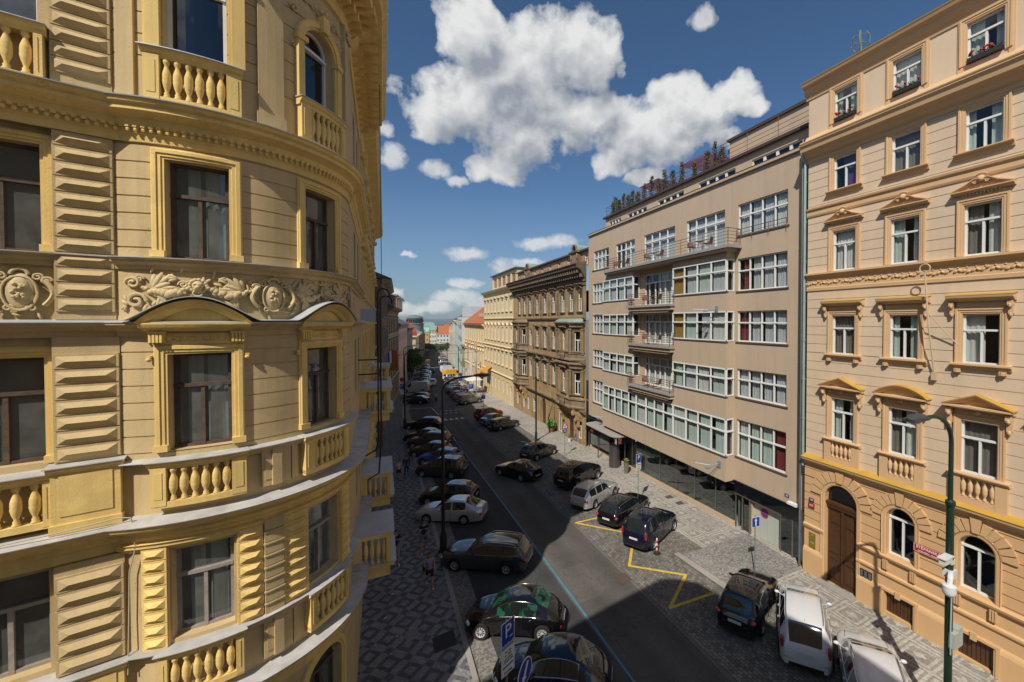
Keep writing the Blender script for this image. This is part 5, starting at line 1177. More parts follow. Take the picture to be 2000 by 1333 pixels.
# recessed doors (y 17.25-18.25), garage (15.1-17.2), end glass
m_ = MB(); m_.box(XB + .25, XB + .3, 17.75, 18.2, zg(18), 2.3); m_.box(XB - .02, XB + .02, 17.2, 17.75, zg(17.5) + .1, 2.3); m_.box(XB - .04, XB, 14.0, 15.05, zg(14.5) + .12, 2.28); m_.build('glass_door', M_SHOP, BB)
m_ = MB()
for y in (17.2, 17.75, 15.08, 14.35, 13.95): m_.box(XB - .07, XB + .05, y - .04, y + .04, zg(y), 2.3)
m_.box(XB - .06, XB + .04, 13.7, 13.95, .25, 3.0); m_.box(XB - .10, XB + .04, 15.0, 18.3, 2.2, 2.27); m_.build('door_frame', M_ST, BB)
m_ = MB()
for i in range(4): y = 15.15 + i * .51; m_.box(XB + .22, XB + .26, y, y + .495, zg(y), 2.25)
gd = m_.build('garage_door', M_GAR, BB); m_ = MB(); m_.box(XB + .05, XB + .3, 17.12, 17.2, zg(17), 2.25); m_.build('garage_jamb', M_STONE, BB)
m_ = MB()
for i in range(9): m_.add([(XB + .04, 17.10, .35 + i * .2), (XB + .04, 17.18, .43 + i * .2), (XB + .04, 17.18, .53 + i * .2), (XB + .04, 17.10, .45 + i * .2)], [(0, 1, 2, 3)])
m_.build('hazard_stripes', M_YEL, BB)
def disc(F, m_, y, z, r0, r1, o, n=24, mi=0):
    v = []; 
    for i in range(n): a = 2 * PI * i / n; v += [F.fn(y + r0 * math.cos(a), o, z + r0 * math.sin(a)), F.fn(y + r1 * math.cos(a), o, z + r1 * math.sin(a))]
    m_.add(v, [(2 * i, 2 * ((i + 1) % n), 2 * ((i + 1) % n) + 1, 2 * i + 1) for i in range(n)], mi)
m_ = MB(); FG = right(XB + .2); disc(FG, m_, 16.35, 1.7, .0, .21, .0, mi=1); disc(FG, m_, 16.35, 1.7, .2, .27, .004, mi=0); FG.box(m_, 16.35 - .2, 16.35 + .2, .003, .006, 1.67, 1.73, 0)
tag(m_.build('no_stopping_sign', [mat('sign red', (.45, .02, .03), .5, 0), mat('sign blue', (.01, .06, .35), .5, 0)]), 'round red and blue no stopping sign on the pale garage door', 'road sign')
plate(FBm, 14.75, 3.42, .26, .18, (.03, .04, .14), 'number_plate', '18', (.7, .7, .72), None, .14, 'dark blue house number plate low on the beige wall above the garage', 'house number', .0)
m_ = MB(); m_.box(19.55, 19.8, 13.95, 14.5, 3.15, 3.27); m_.tube([(19.8, 14.1, 3.1), (19.9, 14.1, 3.1)], .04, 6); m_.box(19.6, 19.75, 14.45, 14.55, 3.12, 3.24)
tag(m_.build('security_camera', M_WHITE), 'white security camera on the beige wall above the garage corner', 'security camera')
# steel entrance canopy with rounded nose
t = empty('canopy', (19.9, 33.0, 2.2), 'grey steel entrance canopy with rounded corners and red lettering on the beige building', 'canopy')
cx0 = 18.35; pts = [(XB, 36.6), (cx0 + .6, 36.6)] + [(cx0 + .6 - .6 * math.sin(PI * i / 12), 36.0 + .6 * math.cos(PI * i / 12)) for i in range(1, 7)] + [(cx0 + .8 - .8 * math.cos(PI * i / 16), 31.4 - .8 * math.sin(PI * i / 16)) for i in range(0, 9)] + [(XB, 30.6)]
m_ = MB(); m_.extrude([(p[0], p[1], 2.62) for p in pts], (0, 0, .06)); m_.build('roof', M_CONC, t)
m_ = MB(); n = len(pts); v = [(p[0], p[1], 2.62) for p in pts] + [(p[0], p[1], 2.05) for p in pts]; m_.add(v, [(i, i + 1, n + i + 1, n + i) for i in range(n - 1)] + [tuple(range(n, 2 * n))]); m_.build('fascia', mat('mirror steel', (.25, .24, .23), .12, .05, metal=1.0), t)
for (px, py, mode) in ((cx0 - .01, 34.8, 'x'), (18.9, 30.59, 'y')):
    q = text_mb('efef' if mode == 'x' else 'ef', .42); vs = [(px - .01 - v_[2], py - v_[0], 2.33 + v_[1]) if mode == 'x' else (px + v_[0], py - .01 - v_[2], 2.33 + v_[1]) for v_ in q.v]; mm = MB(); mm.add(vs, q.f); mm.build('lettering', mat('red letters', (.5, .03, .02), .5, 0), t)
m_ = MB(); m_.tube([(19.0, 31.6, 2.05), (19.0, 31.6, gz(31.6))], .5, 16); m_.tube([(18.9, 34.5, 2.05), (18.9, 34.5, gz(34.5) + .06)], .05, 8); m_.build('post', mat('ribbed steel', (.12, .11, .11), .4, .1, metal=.6), t)
# planter by the entrance
def potplant(x, y, r, h, potm, lab, leafn=160, lr=.22, lh=.28, tall=0, cat='potted plant', grp=None, lm=None, ls=.06):
    t = empty('potted_plant', (x, y, gz(y) + .06), lab, cat, grp); z = gz(y) + .06
    m_ = MB(); m_.lathe([(r * .7, z), (r, z + h), (r * .85, z + h), (r * .8, z + h - .05), (0, z + h - .05)], (x, y, 0), 14); m_.build('pot', potm, t)
    m_ = MB()
    for k in range(5): a = k * 1.25; m_.tube([(x, y, z + h - .05), (x + .1 * math.cos(a), y + .1 * math.sin(a), z + h + lh * .6)], .012, 5)
    m_.build('stem', mat('stem', (.08, .05, .03), .9), t)
    m_ = MB(); leaves(m_, (x, y, z + h + lh * .8), (lr, lr, lh), leafn, ls, seed=int(x * 7 + y)); m_.build('leaves', lm or M_LEAF, t); return t
potplant(19.0, 29.6, .24, 1.0, M_ST, 'tall grey planter with a yellow green bush beside the steel canopy', lm=mat('yellow green leaves', (.20, .22, .03), .8, .3, 12), lr=.2, lh=.16)
# wall lamps of the beige building
for i, (y, z) in enumerate(((19.3, 14.35 - .55), (34.9, 14.35 - .55), (19.0, 3.95), (34.6, 3.6))):
    xw = XBAY if 18.5 < y < 34.15 else XB
    m_ = MB(); m_.box(xw - .05, xw, y - .12, y + .12, z - .25, z + .15); m_.tube([(xw - .05, y, z), (xw - .55, y + .25, z - .08), (xw - 1.2, y + .9, z - .02)], .022, 6); m_.tube([(xw - .05, y, z - .1), (xw - .9, y + .1, z - .12)], .02, 6); m_.box(xw - 1.0, xw - .75, y + .02, y + .2, z - .2, z - .12)
    tag(m_.build('wall_lamp', mat('blue grey metal', (.22, .30, .36), .45, .05, metal=.3)), ['thin blue grey bracket lamp on the near bay between the top two bay windows', 'thin blue grey bracket lamp high on the far bay of the beige building', 'thin blue grey bracket lamp under the first floor windows near the garage', 'thin blue grey bracket lamp above the steel canopy'][i], 'wall lamp', 'bracket lamps of the beige building')
# roof terrace: potted shrubs, purple parasols, ventilators, chairs
M_CONI = mat('dark conifer', (.035, .075, .02), .9, .35, 6); M_CONB = mat('browned conifer', (.17, .11, .045), .9, .3, 6)
ty = [20.9, 21.5, 22.3, 23.6, 25.0, 26.1, 27.1, 27.9, 29.0, 30.0, 31.0, 32.0, 32.7, 33.5, 34.2, 34.9, 35.5]
tb = [1, 1, 1, 0, 1, 1, 0, 0, 1, 1, 1, 0, 0, 0, 0, 0, 1]
for i, y in enumerate(ty):
    z = 23.58; x = 21.15; hh = (1.3, 1.8, 1.5, 1.2, 1.65, 1.4, 1.75)[i % 7] * (.95 if y > 30 else 1.05)
    t = empty('potted_shrub', (x, y, z), ('browned' if tb[i] else 'green') + ' potted shrub on the roof terrace, number %s from its near end' % ['one', 'two', 'three', 'four', 'five', 'six', 'seven', 'eight', 'nine', 'ten', 'eleven', 'twelve', 'thirteen', 'fourteen', 'fifteen', 'sixteen', 'seventeen'][i], 'shrub', 'potted shrubs on the roof terrace')
    m_ = MB(); m_.lathe([(.16, z), (.22, z + .28), (.2, z + .28), (0, z + .26)], (x, y, 0), 10); m_.build('pot', mat('dark pot', (.08, .06, .06), .8), t)
    m_ = MB(); m_.tube([(x, y, z + .2), (x + .02, y, z + hh * .6), (x - .02, y + .02, z + hh)], [.02, .015, .006], 5); m_.build('trunk', mat('bark', (.09, .06, .04), .95, .2, 8), t)
    m_ = MB(); rnd = random.Random(i); wd = rnd.uniform(.8, 1.5)
    for k in range(7): fz = k / 6; leaves(m_, (x + rnd.uniform(-.07, .07), y + rnd.uniform(-.07, .07), z + .35 + fz * (hh - .35)), (.27 * wd * (1.1 - .5 * fz), .27 * wd * (1.1 - .5 * fz), .18), 120, .065, 1 if rnd.random() < .3 else 0, seed=i * 9 + k)
    m_.build('crown', [M_CONB, M_CONI] if tb[i] else [M_CONI, M_CONB], t)
for i, (y, x, s_) in enumerate(((24.0, 22.9, 1.6), (30.0, 22.8, 1.4))):
    t = empty('parasol', (x, y, 23.58), ['purple parasol on the roof terrace nearer the penthouse', 'purple parasol at the far end of the roof terrace'][i], 'parasol', 'purple parasols on the roof'); z = 23.58
    m_ = MB(); m_.tube([(x, y, z), (x, y, z + 2.3)], .03, 8); m_.build('pole', M_ST, t)
    m_ = MB(); c4 = [(x - s_, y - s_, z + 1.75), (x + s_, y - s_, z + 1.75), (x + s_, y + s_, z + 1.75), (x - s_, y + s_, z + 1.75)]
    for k in range(4): m_.add([c4[k], c4[(k + 1) % 4], (x, y, z + 2.4)], [(0, 1, 2)])
    cm_ = mat('purple canvas', (.20, .13, .21), .85, 0); b_ = cm_.node_tree.nodes['Principled BSDF']; tl_ = cm_.node_tree.nodes.new('ShaderNodeBsdfTranslucent'); tl_.inputs[0].default_value = (.20, .12, .21, 1); mx_ = cm_.node_tree.nodes.new('ShaderNodeMixShader'); mx_.inputs[0].default_value = .55; cm_.node_tree.links.new(b_.outputs[0], mx_.inputs[1]); cm_.node_tree.links.new(tl_.outputs[0], mx_.inputs[2]); cm_.node_tree.links.new(mx_.outputs[0], cm_.node_tree.nodes['Material Output'].inputs[0]); m_.build('canopy', cm_, t)
for i, (x, y, z, h) in enumerate(((22.6, 21.3, 24.6, .75), (24.0, 26.0, 24.6, .8), (24.2, 27.2, 24.6, .6))):
    m_ = MB(); m_.lathe([(.2, 23.58), (.2, z + h * .5), (.28, z + h * .55), (.28, z + h * .9), (.22, z + h), (0, z + h)], (x, y, 0), 14)
    for k in range(3): m_.lathe([(.29, z + h * (.6 + .1 * k)), (.31, z + h * (.63 + .1 * k)), (.29, z + h * (.66 + .1 * k))], (x, y, 0), 14)
    tag(m_.build('roof_ventilator', mat('galvanised steel', (.45, .46, .47), .3, .1, metal=.9)), ['shiny steel ventilator next to the penthouse wall', 'shiny steel ventilator rising behind the purple parasols', 'short steel ventilator behind the far purple parasol'][i], 'ventilator', 'roof ventilators')
def chair():
    t = empty('balcony_chair', (0, 0, 0), 'x', 'chair', off=False)
    m_ = MB(); m_.box(-.22, .22, -.22, .22, .42, .46); m_.build('seat', M_RAIL, t); m_ = MB(); m_.add([(-.22, .2, .46), (.22, .2, .46), (.22, .32, .85), (-.22, .32, .85)], [(0, 1, 2, 3)]); m_.box(-.24, -.2, .18, .24, .4, .66); m_.build('backrest', M_RAIL, t)
    for sx in (-1, 1):
        for sy in (-1, 1): m_ = MB(); m_.tube([(sx * .2, sy * .2, .43), (sx * .22, sy * .23, 0)], .014, 5); m_.build('leg', M_RAIL, t)
        m_ = MB(); m_.box(sx * .24 - .02, sx * .24 + .02, -.18, .24, .62, .65); m_.build('armrest', M_RAIL, t)
    return t
def table():
    t = empty('balcony_table', (0, 0, 0), 'x', 'table', off=False); m_ = MB(); m_.lathe([(0, .70), (.3, .70), (.3, .72), (0, .72)], n=16); m_.build('table_top', M_CONC, t)
    for k in range(3): a = k * 2.1; m_ = MB(); m_.tube([(.05 * math.cos(a), .05 * math.sin(a), .7), (.25 * math.cos(a), .25 * math.sin(a), 0)], .012, 5); m_.build('leg', M_ST, t)
    return t
ch = chair(); tb_ = table(); first = [True, True]
spots = []
for (yy, nm) in ((21.0, 'nearest'), (26.2, 'second'), (31.0, 'farthest')): spots.append((19.3, yy, 17.68, 'the long top balcony, %s group' % nm))
for k, nm in ((5, 'upper'), (4, 'middle'), (3, 'lower')): spots.append((19.15, 26.2, Z[k][0] - .6, 'the %s small balcony' % nm))
for (x, y, z, where) in spots:
    for dy, rz, side in ((-.75, R(200), 'right'), (.75, R(-20), 'left')):
        lab = 'brown metal chair on %s, %s of its table' % (where, side)
        if first[0]: ch.location = (x, y + dy, z); ch.rotation_euler = (0, 0, rz); ch['label'] = lab; ch['group'] = 'balcony chairs'; first[0] = False
        else: dup(ch, (x, y + dy, z), rz, lab, 'balcony chairs')
    lab = 'small round table on %s of the beige building' % where
    if first[1]: tb_.location = (x, y, z); tb_['label'] = lab; tb_['group'] = 'balcony tables'; first[1] = False
    else: dup(tb_, (x, y, z), 0, lab, 'balcony tables')
# ================================================================ brown weathered house with two bays
M_BR = mat('weathered ochre stucco', (.40, .27, .135), .92, .14, .9, .4, 40, streak=.45, stain=.62, staincol=(.10, .075, .05)); M_BRD = mat('blackened stone', (.13, .10, .075), .95, .25, 1.5, .4, 30, streak=.3); M_BRO = mat('grimy stone trim', (.24, .175, .11), .92, .2, 1.2, .3, 30, streak=.45, stain=.55, staincol=(.07, .055, .045)); M_ROSE = mat('red roof sheet', (.24, .085, .05), .6, .25, 1.5); M_GRR = mat('verdigris roof', (.22, .32, .29), .6, .2, 1.5)
XW = 19.6; FW = right(XW)
WB = empty('brown_house', (XW, 51.5, gz(51.5)), 'weathered brown neo-baroque house with two bays and a blackened bracketed cornice', 'building')
bw = [39.9, 42.2, 44.6, 47.5, 50.5, 53.5, 56.5, 59.0, 61.5]
fl3 = [(14.1, 16.3), (9.5, 11.9), (5.0, 7.4)]
bays = [(38.9, 45.5), (57.4, 62.8)]
holes = [(y - .5, y + .5, c, d) for y in bw for c, d in fl3[:1]] + [(y - .5, y + .5, c, d) for y in bw[3:6] + [56.5] for c, d in fl3[1:]]
gnd = [(44.9, 46.1, zg(45.5), 2.1, 'arch', .8), (50.3, 51.7, zg(51), 1.9, 'arch', 1.0), (41.6, 42.9, zg(42) + .05, 1.6), (39.5, 40.4, -.1, 2.0), (54.5, 55.5, -.1, 2.0), (59.2, 60.2, -.3, 1.9), (62.3, 63.3, -.3, 1.9), (57.1, 58.0, -.2, 1.9)]
mb = MB(); FW.wall(mb, 38.45, 64.9, gz(64.9) - .1, 17.4, holes + gnd, depth=.18, grooves=[-1 + .42 * i for i in range(9)], gd=.04)
mb.add([(XW, 64.9, -2), (XW, 64.9, 19), (30, 64.9, 19), (30, 64.9, -2)], [(0, 1, 2, 3)]); mb.build('wall', [M_BR, M_ROOM], WB)
for y in bw: window(FW, WB, y - .5, y + .5, *fl3[0], .13, M_WHITE, G_WIN, .62, (.5,), fw=.07)
for y in bw[3:6] + [56.5]:
    for c, d in fl3[1:]: window(FW, WB, y - .5, y + .5, c, d, .13, M_WHITE, G_WIN, .62, (.5,), fw=.07)
for g_ in gnd:
    if g_[0] in (50.3, 41.6): m_ = MB(); FW.box(m_, g_[0] + .03, g_[1] - .03, -.17, -.12, g_[2], 2.4 if g_[0] > 50 else 1.5); m_.build('door', M_DOORW, WB)
    else: window(FW, WB, g_[0], g_[1], g_[2] + .1, g_[3], .16, M_WHITE, G_DARK, .7, (.5,), fw=.07, arch=((g_[1] - g_[0]) / 2 * g_[5]) if len(g_) > 4 else 0)
def hood(F, m_, y, c, d, kind, o=0, hw=.5):
    F.sweep(m_, [(y - hw, c), (y - hw, d), (y + hw, d), (y + hw, c)], [(0, o), (0, o + .06), (.1, o + .06), (.16, o + .12), (.2, o + .1), (.2, o)])
    F.mold(m_, [(o, c - .2), (o + .08, c - .18), (o + .2, c - .08), (o + .2, c), (o, c)], y - .75, y + .75)
    if kind == 'flat': F.mold(m_, [(o, d + .3), (o + .2, d + .34), (o + .36, d + .46), (o + .36, d + .56), (o, d + .6)], y - .85, y + .85)
    if kind == 'arch':
        cu = [(y - .7 + 1.4 * i / 10, d + .25 + .32 * math.sin(PI * i / 10)) for i in range(11)]; F.sweep(m_, cu, [(-.1, o), (-.1, o + .2), (0, o + .3), (.04, o + .3), (.04, o)])
        F.mold(m_, [(o, d + .62), (o + .25, d + .66), (o + .42, d + .78), (o + .42, d + .86), (o, d + .9)], y - .85, y + .85)
    if kind == 'tri':
        cu = [(y - .95, d + .5), (y, d + 1.25), (y + .95, d + .5)]; F.sweep(m_, cu, [(-.14, o), (-.14, o + .2), (0, o + .42), (.05, o + .42), (.05, o)]); F.mold(m_, [(o, d + .35), (o + .3, d + .4), (o + .4, d + .5), (o, d + .55)], y - .98, y + .98); F.blob(m_, y, o + .15, d + .75, (.2, .12, .18), 8)
for y in bw:
    m_ = MB(); hood(FW, m_, y, *fl3[0], 'arch'); m_.build('window_hood', M_BRO, WB)
for y in bw[3:6]:
    m_ = MB(); hood(FW, m_, y, *fl3[1], 'flat'); m_.build('window_hood', M_BRO, WB); m_ = MB(); hood(FW, m_, y, *fl3[2], 'tri'); m_.build('window_hood', M_BRO, WB)
for (y0, y1) in bays:
    # canted bay, two storeys, on big brackets
    PRJ = .95; cant = 1.5; ym = (y0 + y1) / 2
    P_ = [(y0, 0), (y0 + cant, PRJ), (y1 - cant, PRJ), (y1, 0)]
    for (z0, z1, c, d) in ((8.6, 12.9, 9.5, 11.9), (3.4, 8.4, 5.0, 7.4)):
        for k in range(3):
            a, b_ = P_[k], P_[k + 1]; L_ = math.hypot(b_[0] - a[0], b_[1] - a[1]); ux, uo = (b_[0] - a[0]) / L_, (b_[1] - a[1]) / L_; nx, no = -uo, ux
            FF_ = Fac(lambda s_, o, e, a=a, ux=ux, uo=uo, nx=nx, no=no: (XW - (a[1] + s_ * uo + o * no), a[0] + s_ * ux + o * nx, e))
            w_ = .95 if k == 1 else .8; cs = [L_ / 2]
            m_ = MB(); FF_.wall(m_, 0, L_, z0, z1, [(L_ / 2 - w_ / 2, L_ / 2 + w_ / 2, c, d)], depth=.2, room=.5)
            m_.build('bay', [M_BR, M_ROOM], WB)
            window(FF_, WB, L_ / 2 - w_ / 2, L_ / 2 + w_ / 2, c, d, .18, M_WHITE, G_WIN, .6, (.5,), fw=.07, curtain=[(M_CURW, .02, .98)] if k == 1 else None)
            m_ = MB(); hood(FF_, m_, L_ / 2, c, d, 'flat', hw=w_ / 2)
            for x_ in (.1, L_ - .1): FF_.box(m_, x_ - .13, x_ + .13, 0, .22, c - .1, d + .3); FF_.box(m_, x_ - .17, x_ + .17, 0, .28, d + .1, d + .3)
            FF_.mold(m_, [(0, z1 - .5), (.15, z1 - .45), (.35, z1 - .2), (.45, z1 - .1), (.45, z1), (0, z1 + .1)], -.2, L_ + .2)
            FF_.mold(m_, [(0, z0), (.2, z0 + .05), (.25, z0 + .2), (.12, z0 + .35), (.12, z0 + .9), (.25, z0 + 1.0), (.25, z0 + 1.1), (0, z0 + 1.15)], -.15, L_ + .15)
            m_.build('bay_moulding', M_BRO, WB)
            if k == 1:
                m_ = MB(); FF_.box(m_, 0, L_, .05, .3, z0 + .1, z0 + .2); w_b = m_.build('balustrade', M_BRO, WB)
                for i in range(7): baluster(FF_, L_ / 2 - .6 + i * .2, .28, z0 + .3, .65, w_b, M_BRO, rs=1.2)
    m_ = MB(); pl = [(XW - p[1] * 1.0, p[0]) for p in P_]
    for (z, s_) in ((3.4, 1.0),):
        m_.add([(XW, y0, 3.4)] + [(x, y, 3.4) for x, y in pl] + [(XW, y1, 3.4)], [(0, 1, 2, 3, 4)])
        lo = [(XW - .05, y0 + .6, 2.3), (XW - .05, y1 - .6, 2.3)]
        m_.add([(pl[0][0], pl[0][1], 3.4), (pl[1][0] + .1, pl[1][1], 3.4), (pl[2][0] + .1, pl[2][1], 3.4), (pl[3][0], pl[3][1], 3.4), lo[0], lo[1]], [(0, 1, 4), (1, 2, 5, 4), (2, 3, 5)])
    for yy in (y0 + 1.3, y1 - 1.3):
        FW.box(m_, yy - .28, yy + .28, 0, .85, 2.75, 3.4); FW.box(m_, yy - .25, yy + .25, 0, .55, 2.1, 2.75); FW.box(m_, yy - .2, yy + .2, 0, .3, 1.3, 2.1); FW.blob(m_, yy, .75, 2.85, (.28, .22, .3), 8); FW.blob(m_, yy, .45, 2.1, (.25, .2, .25), 8)
    m_.build('bay_console', M_BR, WB)
    m_ = MB(); m_.add([(XW - .3, y0 - .1, 12.9), (XW - 1.35, y0 + cant - .1, 12.95), (XW - 1.35, y1 - cant + .1, 12.95), (XW - .3, y1 + .1, 12.9), (XW, y1, 13.4), (XW, y0, 13.4)], [(0, 1, 5), (1, 2, 4, 5), (2, 3, 4)]); m_.build('bay_roof', M_GRR if y0 < 50 else M_BRO, WB)
m_ = MB()
for prof in ([(0, 13.1), (.15, 13.15), (.25, 13.35), (.25, 13.45), (0, 13.5)], [(0, 8.2), (.2, 8.3), (.45, 8.5), (.45, 8.65), (0, 8.7)], [(0, 2.9), (.25, 3.0), (.4, 3.2), (.4, 3.35), (0, 3.4)], [(0, 16.9), (.08, 16.9), (.12, 17.1), (0, 17.2)]): FW.mold(m_, prof, 38.45, 64.9)
m_.build('string_course', M_BRO, WB)
for y in [46.1, 49, 52, 55]:
    m_ = MB(); FW.box(m_, y - .2, y + .2, 0, .18, 4.9, 7.9); FW.box(m_, y - .26, y + .26, 0, .26, 7.7, 8.1); FW.box(m_, y - .18, y + .18, 0, .16, 9.3, 12.6); FW.box(m_, y - .2, y + .2, 0, .12, 13.8, 16.5); FW.blob(m_, y, .12, 14.2, (.16, .1, .3), 8); m_.build('pilaster', M_BRO, WB)
m_ = MB(); FW.mold(m_, [(0, 17.2), (.1, 17.25), (.15, 17.6), (.7, 18.5), (1.15, 18.7), (1.2, 18.95), (1.3, 19.05), (0, 19.2)], 38.4, 65.0); m_.build('cornice', M_BRD, WB)
m_ = MB()
for i in range(44): m_.mark(); s_ = 38.8 + i * .6; FW.box(m_, s_ - .11, s_ + .11, .12, .62, 17.75, 18.2); FW.box(m_, s_ - .09, s_ + .09, .1, 1.0, 18.2, 18.55)
m_.build_pieces('bracket', M_BRO, WB); m_ = MB()
for i in range(88): s_ = 38.6 + i * .3; FW.box(m_, s_ - .07, s_ + .07, .08, .2, 17.32, 17.5)
m_.build('dentil_course', M_BRO, WB)
m_ = MB(); FW.mold(m_, [(0, 19.2), (1.32, 19.06), (1.33, 19.12), (0, 19.45)], 38.4, 65.0); m_.build('flashing', M_ROSE, WB)
FA = right(XW + .75); dm = [42.2, 59.0]
ah = [(y - .42, y + .42, 19.35, 20.5) for y in (39.9, 44.6, 47.5, 50.5, 53.5, 56.5, 61.5)]
mb = MB(); FA.wall(mb, 38.45, 64.9, 19.1, 20.85, ah, depth=.15); mb.add([(XW + .75, 64.9, 19), (XW + .75, 64.9, 20.8), (30, 64.9, 20.8), (30, 64.9, 19)], [(0, 1, 2, 3)]); mb.build('attic_wall', [M_BR, M_ROOM], WB)
for h in ah: window(FA, WB, *h, .13, M_WHITE, G_WIN, .62, (.5,), fw=.07)
m_ = MB(); m_.add([(XW + .5, 38.45, 20.85), (XW + .5, 65, 20.85), (28, 65, 22.0), (28, 38.45, 22.0)], [(0, 1, 2, 3)]); m_.box(XW + .45, XW + .7, 38.45, 65, 20.82, 21.0); m_.build('roof', mat('dark roof', (.08, .075, .07), .7, .15), WB)
for y in dm:
    m_ = MB(); F2 = right(XW + .45); F2.box(m_, y - .95, y + .95, -.3, .1, 19.2, 20.9); F2.box(m_, y - .35, y + .35, .1, .16, 19.5, 20.6); F2.mold(m_, [(0, 20.8), (.3, 20.85), (.35, 21.0), (0, 21.05)], y - 1.1, y + 1.1); F2.blob(m_, y - .8, .12, 20.4, (.2, .15, .4), 8); F2.blob(m_, y + .8, .12, 20.4, (.2, .15, .4), 8)
    cu = [(y - .62 * math.cos(PI * i / 12), 21.05 + .75 * math.sin(PI * i / 12)) for i in range(13)]; F2.sweep(m_, cu, [(-.18, -.1), (-.18, .12), (0, .2), (0, -.1)]); m_.build('dormer', M_BRO, WB)
    m_ = MB(); vs = []
    for p in cu: vs += [(XW + .5, p[0], p[1] + .02), (XW + 3.4, p[0], p[1] + .02)]
    m_.add(vs, [(2 * i, 2 * i + 2, 2 * i + 3, 2 * i + 1) for i in range(12)]); m_.build('dormer_roof', M_GRR, WB)
m_ = MB(); m_.box(XW + .4, XW + 2, 38.46, 38.7, 19.2, 20.9); m_.build('parapet_wall', mat('red brick', (.32, .12, .07), .9, .1, 3), WB)
plate(FW, 42.25, 1.95, 1.5, .42, (.05, .02, .02), 'shop_sign', 'Bistro D', (.65, .6, .55), None, .30, 'dark shop sign over the restaurant door of the brown house', 'shop sign', .05)
for i, (y, z, c) in enumerate(((43.6, .45, (.15, .22, .35)), (41.2, .3, (.35, .25, .16)), (40.9, -.05, (.12, .2, .4)))):
    m_ = MB(); FW.box(m_, y - .3, y + .3, .02, .06, z - .4, z + .4); FW.box(m_, y - .24, y + .24, .06, .065, z - .33, z + .33, 1)
    tag(m_.build('menu_board', [mat('red brown frame', (.25, .09, .04), .7), mat('board %d' % i, c, .7, .3, 12)]), ['blue menu board left of the restaurant door', 'framed menu board right of the restaurant door', 'blue menu board low on the wall beside the beige building'][i], 'menu board', 'menu boards of the restaurant')
potplant(18.75, 46.3, .42, .55, mat('wooden tub', (.22, .10, .05), .8, .2, 6), 'large leafy green shrub in a wooden tub in front of the brown house', 420, .62, .62, ls=.13, lm=mat('bright leaves', (.10, .22, .03), .7, .3, 6))
potplant(18.9, 41.2, .2, .4, mat('white pot', (.6, .6, .6), .6), 'small green plant in a white pot by the restaurant door', 90, .25, .3)

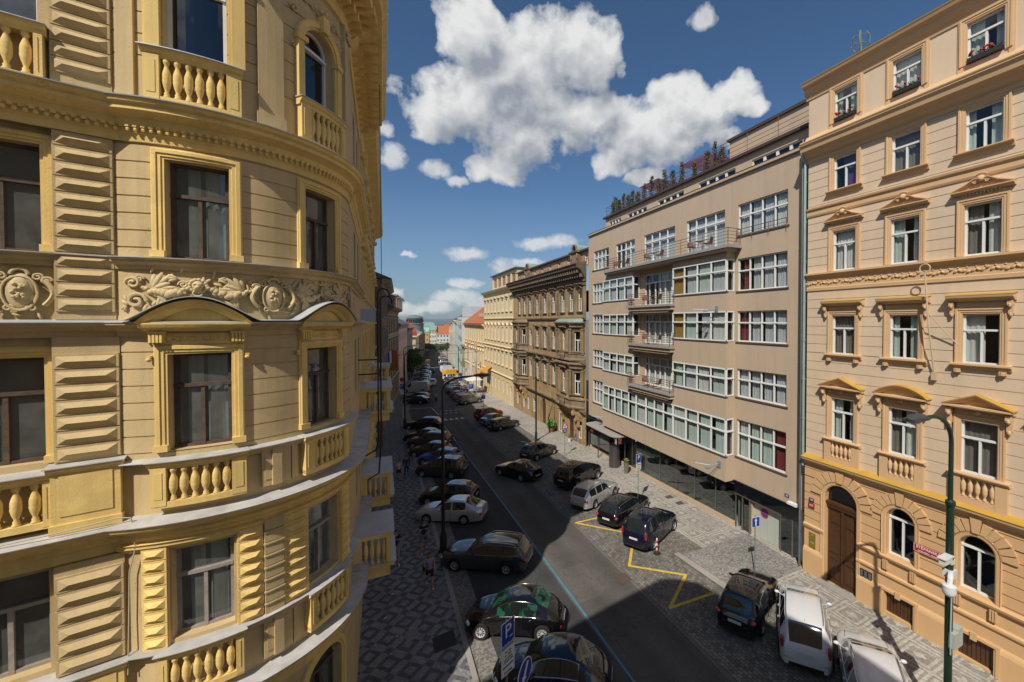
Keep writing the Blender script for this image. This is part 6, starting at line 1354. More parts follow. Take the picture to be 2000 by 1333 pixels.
# ================================================================ generic facade houses
def house(lab, P0, P1, depth, z0, z1, cols, rows, wm, fmt=None, trimm=None, cornice=.4, roof=None, ww=1.0, name='house', trimk='flat', rec=.2, gm=None, ground=None, bandz=(), side=True, mull=(.5,), win=True, groove=()):
    """house whose street face runs P0 -> P1 (outward = right of travel reversed); rows = [(c,d)] window heights"""
    P0 = Vector(P0); P1 = Vector(P1); u = (P1 - P0).normalized(); L_ = (P1 - P0).length; n = Vector((-u.y, u.x)) * depth[1]
    F = Fac(lambda s_, o, e: (P0.x + u.x * s_ + n.x * o, P0.y + u.y * s_ + n.y * o, e)); D = depth[0]
    t = empty(name, (P0.x, P0.y, gz(P0.y)), lab, 'building')
    cs = [L_ * (i + .5) / cols for i in range(cols)]; hol = []
    if win: hol = [(c - ww / 2, c + ww / 2, a, b_) for c in cs for a, b_ in rows]
    mb = MB(); F.wall(mb, 0, L_, z0, z1, hol + (ground or []), depth=rec, room=.6, grooves=groove)
    b0 = F.fn(0, -D, 0); b1 = F.fn(L_, -D, 0)
    for (p, q) in (((P0.x, P0.y), (b0[0], b0[1])), ((P1.x, P1.y), (b1[0], b1[1])), ((b0[0], b0[1]), (b1[0], b1[1]))):
        mb.add([(p[0], p[1], z0), (q[0], q[1], z0), (q[0], q[1], z1), (p[0], p[1], z1)], [(0, 1, 2, 3)])
    mb.build('wall', [wm, M_ROOM], t)
    if hol or ground:
        for h in hol + (ground or []): window(F, t, h[0], h[1], h[2], h[3], rec - .02, fmt or M_WHITE, gm or G_DARK, .65, mull, fw=.08)
    if trimm and trimk:
        for k, (a, b_) in enumerate(rows):
            for c in cs:
                m_ = MB(); F.sweep(m_, [(c - ww / 2, a), (c - ww / 2, b_), (c + ww / 2, b_), (c + ww / 2, a)], [(0, 0), (0, .06), (.16, .06), (.16, 0)]); F.box(m_, c - ww / 2 - .2, c + ww / 2 + .2, 0, .18, a - .15, a)
                if (k % 2 == 0) or trimk == 'all': F.mold(m_, [(0, b_ + .3), (.15, b_ + .32), (.3, b_ + .42), (.3, b_ + .5), (0, b_ + .55)], c - ww / 2 - .3, c + ww / 2 + .3)
                else:
                    cu = [(c - ww / 2 - .25 + (ww + .5) * i / 8, b_ + .3 + .4 * math.sin(PI * i / 8)) for i in range(9)]; F.sweep(m_, cu, [(-.15, 0), (-.15, .15), (0, .28), (.05, .28), (.05, 0)])
                m_.build('window_trim', trimm, t)
    m_ = MB(); F.mold(m_, [(0, z1 - .9), (.1, z1 - .85), (.15, z1 - .5), (cornice * .8, z1 - .25), (cornice, z1), (0, z1 + .08)], -.05, L_ + .05)
    for z in bandz: F.mold(m_, [(0, z), (.12, z + .04), (.22, z + .2), (.22, z + .28), (0, z + .34)], 0, L_)
    m_.build('cornice', trimm or wm, t)
    m_ = MB(); zr = z1 + .1
    if roof:
        rm, rh, inset = roof; a = F.fn(-.1, cornice, zr); b_ = F.fn(L_ + .1, cornice, zr); c = F.fn(L_ + .1 - .0, -inset, zr + rh); d = F.fn(-.1, -inset, zr + rh); e = F.fn(-.1, -D - .1, zr); f = F.fn(L_ + .1, -D - .1, zr)
        m_.add([a, b_, c, d, e, f], [(0, 1, 2, 3), (3, 2, 5, 4), (0, 3, 4), (1, 5, 2)]); m_.build('roof', rm, t)
    else:
        m_.add([F.fn(0, 0, zr), F.fn(L_, 0, zr), F.fn(L_, -D, zr), F.fn(0, -D, zr)], [(0, 1, 2, 3)]); m_.build('roof', mat('grey flat roof', (.25, .24, .23), .9, .1), t)
    return t, F, L_
M_CRM = mat('cream plaster', (.66, .53, .32), .9, .06, .5, .1, 40, streak=.08); M_CRT = mat('cream trim', (.70, .57, .35), .9, .06, .5); M_TILE = mat('orange roof tile', (.40, .12, .045), .85, .18, 2.5, .3, 12); M_SLATE = mat('slate roof', (.11, .11, .12), .7, .15, 1.2)
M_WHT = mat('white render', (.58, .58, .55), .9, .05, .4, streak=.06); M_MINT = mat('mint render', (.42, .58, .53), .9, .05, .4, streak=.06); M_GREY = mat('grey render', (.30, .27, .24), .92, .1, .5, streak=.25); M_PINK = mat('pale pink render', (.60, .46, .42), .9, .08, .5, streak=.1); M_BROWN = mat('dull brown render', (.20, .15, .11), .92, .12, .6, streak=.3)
M_OCHW = mat('ochre render', (.50, .33, .12), .9, .08, .5, streak=.1)
t, F, L_ = house('tall cream stuccoed apartment house with a set-back attic beyond the brown one', (19.6, 64.92), (19.6, 86.2), (12, 1), -2.2, 18.9, 8, [(14.8, 16.9), (9.5, 12.0), (5.1, 7.4)], M_CRM, trimm=M_CRT, cornice=.7, bandz=(13.3, 3.1, 8.2), ground=[(a, a + .9, .2, 2.4) for a in (3.5, 6.0, 9, 11.4, 14, 16.5, 19)] + [(.9, 2.1, -1.3, 2.0)], groove=[-1.8 + .5 * i for i in range(10)], ww=.95)
mb = MB(); F.wall(mb, .6, L_ - 4, 19.0, 21.9, [(1.4 + i * 3.1, 3.6 + i * 3.1, 19.6, 21.3) for i in range(5)], depth=.2); mb.box(20.4, 31, 65.5, 82.2, 19.0, 19.05); mb.v = [(x + (.8 if abs(x - 19.6) < .01 else .8 if x < 21 else 0), y, z) for x, y, z in mb.v]; mb.add([(20.4, 65.52, 19), (20.4, 65.52, 22), (31, 65.52, 22), (31, 65.52, 19)], [(0, 1, 2, 3)]); mb.build('attic_wall', [M_CRM, M_ROOM], t)
m_ = MB(); m_.box(20.0, 31.2, 65.3, 82.5, 21.9, 22.1); m_.build('attic_roof', M_SLATE, t)
FA2 = Fac(lambda s_, o, e: (20.4 - o, 64.92 + s_, e))
for i in range(5): window(FA2, t, 1.4 + i * 3.1, 3.6 + i * 3.1, 19.6, 21.3, .18, mat('wood frame', (.30, .17, .08), .6), G_DARK, 0, (.5,), fw=.12)
t, F, L_ = house('lower cream house with a steep orange tiled roof and long banners', (19.7, 86.3), (20.2, 111.6), (12, 1), -3.0, 12.4, 9, [(8.4, 11.4), (3.4, 6.2)], M_CRM, trimm=M_CRT, cornice=.7, bandz=(7.3, 2.2), roof=(M_TILE, 4.4, 5.0), ww=1.0, ground=[(1.5 + i * 3, 3.2 + i * 3, -1.9, 1.0) for i in range(8)])
for i, s_ in enumerate((8, 10.2, 16, 20)):
    m_ = MB(); F.blob(m_, s_, .1, 7.3, (.7, .25, .9), 10); F.box(m_, s_ - .55, s_ + .55, 0, .12, 3.2, 6.6); m_.build('arched_niche', mat('orange brick', (.48, .30, .14), .9, .15, 2), t)
for i in range(4): m_ = MB(); a = F.fn(3 + i * 2.2, -.9, 14.1); m_.box(a[0] - .0, a[0] + 1.2, a[1], a[1] + 1.0, 14.0, 14.9); m_.build('skylight', mat('skylight', (.45, .42, .40), .3, 0), t)
m_ = MB(); m_.box(23, 24, 87.5, 88.7, 16, 18.6); m_.build('chimney', mat('red brick chimney', (.33, .09, .05), .9, .1, 3), t)
t, F, L_ = house('narrow old house with an olive green front below the white modern block', (20.2, 111.8), (20.6, 118.4), (9, 1), -3.2, 6.4, 2, [(2.6, 5.2)], mat('olive green front', (.19, .25, .13), .8, .1, 1), trimm=None, cornice=.6, ww=2.2, ground=[(1, 5.4, -2.5, .4)])
t, F, L_ = house('white modern block with dark ribbon windows and a tall blank side wall', (20.6, 118.6), (23.0, 139.5), (14, 1), -4, 14.2, 2, [(10.6, 12.6), (6.9, 8.9), (3.2, 5.2), (-.5, 1.5)], M_WHT, fmt=mat('dark frame', (.06, .06, .07), .5), cornice=.15, ww=7.4, mull=(.25, .5, .75), gm=G_DARK)
m_ = MB(); m_.box(23.5, 36, 118.7, 134, 14.2, 17.3); m_.box(28, 36, 118.7, 128, 17.3, 19.8); m_.build('upper_storey', mat('grey white render', (.50, .51, .53), .9, .05), t)
t, F, L_ = house('slim mint green house between white fronts', (23.0, 139.7), (26.0, 165), (12, 1), -5, 12.6, 4, [(9.3, 11.2), (5.6, 7.5), (1.9, 3.8), (-1.8, .1)], M_MINT, trimm=M_WHT, trimk=None, cornice=.5, ww=1.2, roof=(M_GRR, 2.8, 5))
for i, (y0, y1, z1, mt, lab, nc) in enumerate(((165.2, 190, 13.5, M_WHT, 'pale house with moulded bays beyond the mint one', 6), (190.2, 222, 12.5, M_CRM, 'cream house far along the right side of the street', 7), (222.2, 262, 11.5, M_PINK, 'pinkish house near the far end on the right side', 8), (262.2, 312, 10.0, M_WHT, 'pale last house on the right before the square', 9))):
    xa = 19.9 + .13 * (y0 - 118); xb = 19.9 + .13 * (y1 - 118)
    house(lab, (xa, y0), (xb, y1), (12, 1), gz(y1) - 1, z1, nc, [(z1 - 3.4 - 3.7 * k, z1 - 1.4 - 3.7 * k) for k in range(5)], mt, trimm=M_CRT, trimk=None, cornice=.6, ww=1.3, roof=((M_SLATE, M_TILE, M_SLATE, M_TILE)[i], 3.0, 5), bandz=(z1 - 4.6,))
# houses at the far end, square with trees in front
house('pale narrow gabled house closing the end of the street', (33.5, 331), (38.2, 330), (14, -1), -10, 6.2, 3, [(3.4, 5.2), (.2, 2.0), (-3.4, -1.6), (-7, -5)], mat('white cream render', (.62, .58, .48), .9, .05), trimm=M_CRT, trimk=None, cornice=.5, ww=.9, roof=(M_GRR, 3.2, 5))
house('long white house with a red tiled roof closing the end of the street', (38.4, 330), (52, 327), (14, -1), -10, 3.2, 6, [(.6, 2.4), (-2.6, -.9), (-6.2, -4.4)], M_WHT, trimm=M_WHT, trimk=None, cornice=.4, ww=1.1, roof=(M_TILE, 6.0, 7))
house('yellow house at the far end behind the trees', (22, 336), (33.2, 334), (14, -1), -10, 4.9, 5, [(1.4, 3.2), (-2.4, -.6), (-6.2, -4.4)], M_OCHW, trimm=M_CRT, trimk=None, cornice=.5, ww=1.0, roof=(mat('faded green copper', (.26, .46, .34), .6, .1), 3.4, 6))
# ================================================================ left side, in shade
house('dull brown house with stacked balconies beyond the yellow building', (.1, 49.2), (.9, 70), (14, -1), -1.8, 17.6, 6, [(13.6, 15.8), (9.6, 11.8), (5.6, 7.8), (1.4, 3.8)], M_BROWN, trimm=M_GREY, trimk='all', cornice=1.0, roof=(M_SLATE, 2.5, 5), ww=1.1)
t, F, L_ = house('yellow stuccoed house adjoining the corner building', (-.85, 21.2), (-.6, 49), (14, -1), -1.3, 22.3, 8, [(18.6, 20.6), (14.3, 16.3), (10.4, 12.4), (6.5, 8.6), (1.2, 3.6)], M_YWALL, trimm=M_YTRIM, trimk='all', cornice=.85, roof=(M_SLATE, 2, 5), ww=1.0, bandz=(4.8, 8.9, 17.2))
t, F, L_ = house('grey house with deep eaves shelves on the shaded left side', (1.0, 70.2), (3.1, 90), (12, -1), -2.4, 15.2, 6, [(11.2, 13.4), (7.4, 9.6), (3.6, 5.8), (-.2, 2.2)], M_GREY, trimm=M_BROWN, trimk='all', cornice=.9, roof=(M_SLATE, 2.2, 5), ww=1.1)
for k, yy in enumerate((71, 76, 81, 86)): m_ = MB(); F.box(m_, .6 + k * 5, 3.8 + k * 5, -.3, .9, 15.3, 17.0); F.box(m_, .5 + k * 5, 3.9 + k * 5, -.4, 1.3, 17.0, 17.3); m_.build('dormer', M_GREY, t)
t, F, L_ = house('pale pink gabled house on the shaded left side', (3.2, 90.2), (6.3, 118), (12, -1), -3.2, 12.2, 8, [(8.6, 10.6), (4.8, 6.8), (1.0, 3.0), (-2.4, -.2)], M_PINK, trimm=M_GREY, trimk=None, cornice=.5, roof=(M_SLATE, 3.8, 6), ww=1.1)
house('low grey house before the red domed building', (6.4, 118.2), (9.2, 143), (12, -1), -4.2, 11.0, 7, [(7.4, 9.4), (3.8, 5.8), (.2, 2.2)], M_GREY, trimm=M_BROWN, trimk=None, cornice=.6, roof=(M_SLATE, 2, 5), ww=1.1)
# red domed corner house: its sunny end faces the camera
t, F, L_ = house('cream corner house with a bulging red roof on the left side', (10.6, 150), (14.2, 182), (14, -1), -5, 7.8, 8, [(4.2, 6.6), (.2, 2.6), (-3.6, -1.4)], M_CRM, trimm=M_CRT, trimk=None, cornice=.6, ww=1.2)
FE = Fac(lambda s_, o, e: (10.6 - s_, 150 - o, e)); mb = MB(); eh = [(.9 + i * 1.6, 1.8 + i * 1.6, a, b_) for i in range(3) for a, b_ in ((4.2, 6.6), (.2, 2.6), (-3.6, -1.4))]
FE.wall(mb, 0, 8, -5.5, 7.8, eh, depth=.15); mb.build('end_wall', [M_CRM, M_ROOM], t)
for h in eh: window(FE, t, *h, .12, M_WHITE, G_DARK, .65, (.5,), fw=.08)
m_ = MB(); FE.mold(m_, [(0, 7.0), (.2, 7.1), (.6, 7.6), (.6, 7.9), (0, 8)], -.5, 8); FE.mold(m_, [(0, 3.1), (.2, 3.2), (.3, 3.4), (0, 3.5)], 0, 8); m_.build('cornice', M_CRT, t)
m_ = MB(); pr = [(1.02, 7.9), (1.03, 8.6), (1.0, 9.4), (.88, 10.4), (.62, 11.5), (.34, 12.1), (.1, 12.5)]
vs = []
for k, z in pr:
    for a, b_ in ((-1, -1), (1, -1), (1, 1), (-1, 1)): vs.append((8.6 + 2.4 * a * k, 153.5 + 3.4 * b_ * k, z))
n = len(pr); m_.add(vs, [(i * 4 + j, i * 4 + (j + 1) % 4, i * 4 + 4 + (j + 1) % 4, i * 4 + 4 + j) for i in range(n - 1) for j in range(4)] + [tuple(range(n * 4 - 4, n * 4))]); m_.ball((8.6, 153.5, 12.8), .35, 8); m_.tube([(8.6, 153.5, 12.7), (8.6, 153.5, 14.2)], .06, 5)
m_.build('dome', mat('red roof paint', (.34, .05, .04), .6, .12, 1), t); m_ = MB(); m_.ball((8.7, 150.15, 9.3), (.5, .25, .5), 12); m_.build('oculus', M_WHT, t)
t, F, L_ = house('dark grey office building with a round glazed top on the left side', (14.4, 182.5), (24.0, 268), (16, -1), -8, 7.6, 14, [(4, 6), (.4, 2.4), (-3.2, -1.2)], M_BROWN, trimm=M_GREY, trimk=None, cornice=.7, ww=1.8, roof=(M_GRR, 2.5, 5))
m_ = MB(); m_.lathe([(4.0, 7), (4.0, 11.5), (4.3, 11.6), (4.3, 12.0), (3.6, 12.1), (3.6, 14.4), (3.9, 14.5), (3.7, 15.0), (2.6, 15.7), (0, 16.1)], (15, 215, 0), 24); m_.build('rotunda', mat('grey green cladding', (.14, .17, .17), .6, .1), t)
m_ = MB()
for i in range(24): a = 2 * PI * i / 24; m_.box(15 + 3.65 * math.cos(a) - .3, 15 + 3.65 * math.cos(a) + .3, 215 + 3.65 * math.sin(a) - .3, 215 + 3.65 * math.sin(a) + .3, 12.5, 14.0)
m_.build('rotunda_window', G_DARK, t)
house('dark house at the far end of the left side', (24.2, 268.3), (28.5, 312), (14, -1), -9, 5.0, 8, [(1.5, 3.5), (-2.2, -.2)], M_GREY, trimm=M_GREY, trimk=None, cornice=.6, ww=1.4, roof=(M_GRR, 2.5, 5))
# the house the picture is taken from, across the side street from the corner building
t = empty('camera_side_house', (-6, -4, gz(-4)), 'plain stuccoed house across the side street from the yellow corner building', 'building')
ang = R(70.4); ux_, uy_ = math.sin(ang), math.cos(ang)
ZR = 22.6
top = [(-32, -5.2), (-7.77, .55), (-5.63, .93), (-3.45, 1.27), (-2.55, 1.38), (-1.75, 1.0), (-1.05, .2), (-.42, -2.6), (.30, -5.3), (.9, -26), (-32, -30)]
def inset(pt, k): return (pt[0] - k * .72, pt[1] - k * .70) if pt[0] > -30 and pt[1] > -25 else pt
mb = MB(); pl = [inset(q, .8) for q in top]; n = len(pl)
for i in range(n):
    a, b_ = pl[i], pl[(i + 1) % n]; mb.add([(a[0], a[1], -1), (b_[0], b_[1], -1), (b_[0], b_[1], ZR), (a[0], a[1], ZR)], [(0, 1, 2, 3)])
mb.build('wall', M_OUP, t)
m_ = MB(); m_.extrude([(p[0], p[1], ZR - .1) for p in top], (0, 0, .25)); m_.extrude([(q[0], q[1], ZR - .5) for q in [inset(q, .4) for q in top]], (0, 0, .4)); m_.build('cornice', M_OTR, t)
m_ = MB(); m_.add([(p[0], p[1], ZR + .26) for p in top] + [(-14, -14, ZR + 3)], [(i, (i + 1) % len(top), len(top)) for i in range(len(top))]); m_.build('roof', M_TILE, t)
# ================================================================ cars
def carpaint(name, col, metal=.35): return mat('paint ' + name, col, .26 if metal > .4 else (.14 if max(col) < .1 else .3), 0, 1, spec=.3, metal=metal if metal > .4 else 0, coat=1.0)
M_TYRE = mat('tyre rubber', (.018, .018, .018), .85, .1, 10); M_RIM = mat('alloy rim', (.55, .55, .56), .35, 0, metal=.3); M_CGL = mat('car glass', (.012, .018, .02), .04, 0, spec=.9, coat=1.0); M_TRIMB = mat('black car trim', (.02, .02, .02), .5, 0); M_CHR = mat('chrome', (.6, .6, .62), .12, 0, metal=1.0)
M_HL = mat('headlamp glass', (.55, .58, .60), .08, 0, spec=.9, metal=.4, coat=1.0); M_TL = mat('tail lamp red', (.35, .01, .01), .15, 0, spec=.8, coat=1.0); M_PLATE = mat('number plate white', (.60, .60, .58), .5, 0); M_INT = mat('car interior', (.02, .02, .02), .9, 0); M_PTXT = mat('plate black', (.02, .02, .02), .6, 0)
PAINT = carpaint('black', (.006, .006, .008), 0)
def interp(P, x):
    if x <= P[0][0]: return P[0][1]
    for (a, b), (c, d) in zip(P, P[1:]):
        if x <= c:
            t = (x - a) / (c - a); return b + (d - b) * t
    return P[-1][1]
def smooth(P, x):     # gentle cubic through control points
    n = len(P)
    if x <= P[0][0]: return P[0][1]
    if x >= P[-1][0]: return P[-1][1]
    for i in range(n - 1):
        if x <= P[i + 1][0]:
            x0, y0 = P[i]; x1, y1 = P[i + 1]; h = x1 - x0; t = (x - x0) / h
            m0 = (P[i + 1][1] - P[i - 1][1]) / (P[i + 1][0] - P[i - 1][0]) if i > 0 else (y1 - y0) / h
            m1 = (P[i + 2][1] - y0) / (P[i + 2][0] - x0) if i < n - 2 else (y1 - y0) / h
            s_ = (y1 - y0) / h
            m0 = max(-3 * abs(s_), min(3 * abs(s_), m0)) if s_ else 0; m1 = max(-3 * abs(s_), min(3 * abs(s_), m1)) if s_ else 0
            return (2*t**3-3*t*t+1)*y0 + (t**3-2*t*t+t)*h*m0 + (-2*t**3+3*t*t)*y1 + (t**3-t*t)*h*m1
def make_car(name, L, W, top, belt, ws, rw, pillars, wx, wr=.32, roofw=.74, cat='car', plan=None, side=None, rails=False, hl='std', glassb=.06, rim=7, quarter=True, tl='std', belly=.2, chrome=0):
    """x=0 front bumper .. L tail; top/belt = height profiles; ws=(cowl,roof start), rw=(roof end, tailgate), pillars = glass ranges on the side"""
    t = empty(name, (0, 0, 0), 'x', cat, off=False)
    w2 = W / 2; plan = plan or [(0, .72), (.12, .84), (.45, .96), (1.0, 1.0), (L - .9, 1.0), (L - .4, .95), (L - .1, .86), (L, .76)]
    xs = set([0, .04, .12, .25, L - .25, L - .12, L - .04, L] + [ws[0], ws[1], rw[0], rw[1]] + [v for p in pillars for v in p])
    for q in wx:
        for k in range(-8, 9): xs.add(q + k * (wr + .06) / 8)
    k = .3
    while k < L - .3: xs.add(round(k, 3)); k += .13
    xs = sorted(xs); X2 = [xs[0]]
    for x in xs[1:]:
        if x - X2[-1] > .012: X2.append(x)
    xs = X2; rings = []
    for x in xs:
        zt = smooth(top, x); zb = min(smooth(belt, x), zt - .012); pw = w2 * smooth(plan, x); ra = wr + .055
        zlow = belly + .05 * max(0, 1 - x / .5) + .06 * max(0, 1 - (L - x) / .5)
        for q in wx:
            d = abs(x - q)
            if d < ra: zlow = max(zlow, wr + math.sqrt(max(0, ra * ra - d * d)) * .97)
        zlow = min(zlow, zb - .12)
        cab = max(0, min(1, (zt - zb) / .3)); H_ = zb - zlow
        arch = any(abs(x - q) < ra + .12 for q in wx)
        r = [(0, zlow + .01), (pw * .80, zlow), (pw * (.975 if not arch else 1.0), zlow + .01), (pw * 1.0, zlow + H_ * .30), (pw * 1.0, zlow + H_ * .62), (pw * .965, zb - .035 * (1 - .3 * cab)), (pw * (.935 if cab > .1 else .90), zb)]
        wr_ = pw * (roofw * cab + .78 * (1 - cab)) if cab < 1 else w2 * smooth(plan, x) * roofw + 0
        zt_e = zt - .05 * cab - .012
        gl = zb + (zt_e - zb) * .5
        r += [(pw * .93 + (wr_ - pw * .93) * .46, gl) if cab > .05 else (pw * .85, zb + (zt - zb) * .45), (wr_ * 1.0, zt_e), (wr_ * .86, zt - .02 * cab - .004), (wr_ * .5, zt - .003), (0, zt)]
        rings.append(r)
    NR = len(rings[0]); body = MB(); gW = MB(); gS = MB(); gR = MB(); trim_ = MB()
    def vid(i, j, sg): return (xs[i], sg * rings[i][j][0], rings[i][j][1])
    for i in range(len(xs) - 1):
        xm = (xs[i] + xs[i + 1]) / 2
        for j in range(NR - 1):
            for sg in (-1, 1):
                q = [vid(i, j, sg), vid(i + 1, j, sg), vid(i + 1, j + 1, sg), vid(i, j + 1, sg)]
                if sg < 0: q = q[::-1]
                tgt = body; zt = smooth(top, xm); zb = smooth(belt, xm)
                if j in (6, 7) and zt - zb > .16 and any(a <= xm <= b for a, b in pillars): tgt = gS
                elif j >= 8 + (1 if False else 0) and ws[0] + .02 < xm < ws[1]: tgt = gW if j >= 9 else body
                elif j >= 9 and rw[0] < xm < rw[1] - .02: tgt = gR
                elif j == 0 or j == 1 and False: tgt = trim_
                tgt.add(q, [(0, 1, 2, 3)])
    # weld each grid so that it shades smoothly
    def weld(mb):
        key = {}; nv = []; mp = []
        for v in mb.v:
            k_ = (round(v[0], 4), round(v[1], 4), round(v[2], 4))
            if k_ not in key: key[k_] = len(nv); nv.append(v)
            mp.append(key[k_])
        nf = []; nm = []
        for f, m_ in zip(mb.f, mb.m):
            g_ = []; 
            for a in f:
                if mp[a] not in g_: g_.append(mp[a])
            if len(g_) > 2: nf.append(tuple(g_)); nm.append(m_)
        mb.v, mb.f, mb.m = nv, nf, nm; return mb
    for e in (0, len(xs) - 1):
        pts = [vid(e, j, 1) for j in range(NR)] + [vid(e, j, -1) for j in range(NR - 2, 0, -1)]; cx_ = xs[e] + (-.015 if e == 0 else .015); zc = sum(p[2] for p in pts) / len(pts)
        body.add(pts + [(cx_, 0, zc)], [(a, (a + 1) % len(pts), len(pts)) for a in range(len(pts))])
    weld(body).build('body', PAINT, t, smooth=38); 
    if gW.f: weld(gW).build('windshield', M_CGL, t, smooth=60)
    if gR.f: weld(gR).build('rear_window', M_CGL, t, smooth=60)
    # side glass, one mesh per side
    for sg in (-1, 1):
        s_ = MB()
        for f in gS.f:
            vs = [gS.v[a] for a in f]
            if vs[0][1] * sg > 0: s_.add([(v[0], v[1] + sg * .002, v[2]) for v in vs], [(0, 1, 2, 3)])
        if s_.f: weld(s_).build('side_window', M_CGL, t, smooth=60)
    if trim_.f: weld(trim_).build('underbody', M_TRIMB, t)
    # pillar strips and door shut lines
    m_ = MB()
    for sg in (-1, 1):
        for dx in [p[1] for p in pillars[:-1]] + [pillars[0][0] + .10]:
            dx = dx + .03; i = min(range(len(xs)), key=lambda n_: abs(xs[n_] - dx)); pts = [(xs[i], sg * (rings[i][j][0] + .003), rings[i][j][1]) for j in range(2, 7)]
            m_.tube(pts, .009, 4)
        for xs_ in (.42, L - .42):      # bumper joints
            i = min(range(len(xs)), key=lambda n_: abs(xs[n_] - xs_)); m_.tube([(xs[i], sg * (rings[i][j][0] + .003), rings[i][j][1]) for j in range(2, 6)], .007, 4)
    zz_ = smooth(belt, L - .1)
    m_.tube([(L - .02 + .02, y_ * w2 * .8, zz_ - .40) for y_ in (-1, -.5, 0, .5, 1)], .008, 4)
    for sg in (-1, 1): m_.tube([(x_, sg * smooth(plan, x_) * w2 * .72, smooth(top, x_) + .004) for x_ in [.35 + (ws[0] - .4) * k_ / 6 for k_ in range(7)]], .006, 4)
    m_.build('door_gaps', M_TRIMB, t)
    if chrome:
        for sg in (-1, 1):
            m_ = MB(); ii = [i for i in range(len(xs)) if pillars[0][0] - .02 <= xs[i] <= pillars[-1][1] + .02]
            m_.tube([(xs[i], sg * (rings[i][6][0] + .012), rings[i][6][1]) for i in ii], .013, 5); m_.tube([(xs[ii[0]], sg * (rings[ii[0]][6][0] + .01), rings[ii[0]][6][1])] + [(xs[i], sg * (rings[i][8][0] + .012), rings[i][8][1] - .004) for i in ii] + [(xs[ii[-1]], sg * (rings[ii[-1]][6][0] + .01), rings[ii[-1]][6][1])], .013, 5)
            m_.build('window_chrome', M_CHR, t, smooth=180)
    m_ = MB(); m_.box(L - .06, L + .03, -w2 * .62, w2 * .62, belly + .08, belly + .17); m_.build('rear_apron', M_TRIMB, t)
    # wheels
    for q in wx:
        for sg in (-1, 1):
            y = sg * (w2 - .085); m_ = MB(); m_.lathe([(wr * .62, -.10), (wr * .93, -.105), (wr, -.08), (wr, .08), (wr * .93, .105), (wr * .62, .10)], (q, y, wr), 20, axis='y', cap=False); w_ = m_.build('wheel', M_TYRE, t, smooth=40)
            m_ = MB(); r_ = wr * .64; m_.lathe([(r_, -.09), (r_, .095), (r_ * .93, .10), (r_ * .90, .06), (r_ * .25, .075 if sg > 0 else .075), (r_ * .18, .085), (0, .085)] if sg > 0 else [(r_, .09), (r_, -.095), (r_ * .93, -.10), (r_ * .90, -.06), (r_ * .25, -.075), (r_ * .18, -.085), (0, -.085)], (q, y, wr), 20, 0, axis='y')
            for k_ in range(rim):
                a = 2 * PI * k_ / rim; a2 = a + PI / rim; c = (q + math.cos(a2) * r_ * .56, y + sg * .075, wr + math.sin(a2) * r_ * .56); m_.ball(c, (r_ * .26, .012, r_ * (.16 if rim < 8 else .10)), 8, 1, Matrix.Rotation(-a2, 3, 'Y'))
            m_.build('rim', [M_RIM, M_TRIMB], w_, smooth=40)
    def zz(x): return smooth(belt, x)
    pf = w2 * smooth(plan, .12); pr = w2 * smooth(plan, L - .1)
    zf = min(smooth(top, .15), zz(.2)); zr = zz(L - .15)
    for sg in (-1, 1):
        m_ = MB()
        if hl == 'round': m_.ball((.22, sg * w2 * .72, zf - .12), (.10, .11, .13), 14, 0, Matrix.Rotation(R(-35), 3, 'Y'))
        else: m_.ball((.17, sg * (pf * .82), zf - .085), (.20, .15, .075), 12, 0, Matrix.Rotation(sg * R(-28), 3, 'Z'))
        m_.build('headlight', M_HL, t, smooth=180)
        m_ = MB()
        if tl == 'tall': m_.ball((L - .09, sg * pr * .97, zr - .02), (.09, .07, .24), 10)
        elif tl == 'round': m_.ball((L - .13, sg * pr * .86, zr - .22), (.09, .11, .11), 14)
        else: m_.ball((L - .10, sg * pr * .92, zr - .13), (.11, .13, .095), 10, 0, Matrix.Rotation(sg * R(12), 3, 'X'))
        m_.build('taillight', M_TL, t, smooth=180)
        xa = ws[0] + .42; m_ = MB(); i = min(range(len(xs)), key=lambda n_: abs(xs[n_] - xa)); yy = rings[i][6][0]
        m_.ball((xa, sg * (yy + .13), rings[i][6][1] + .07), (.06, .10, .065), 10); m_.tube([(xa, sg * (yy - .01), rings[i][6][1] + .02), (xa, sg * (yy + .08), rings[i][6][1] + .05)], .02, 6); m_.build('wing_mirror', PAINT, t, smooth=180)
        m_ = MB()
        for a, b in pillars[:2]:
            xh = b - .22; i = min(range(len(xs)), key=lambda n_: abs(xs[n_] - xh)); m_.ball((xh, sg * (rings[i][4][0] + .006), rings[i][5][1] - .06), (.09, .02, .018), 8)
        m_.build('door_handle', PAINT, t, smooth=180)
        if rails:
            m_ = MB(); pts = [(x, sg * (smooth(plan, x) * w2 * roofw * .93), smooth(top, x) + .035 - (.05 if k_ in (0, 8) else 0)) for k_, x in enumerate([ws[1] + .15 + (rw[0] - ws[1] - .25) * k_ / 8 for k_ in range(9)])]; m_.tube(pts, .018, 6); m_.build('roof_rail', M_CHR if rails == 2 else M_TRIMB, t)
    m_ = MB(); m_.box(L + .012, L + .022, -.26, .26, zr - .32 if tl != 'round' else .52, (zr - .32 if tl != 'round' else .52) + .11); pz = m_.build('number_plate', M_PLATE, t); m_ = MB(); m_.box(-.03, -.02, -.26, .26, .38, .49); m_.build('number_plate', M_PLATE, t)
    m_ = MB(); m_.box(-.018, .05, -pf * .62, pf * .62, .24, .36); m_.box(-.02, .04, -pf * .45, pf * .45, zf - .18, zf - .06); m_.build('grille', M_TRIMB, t)
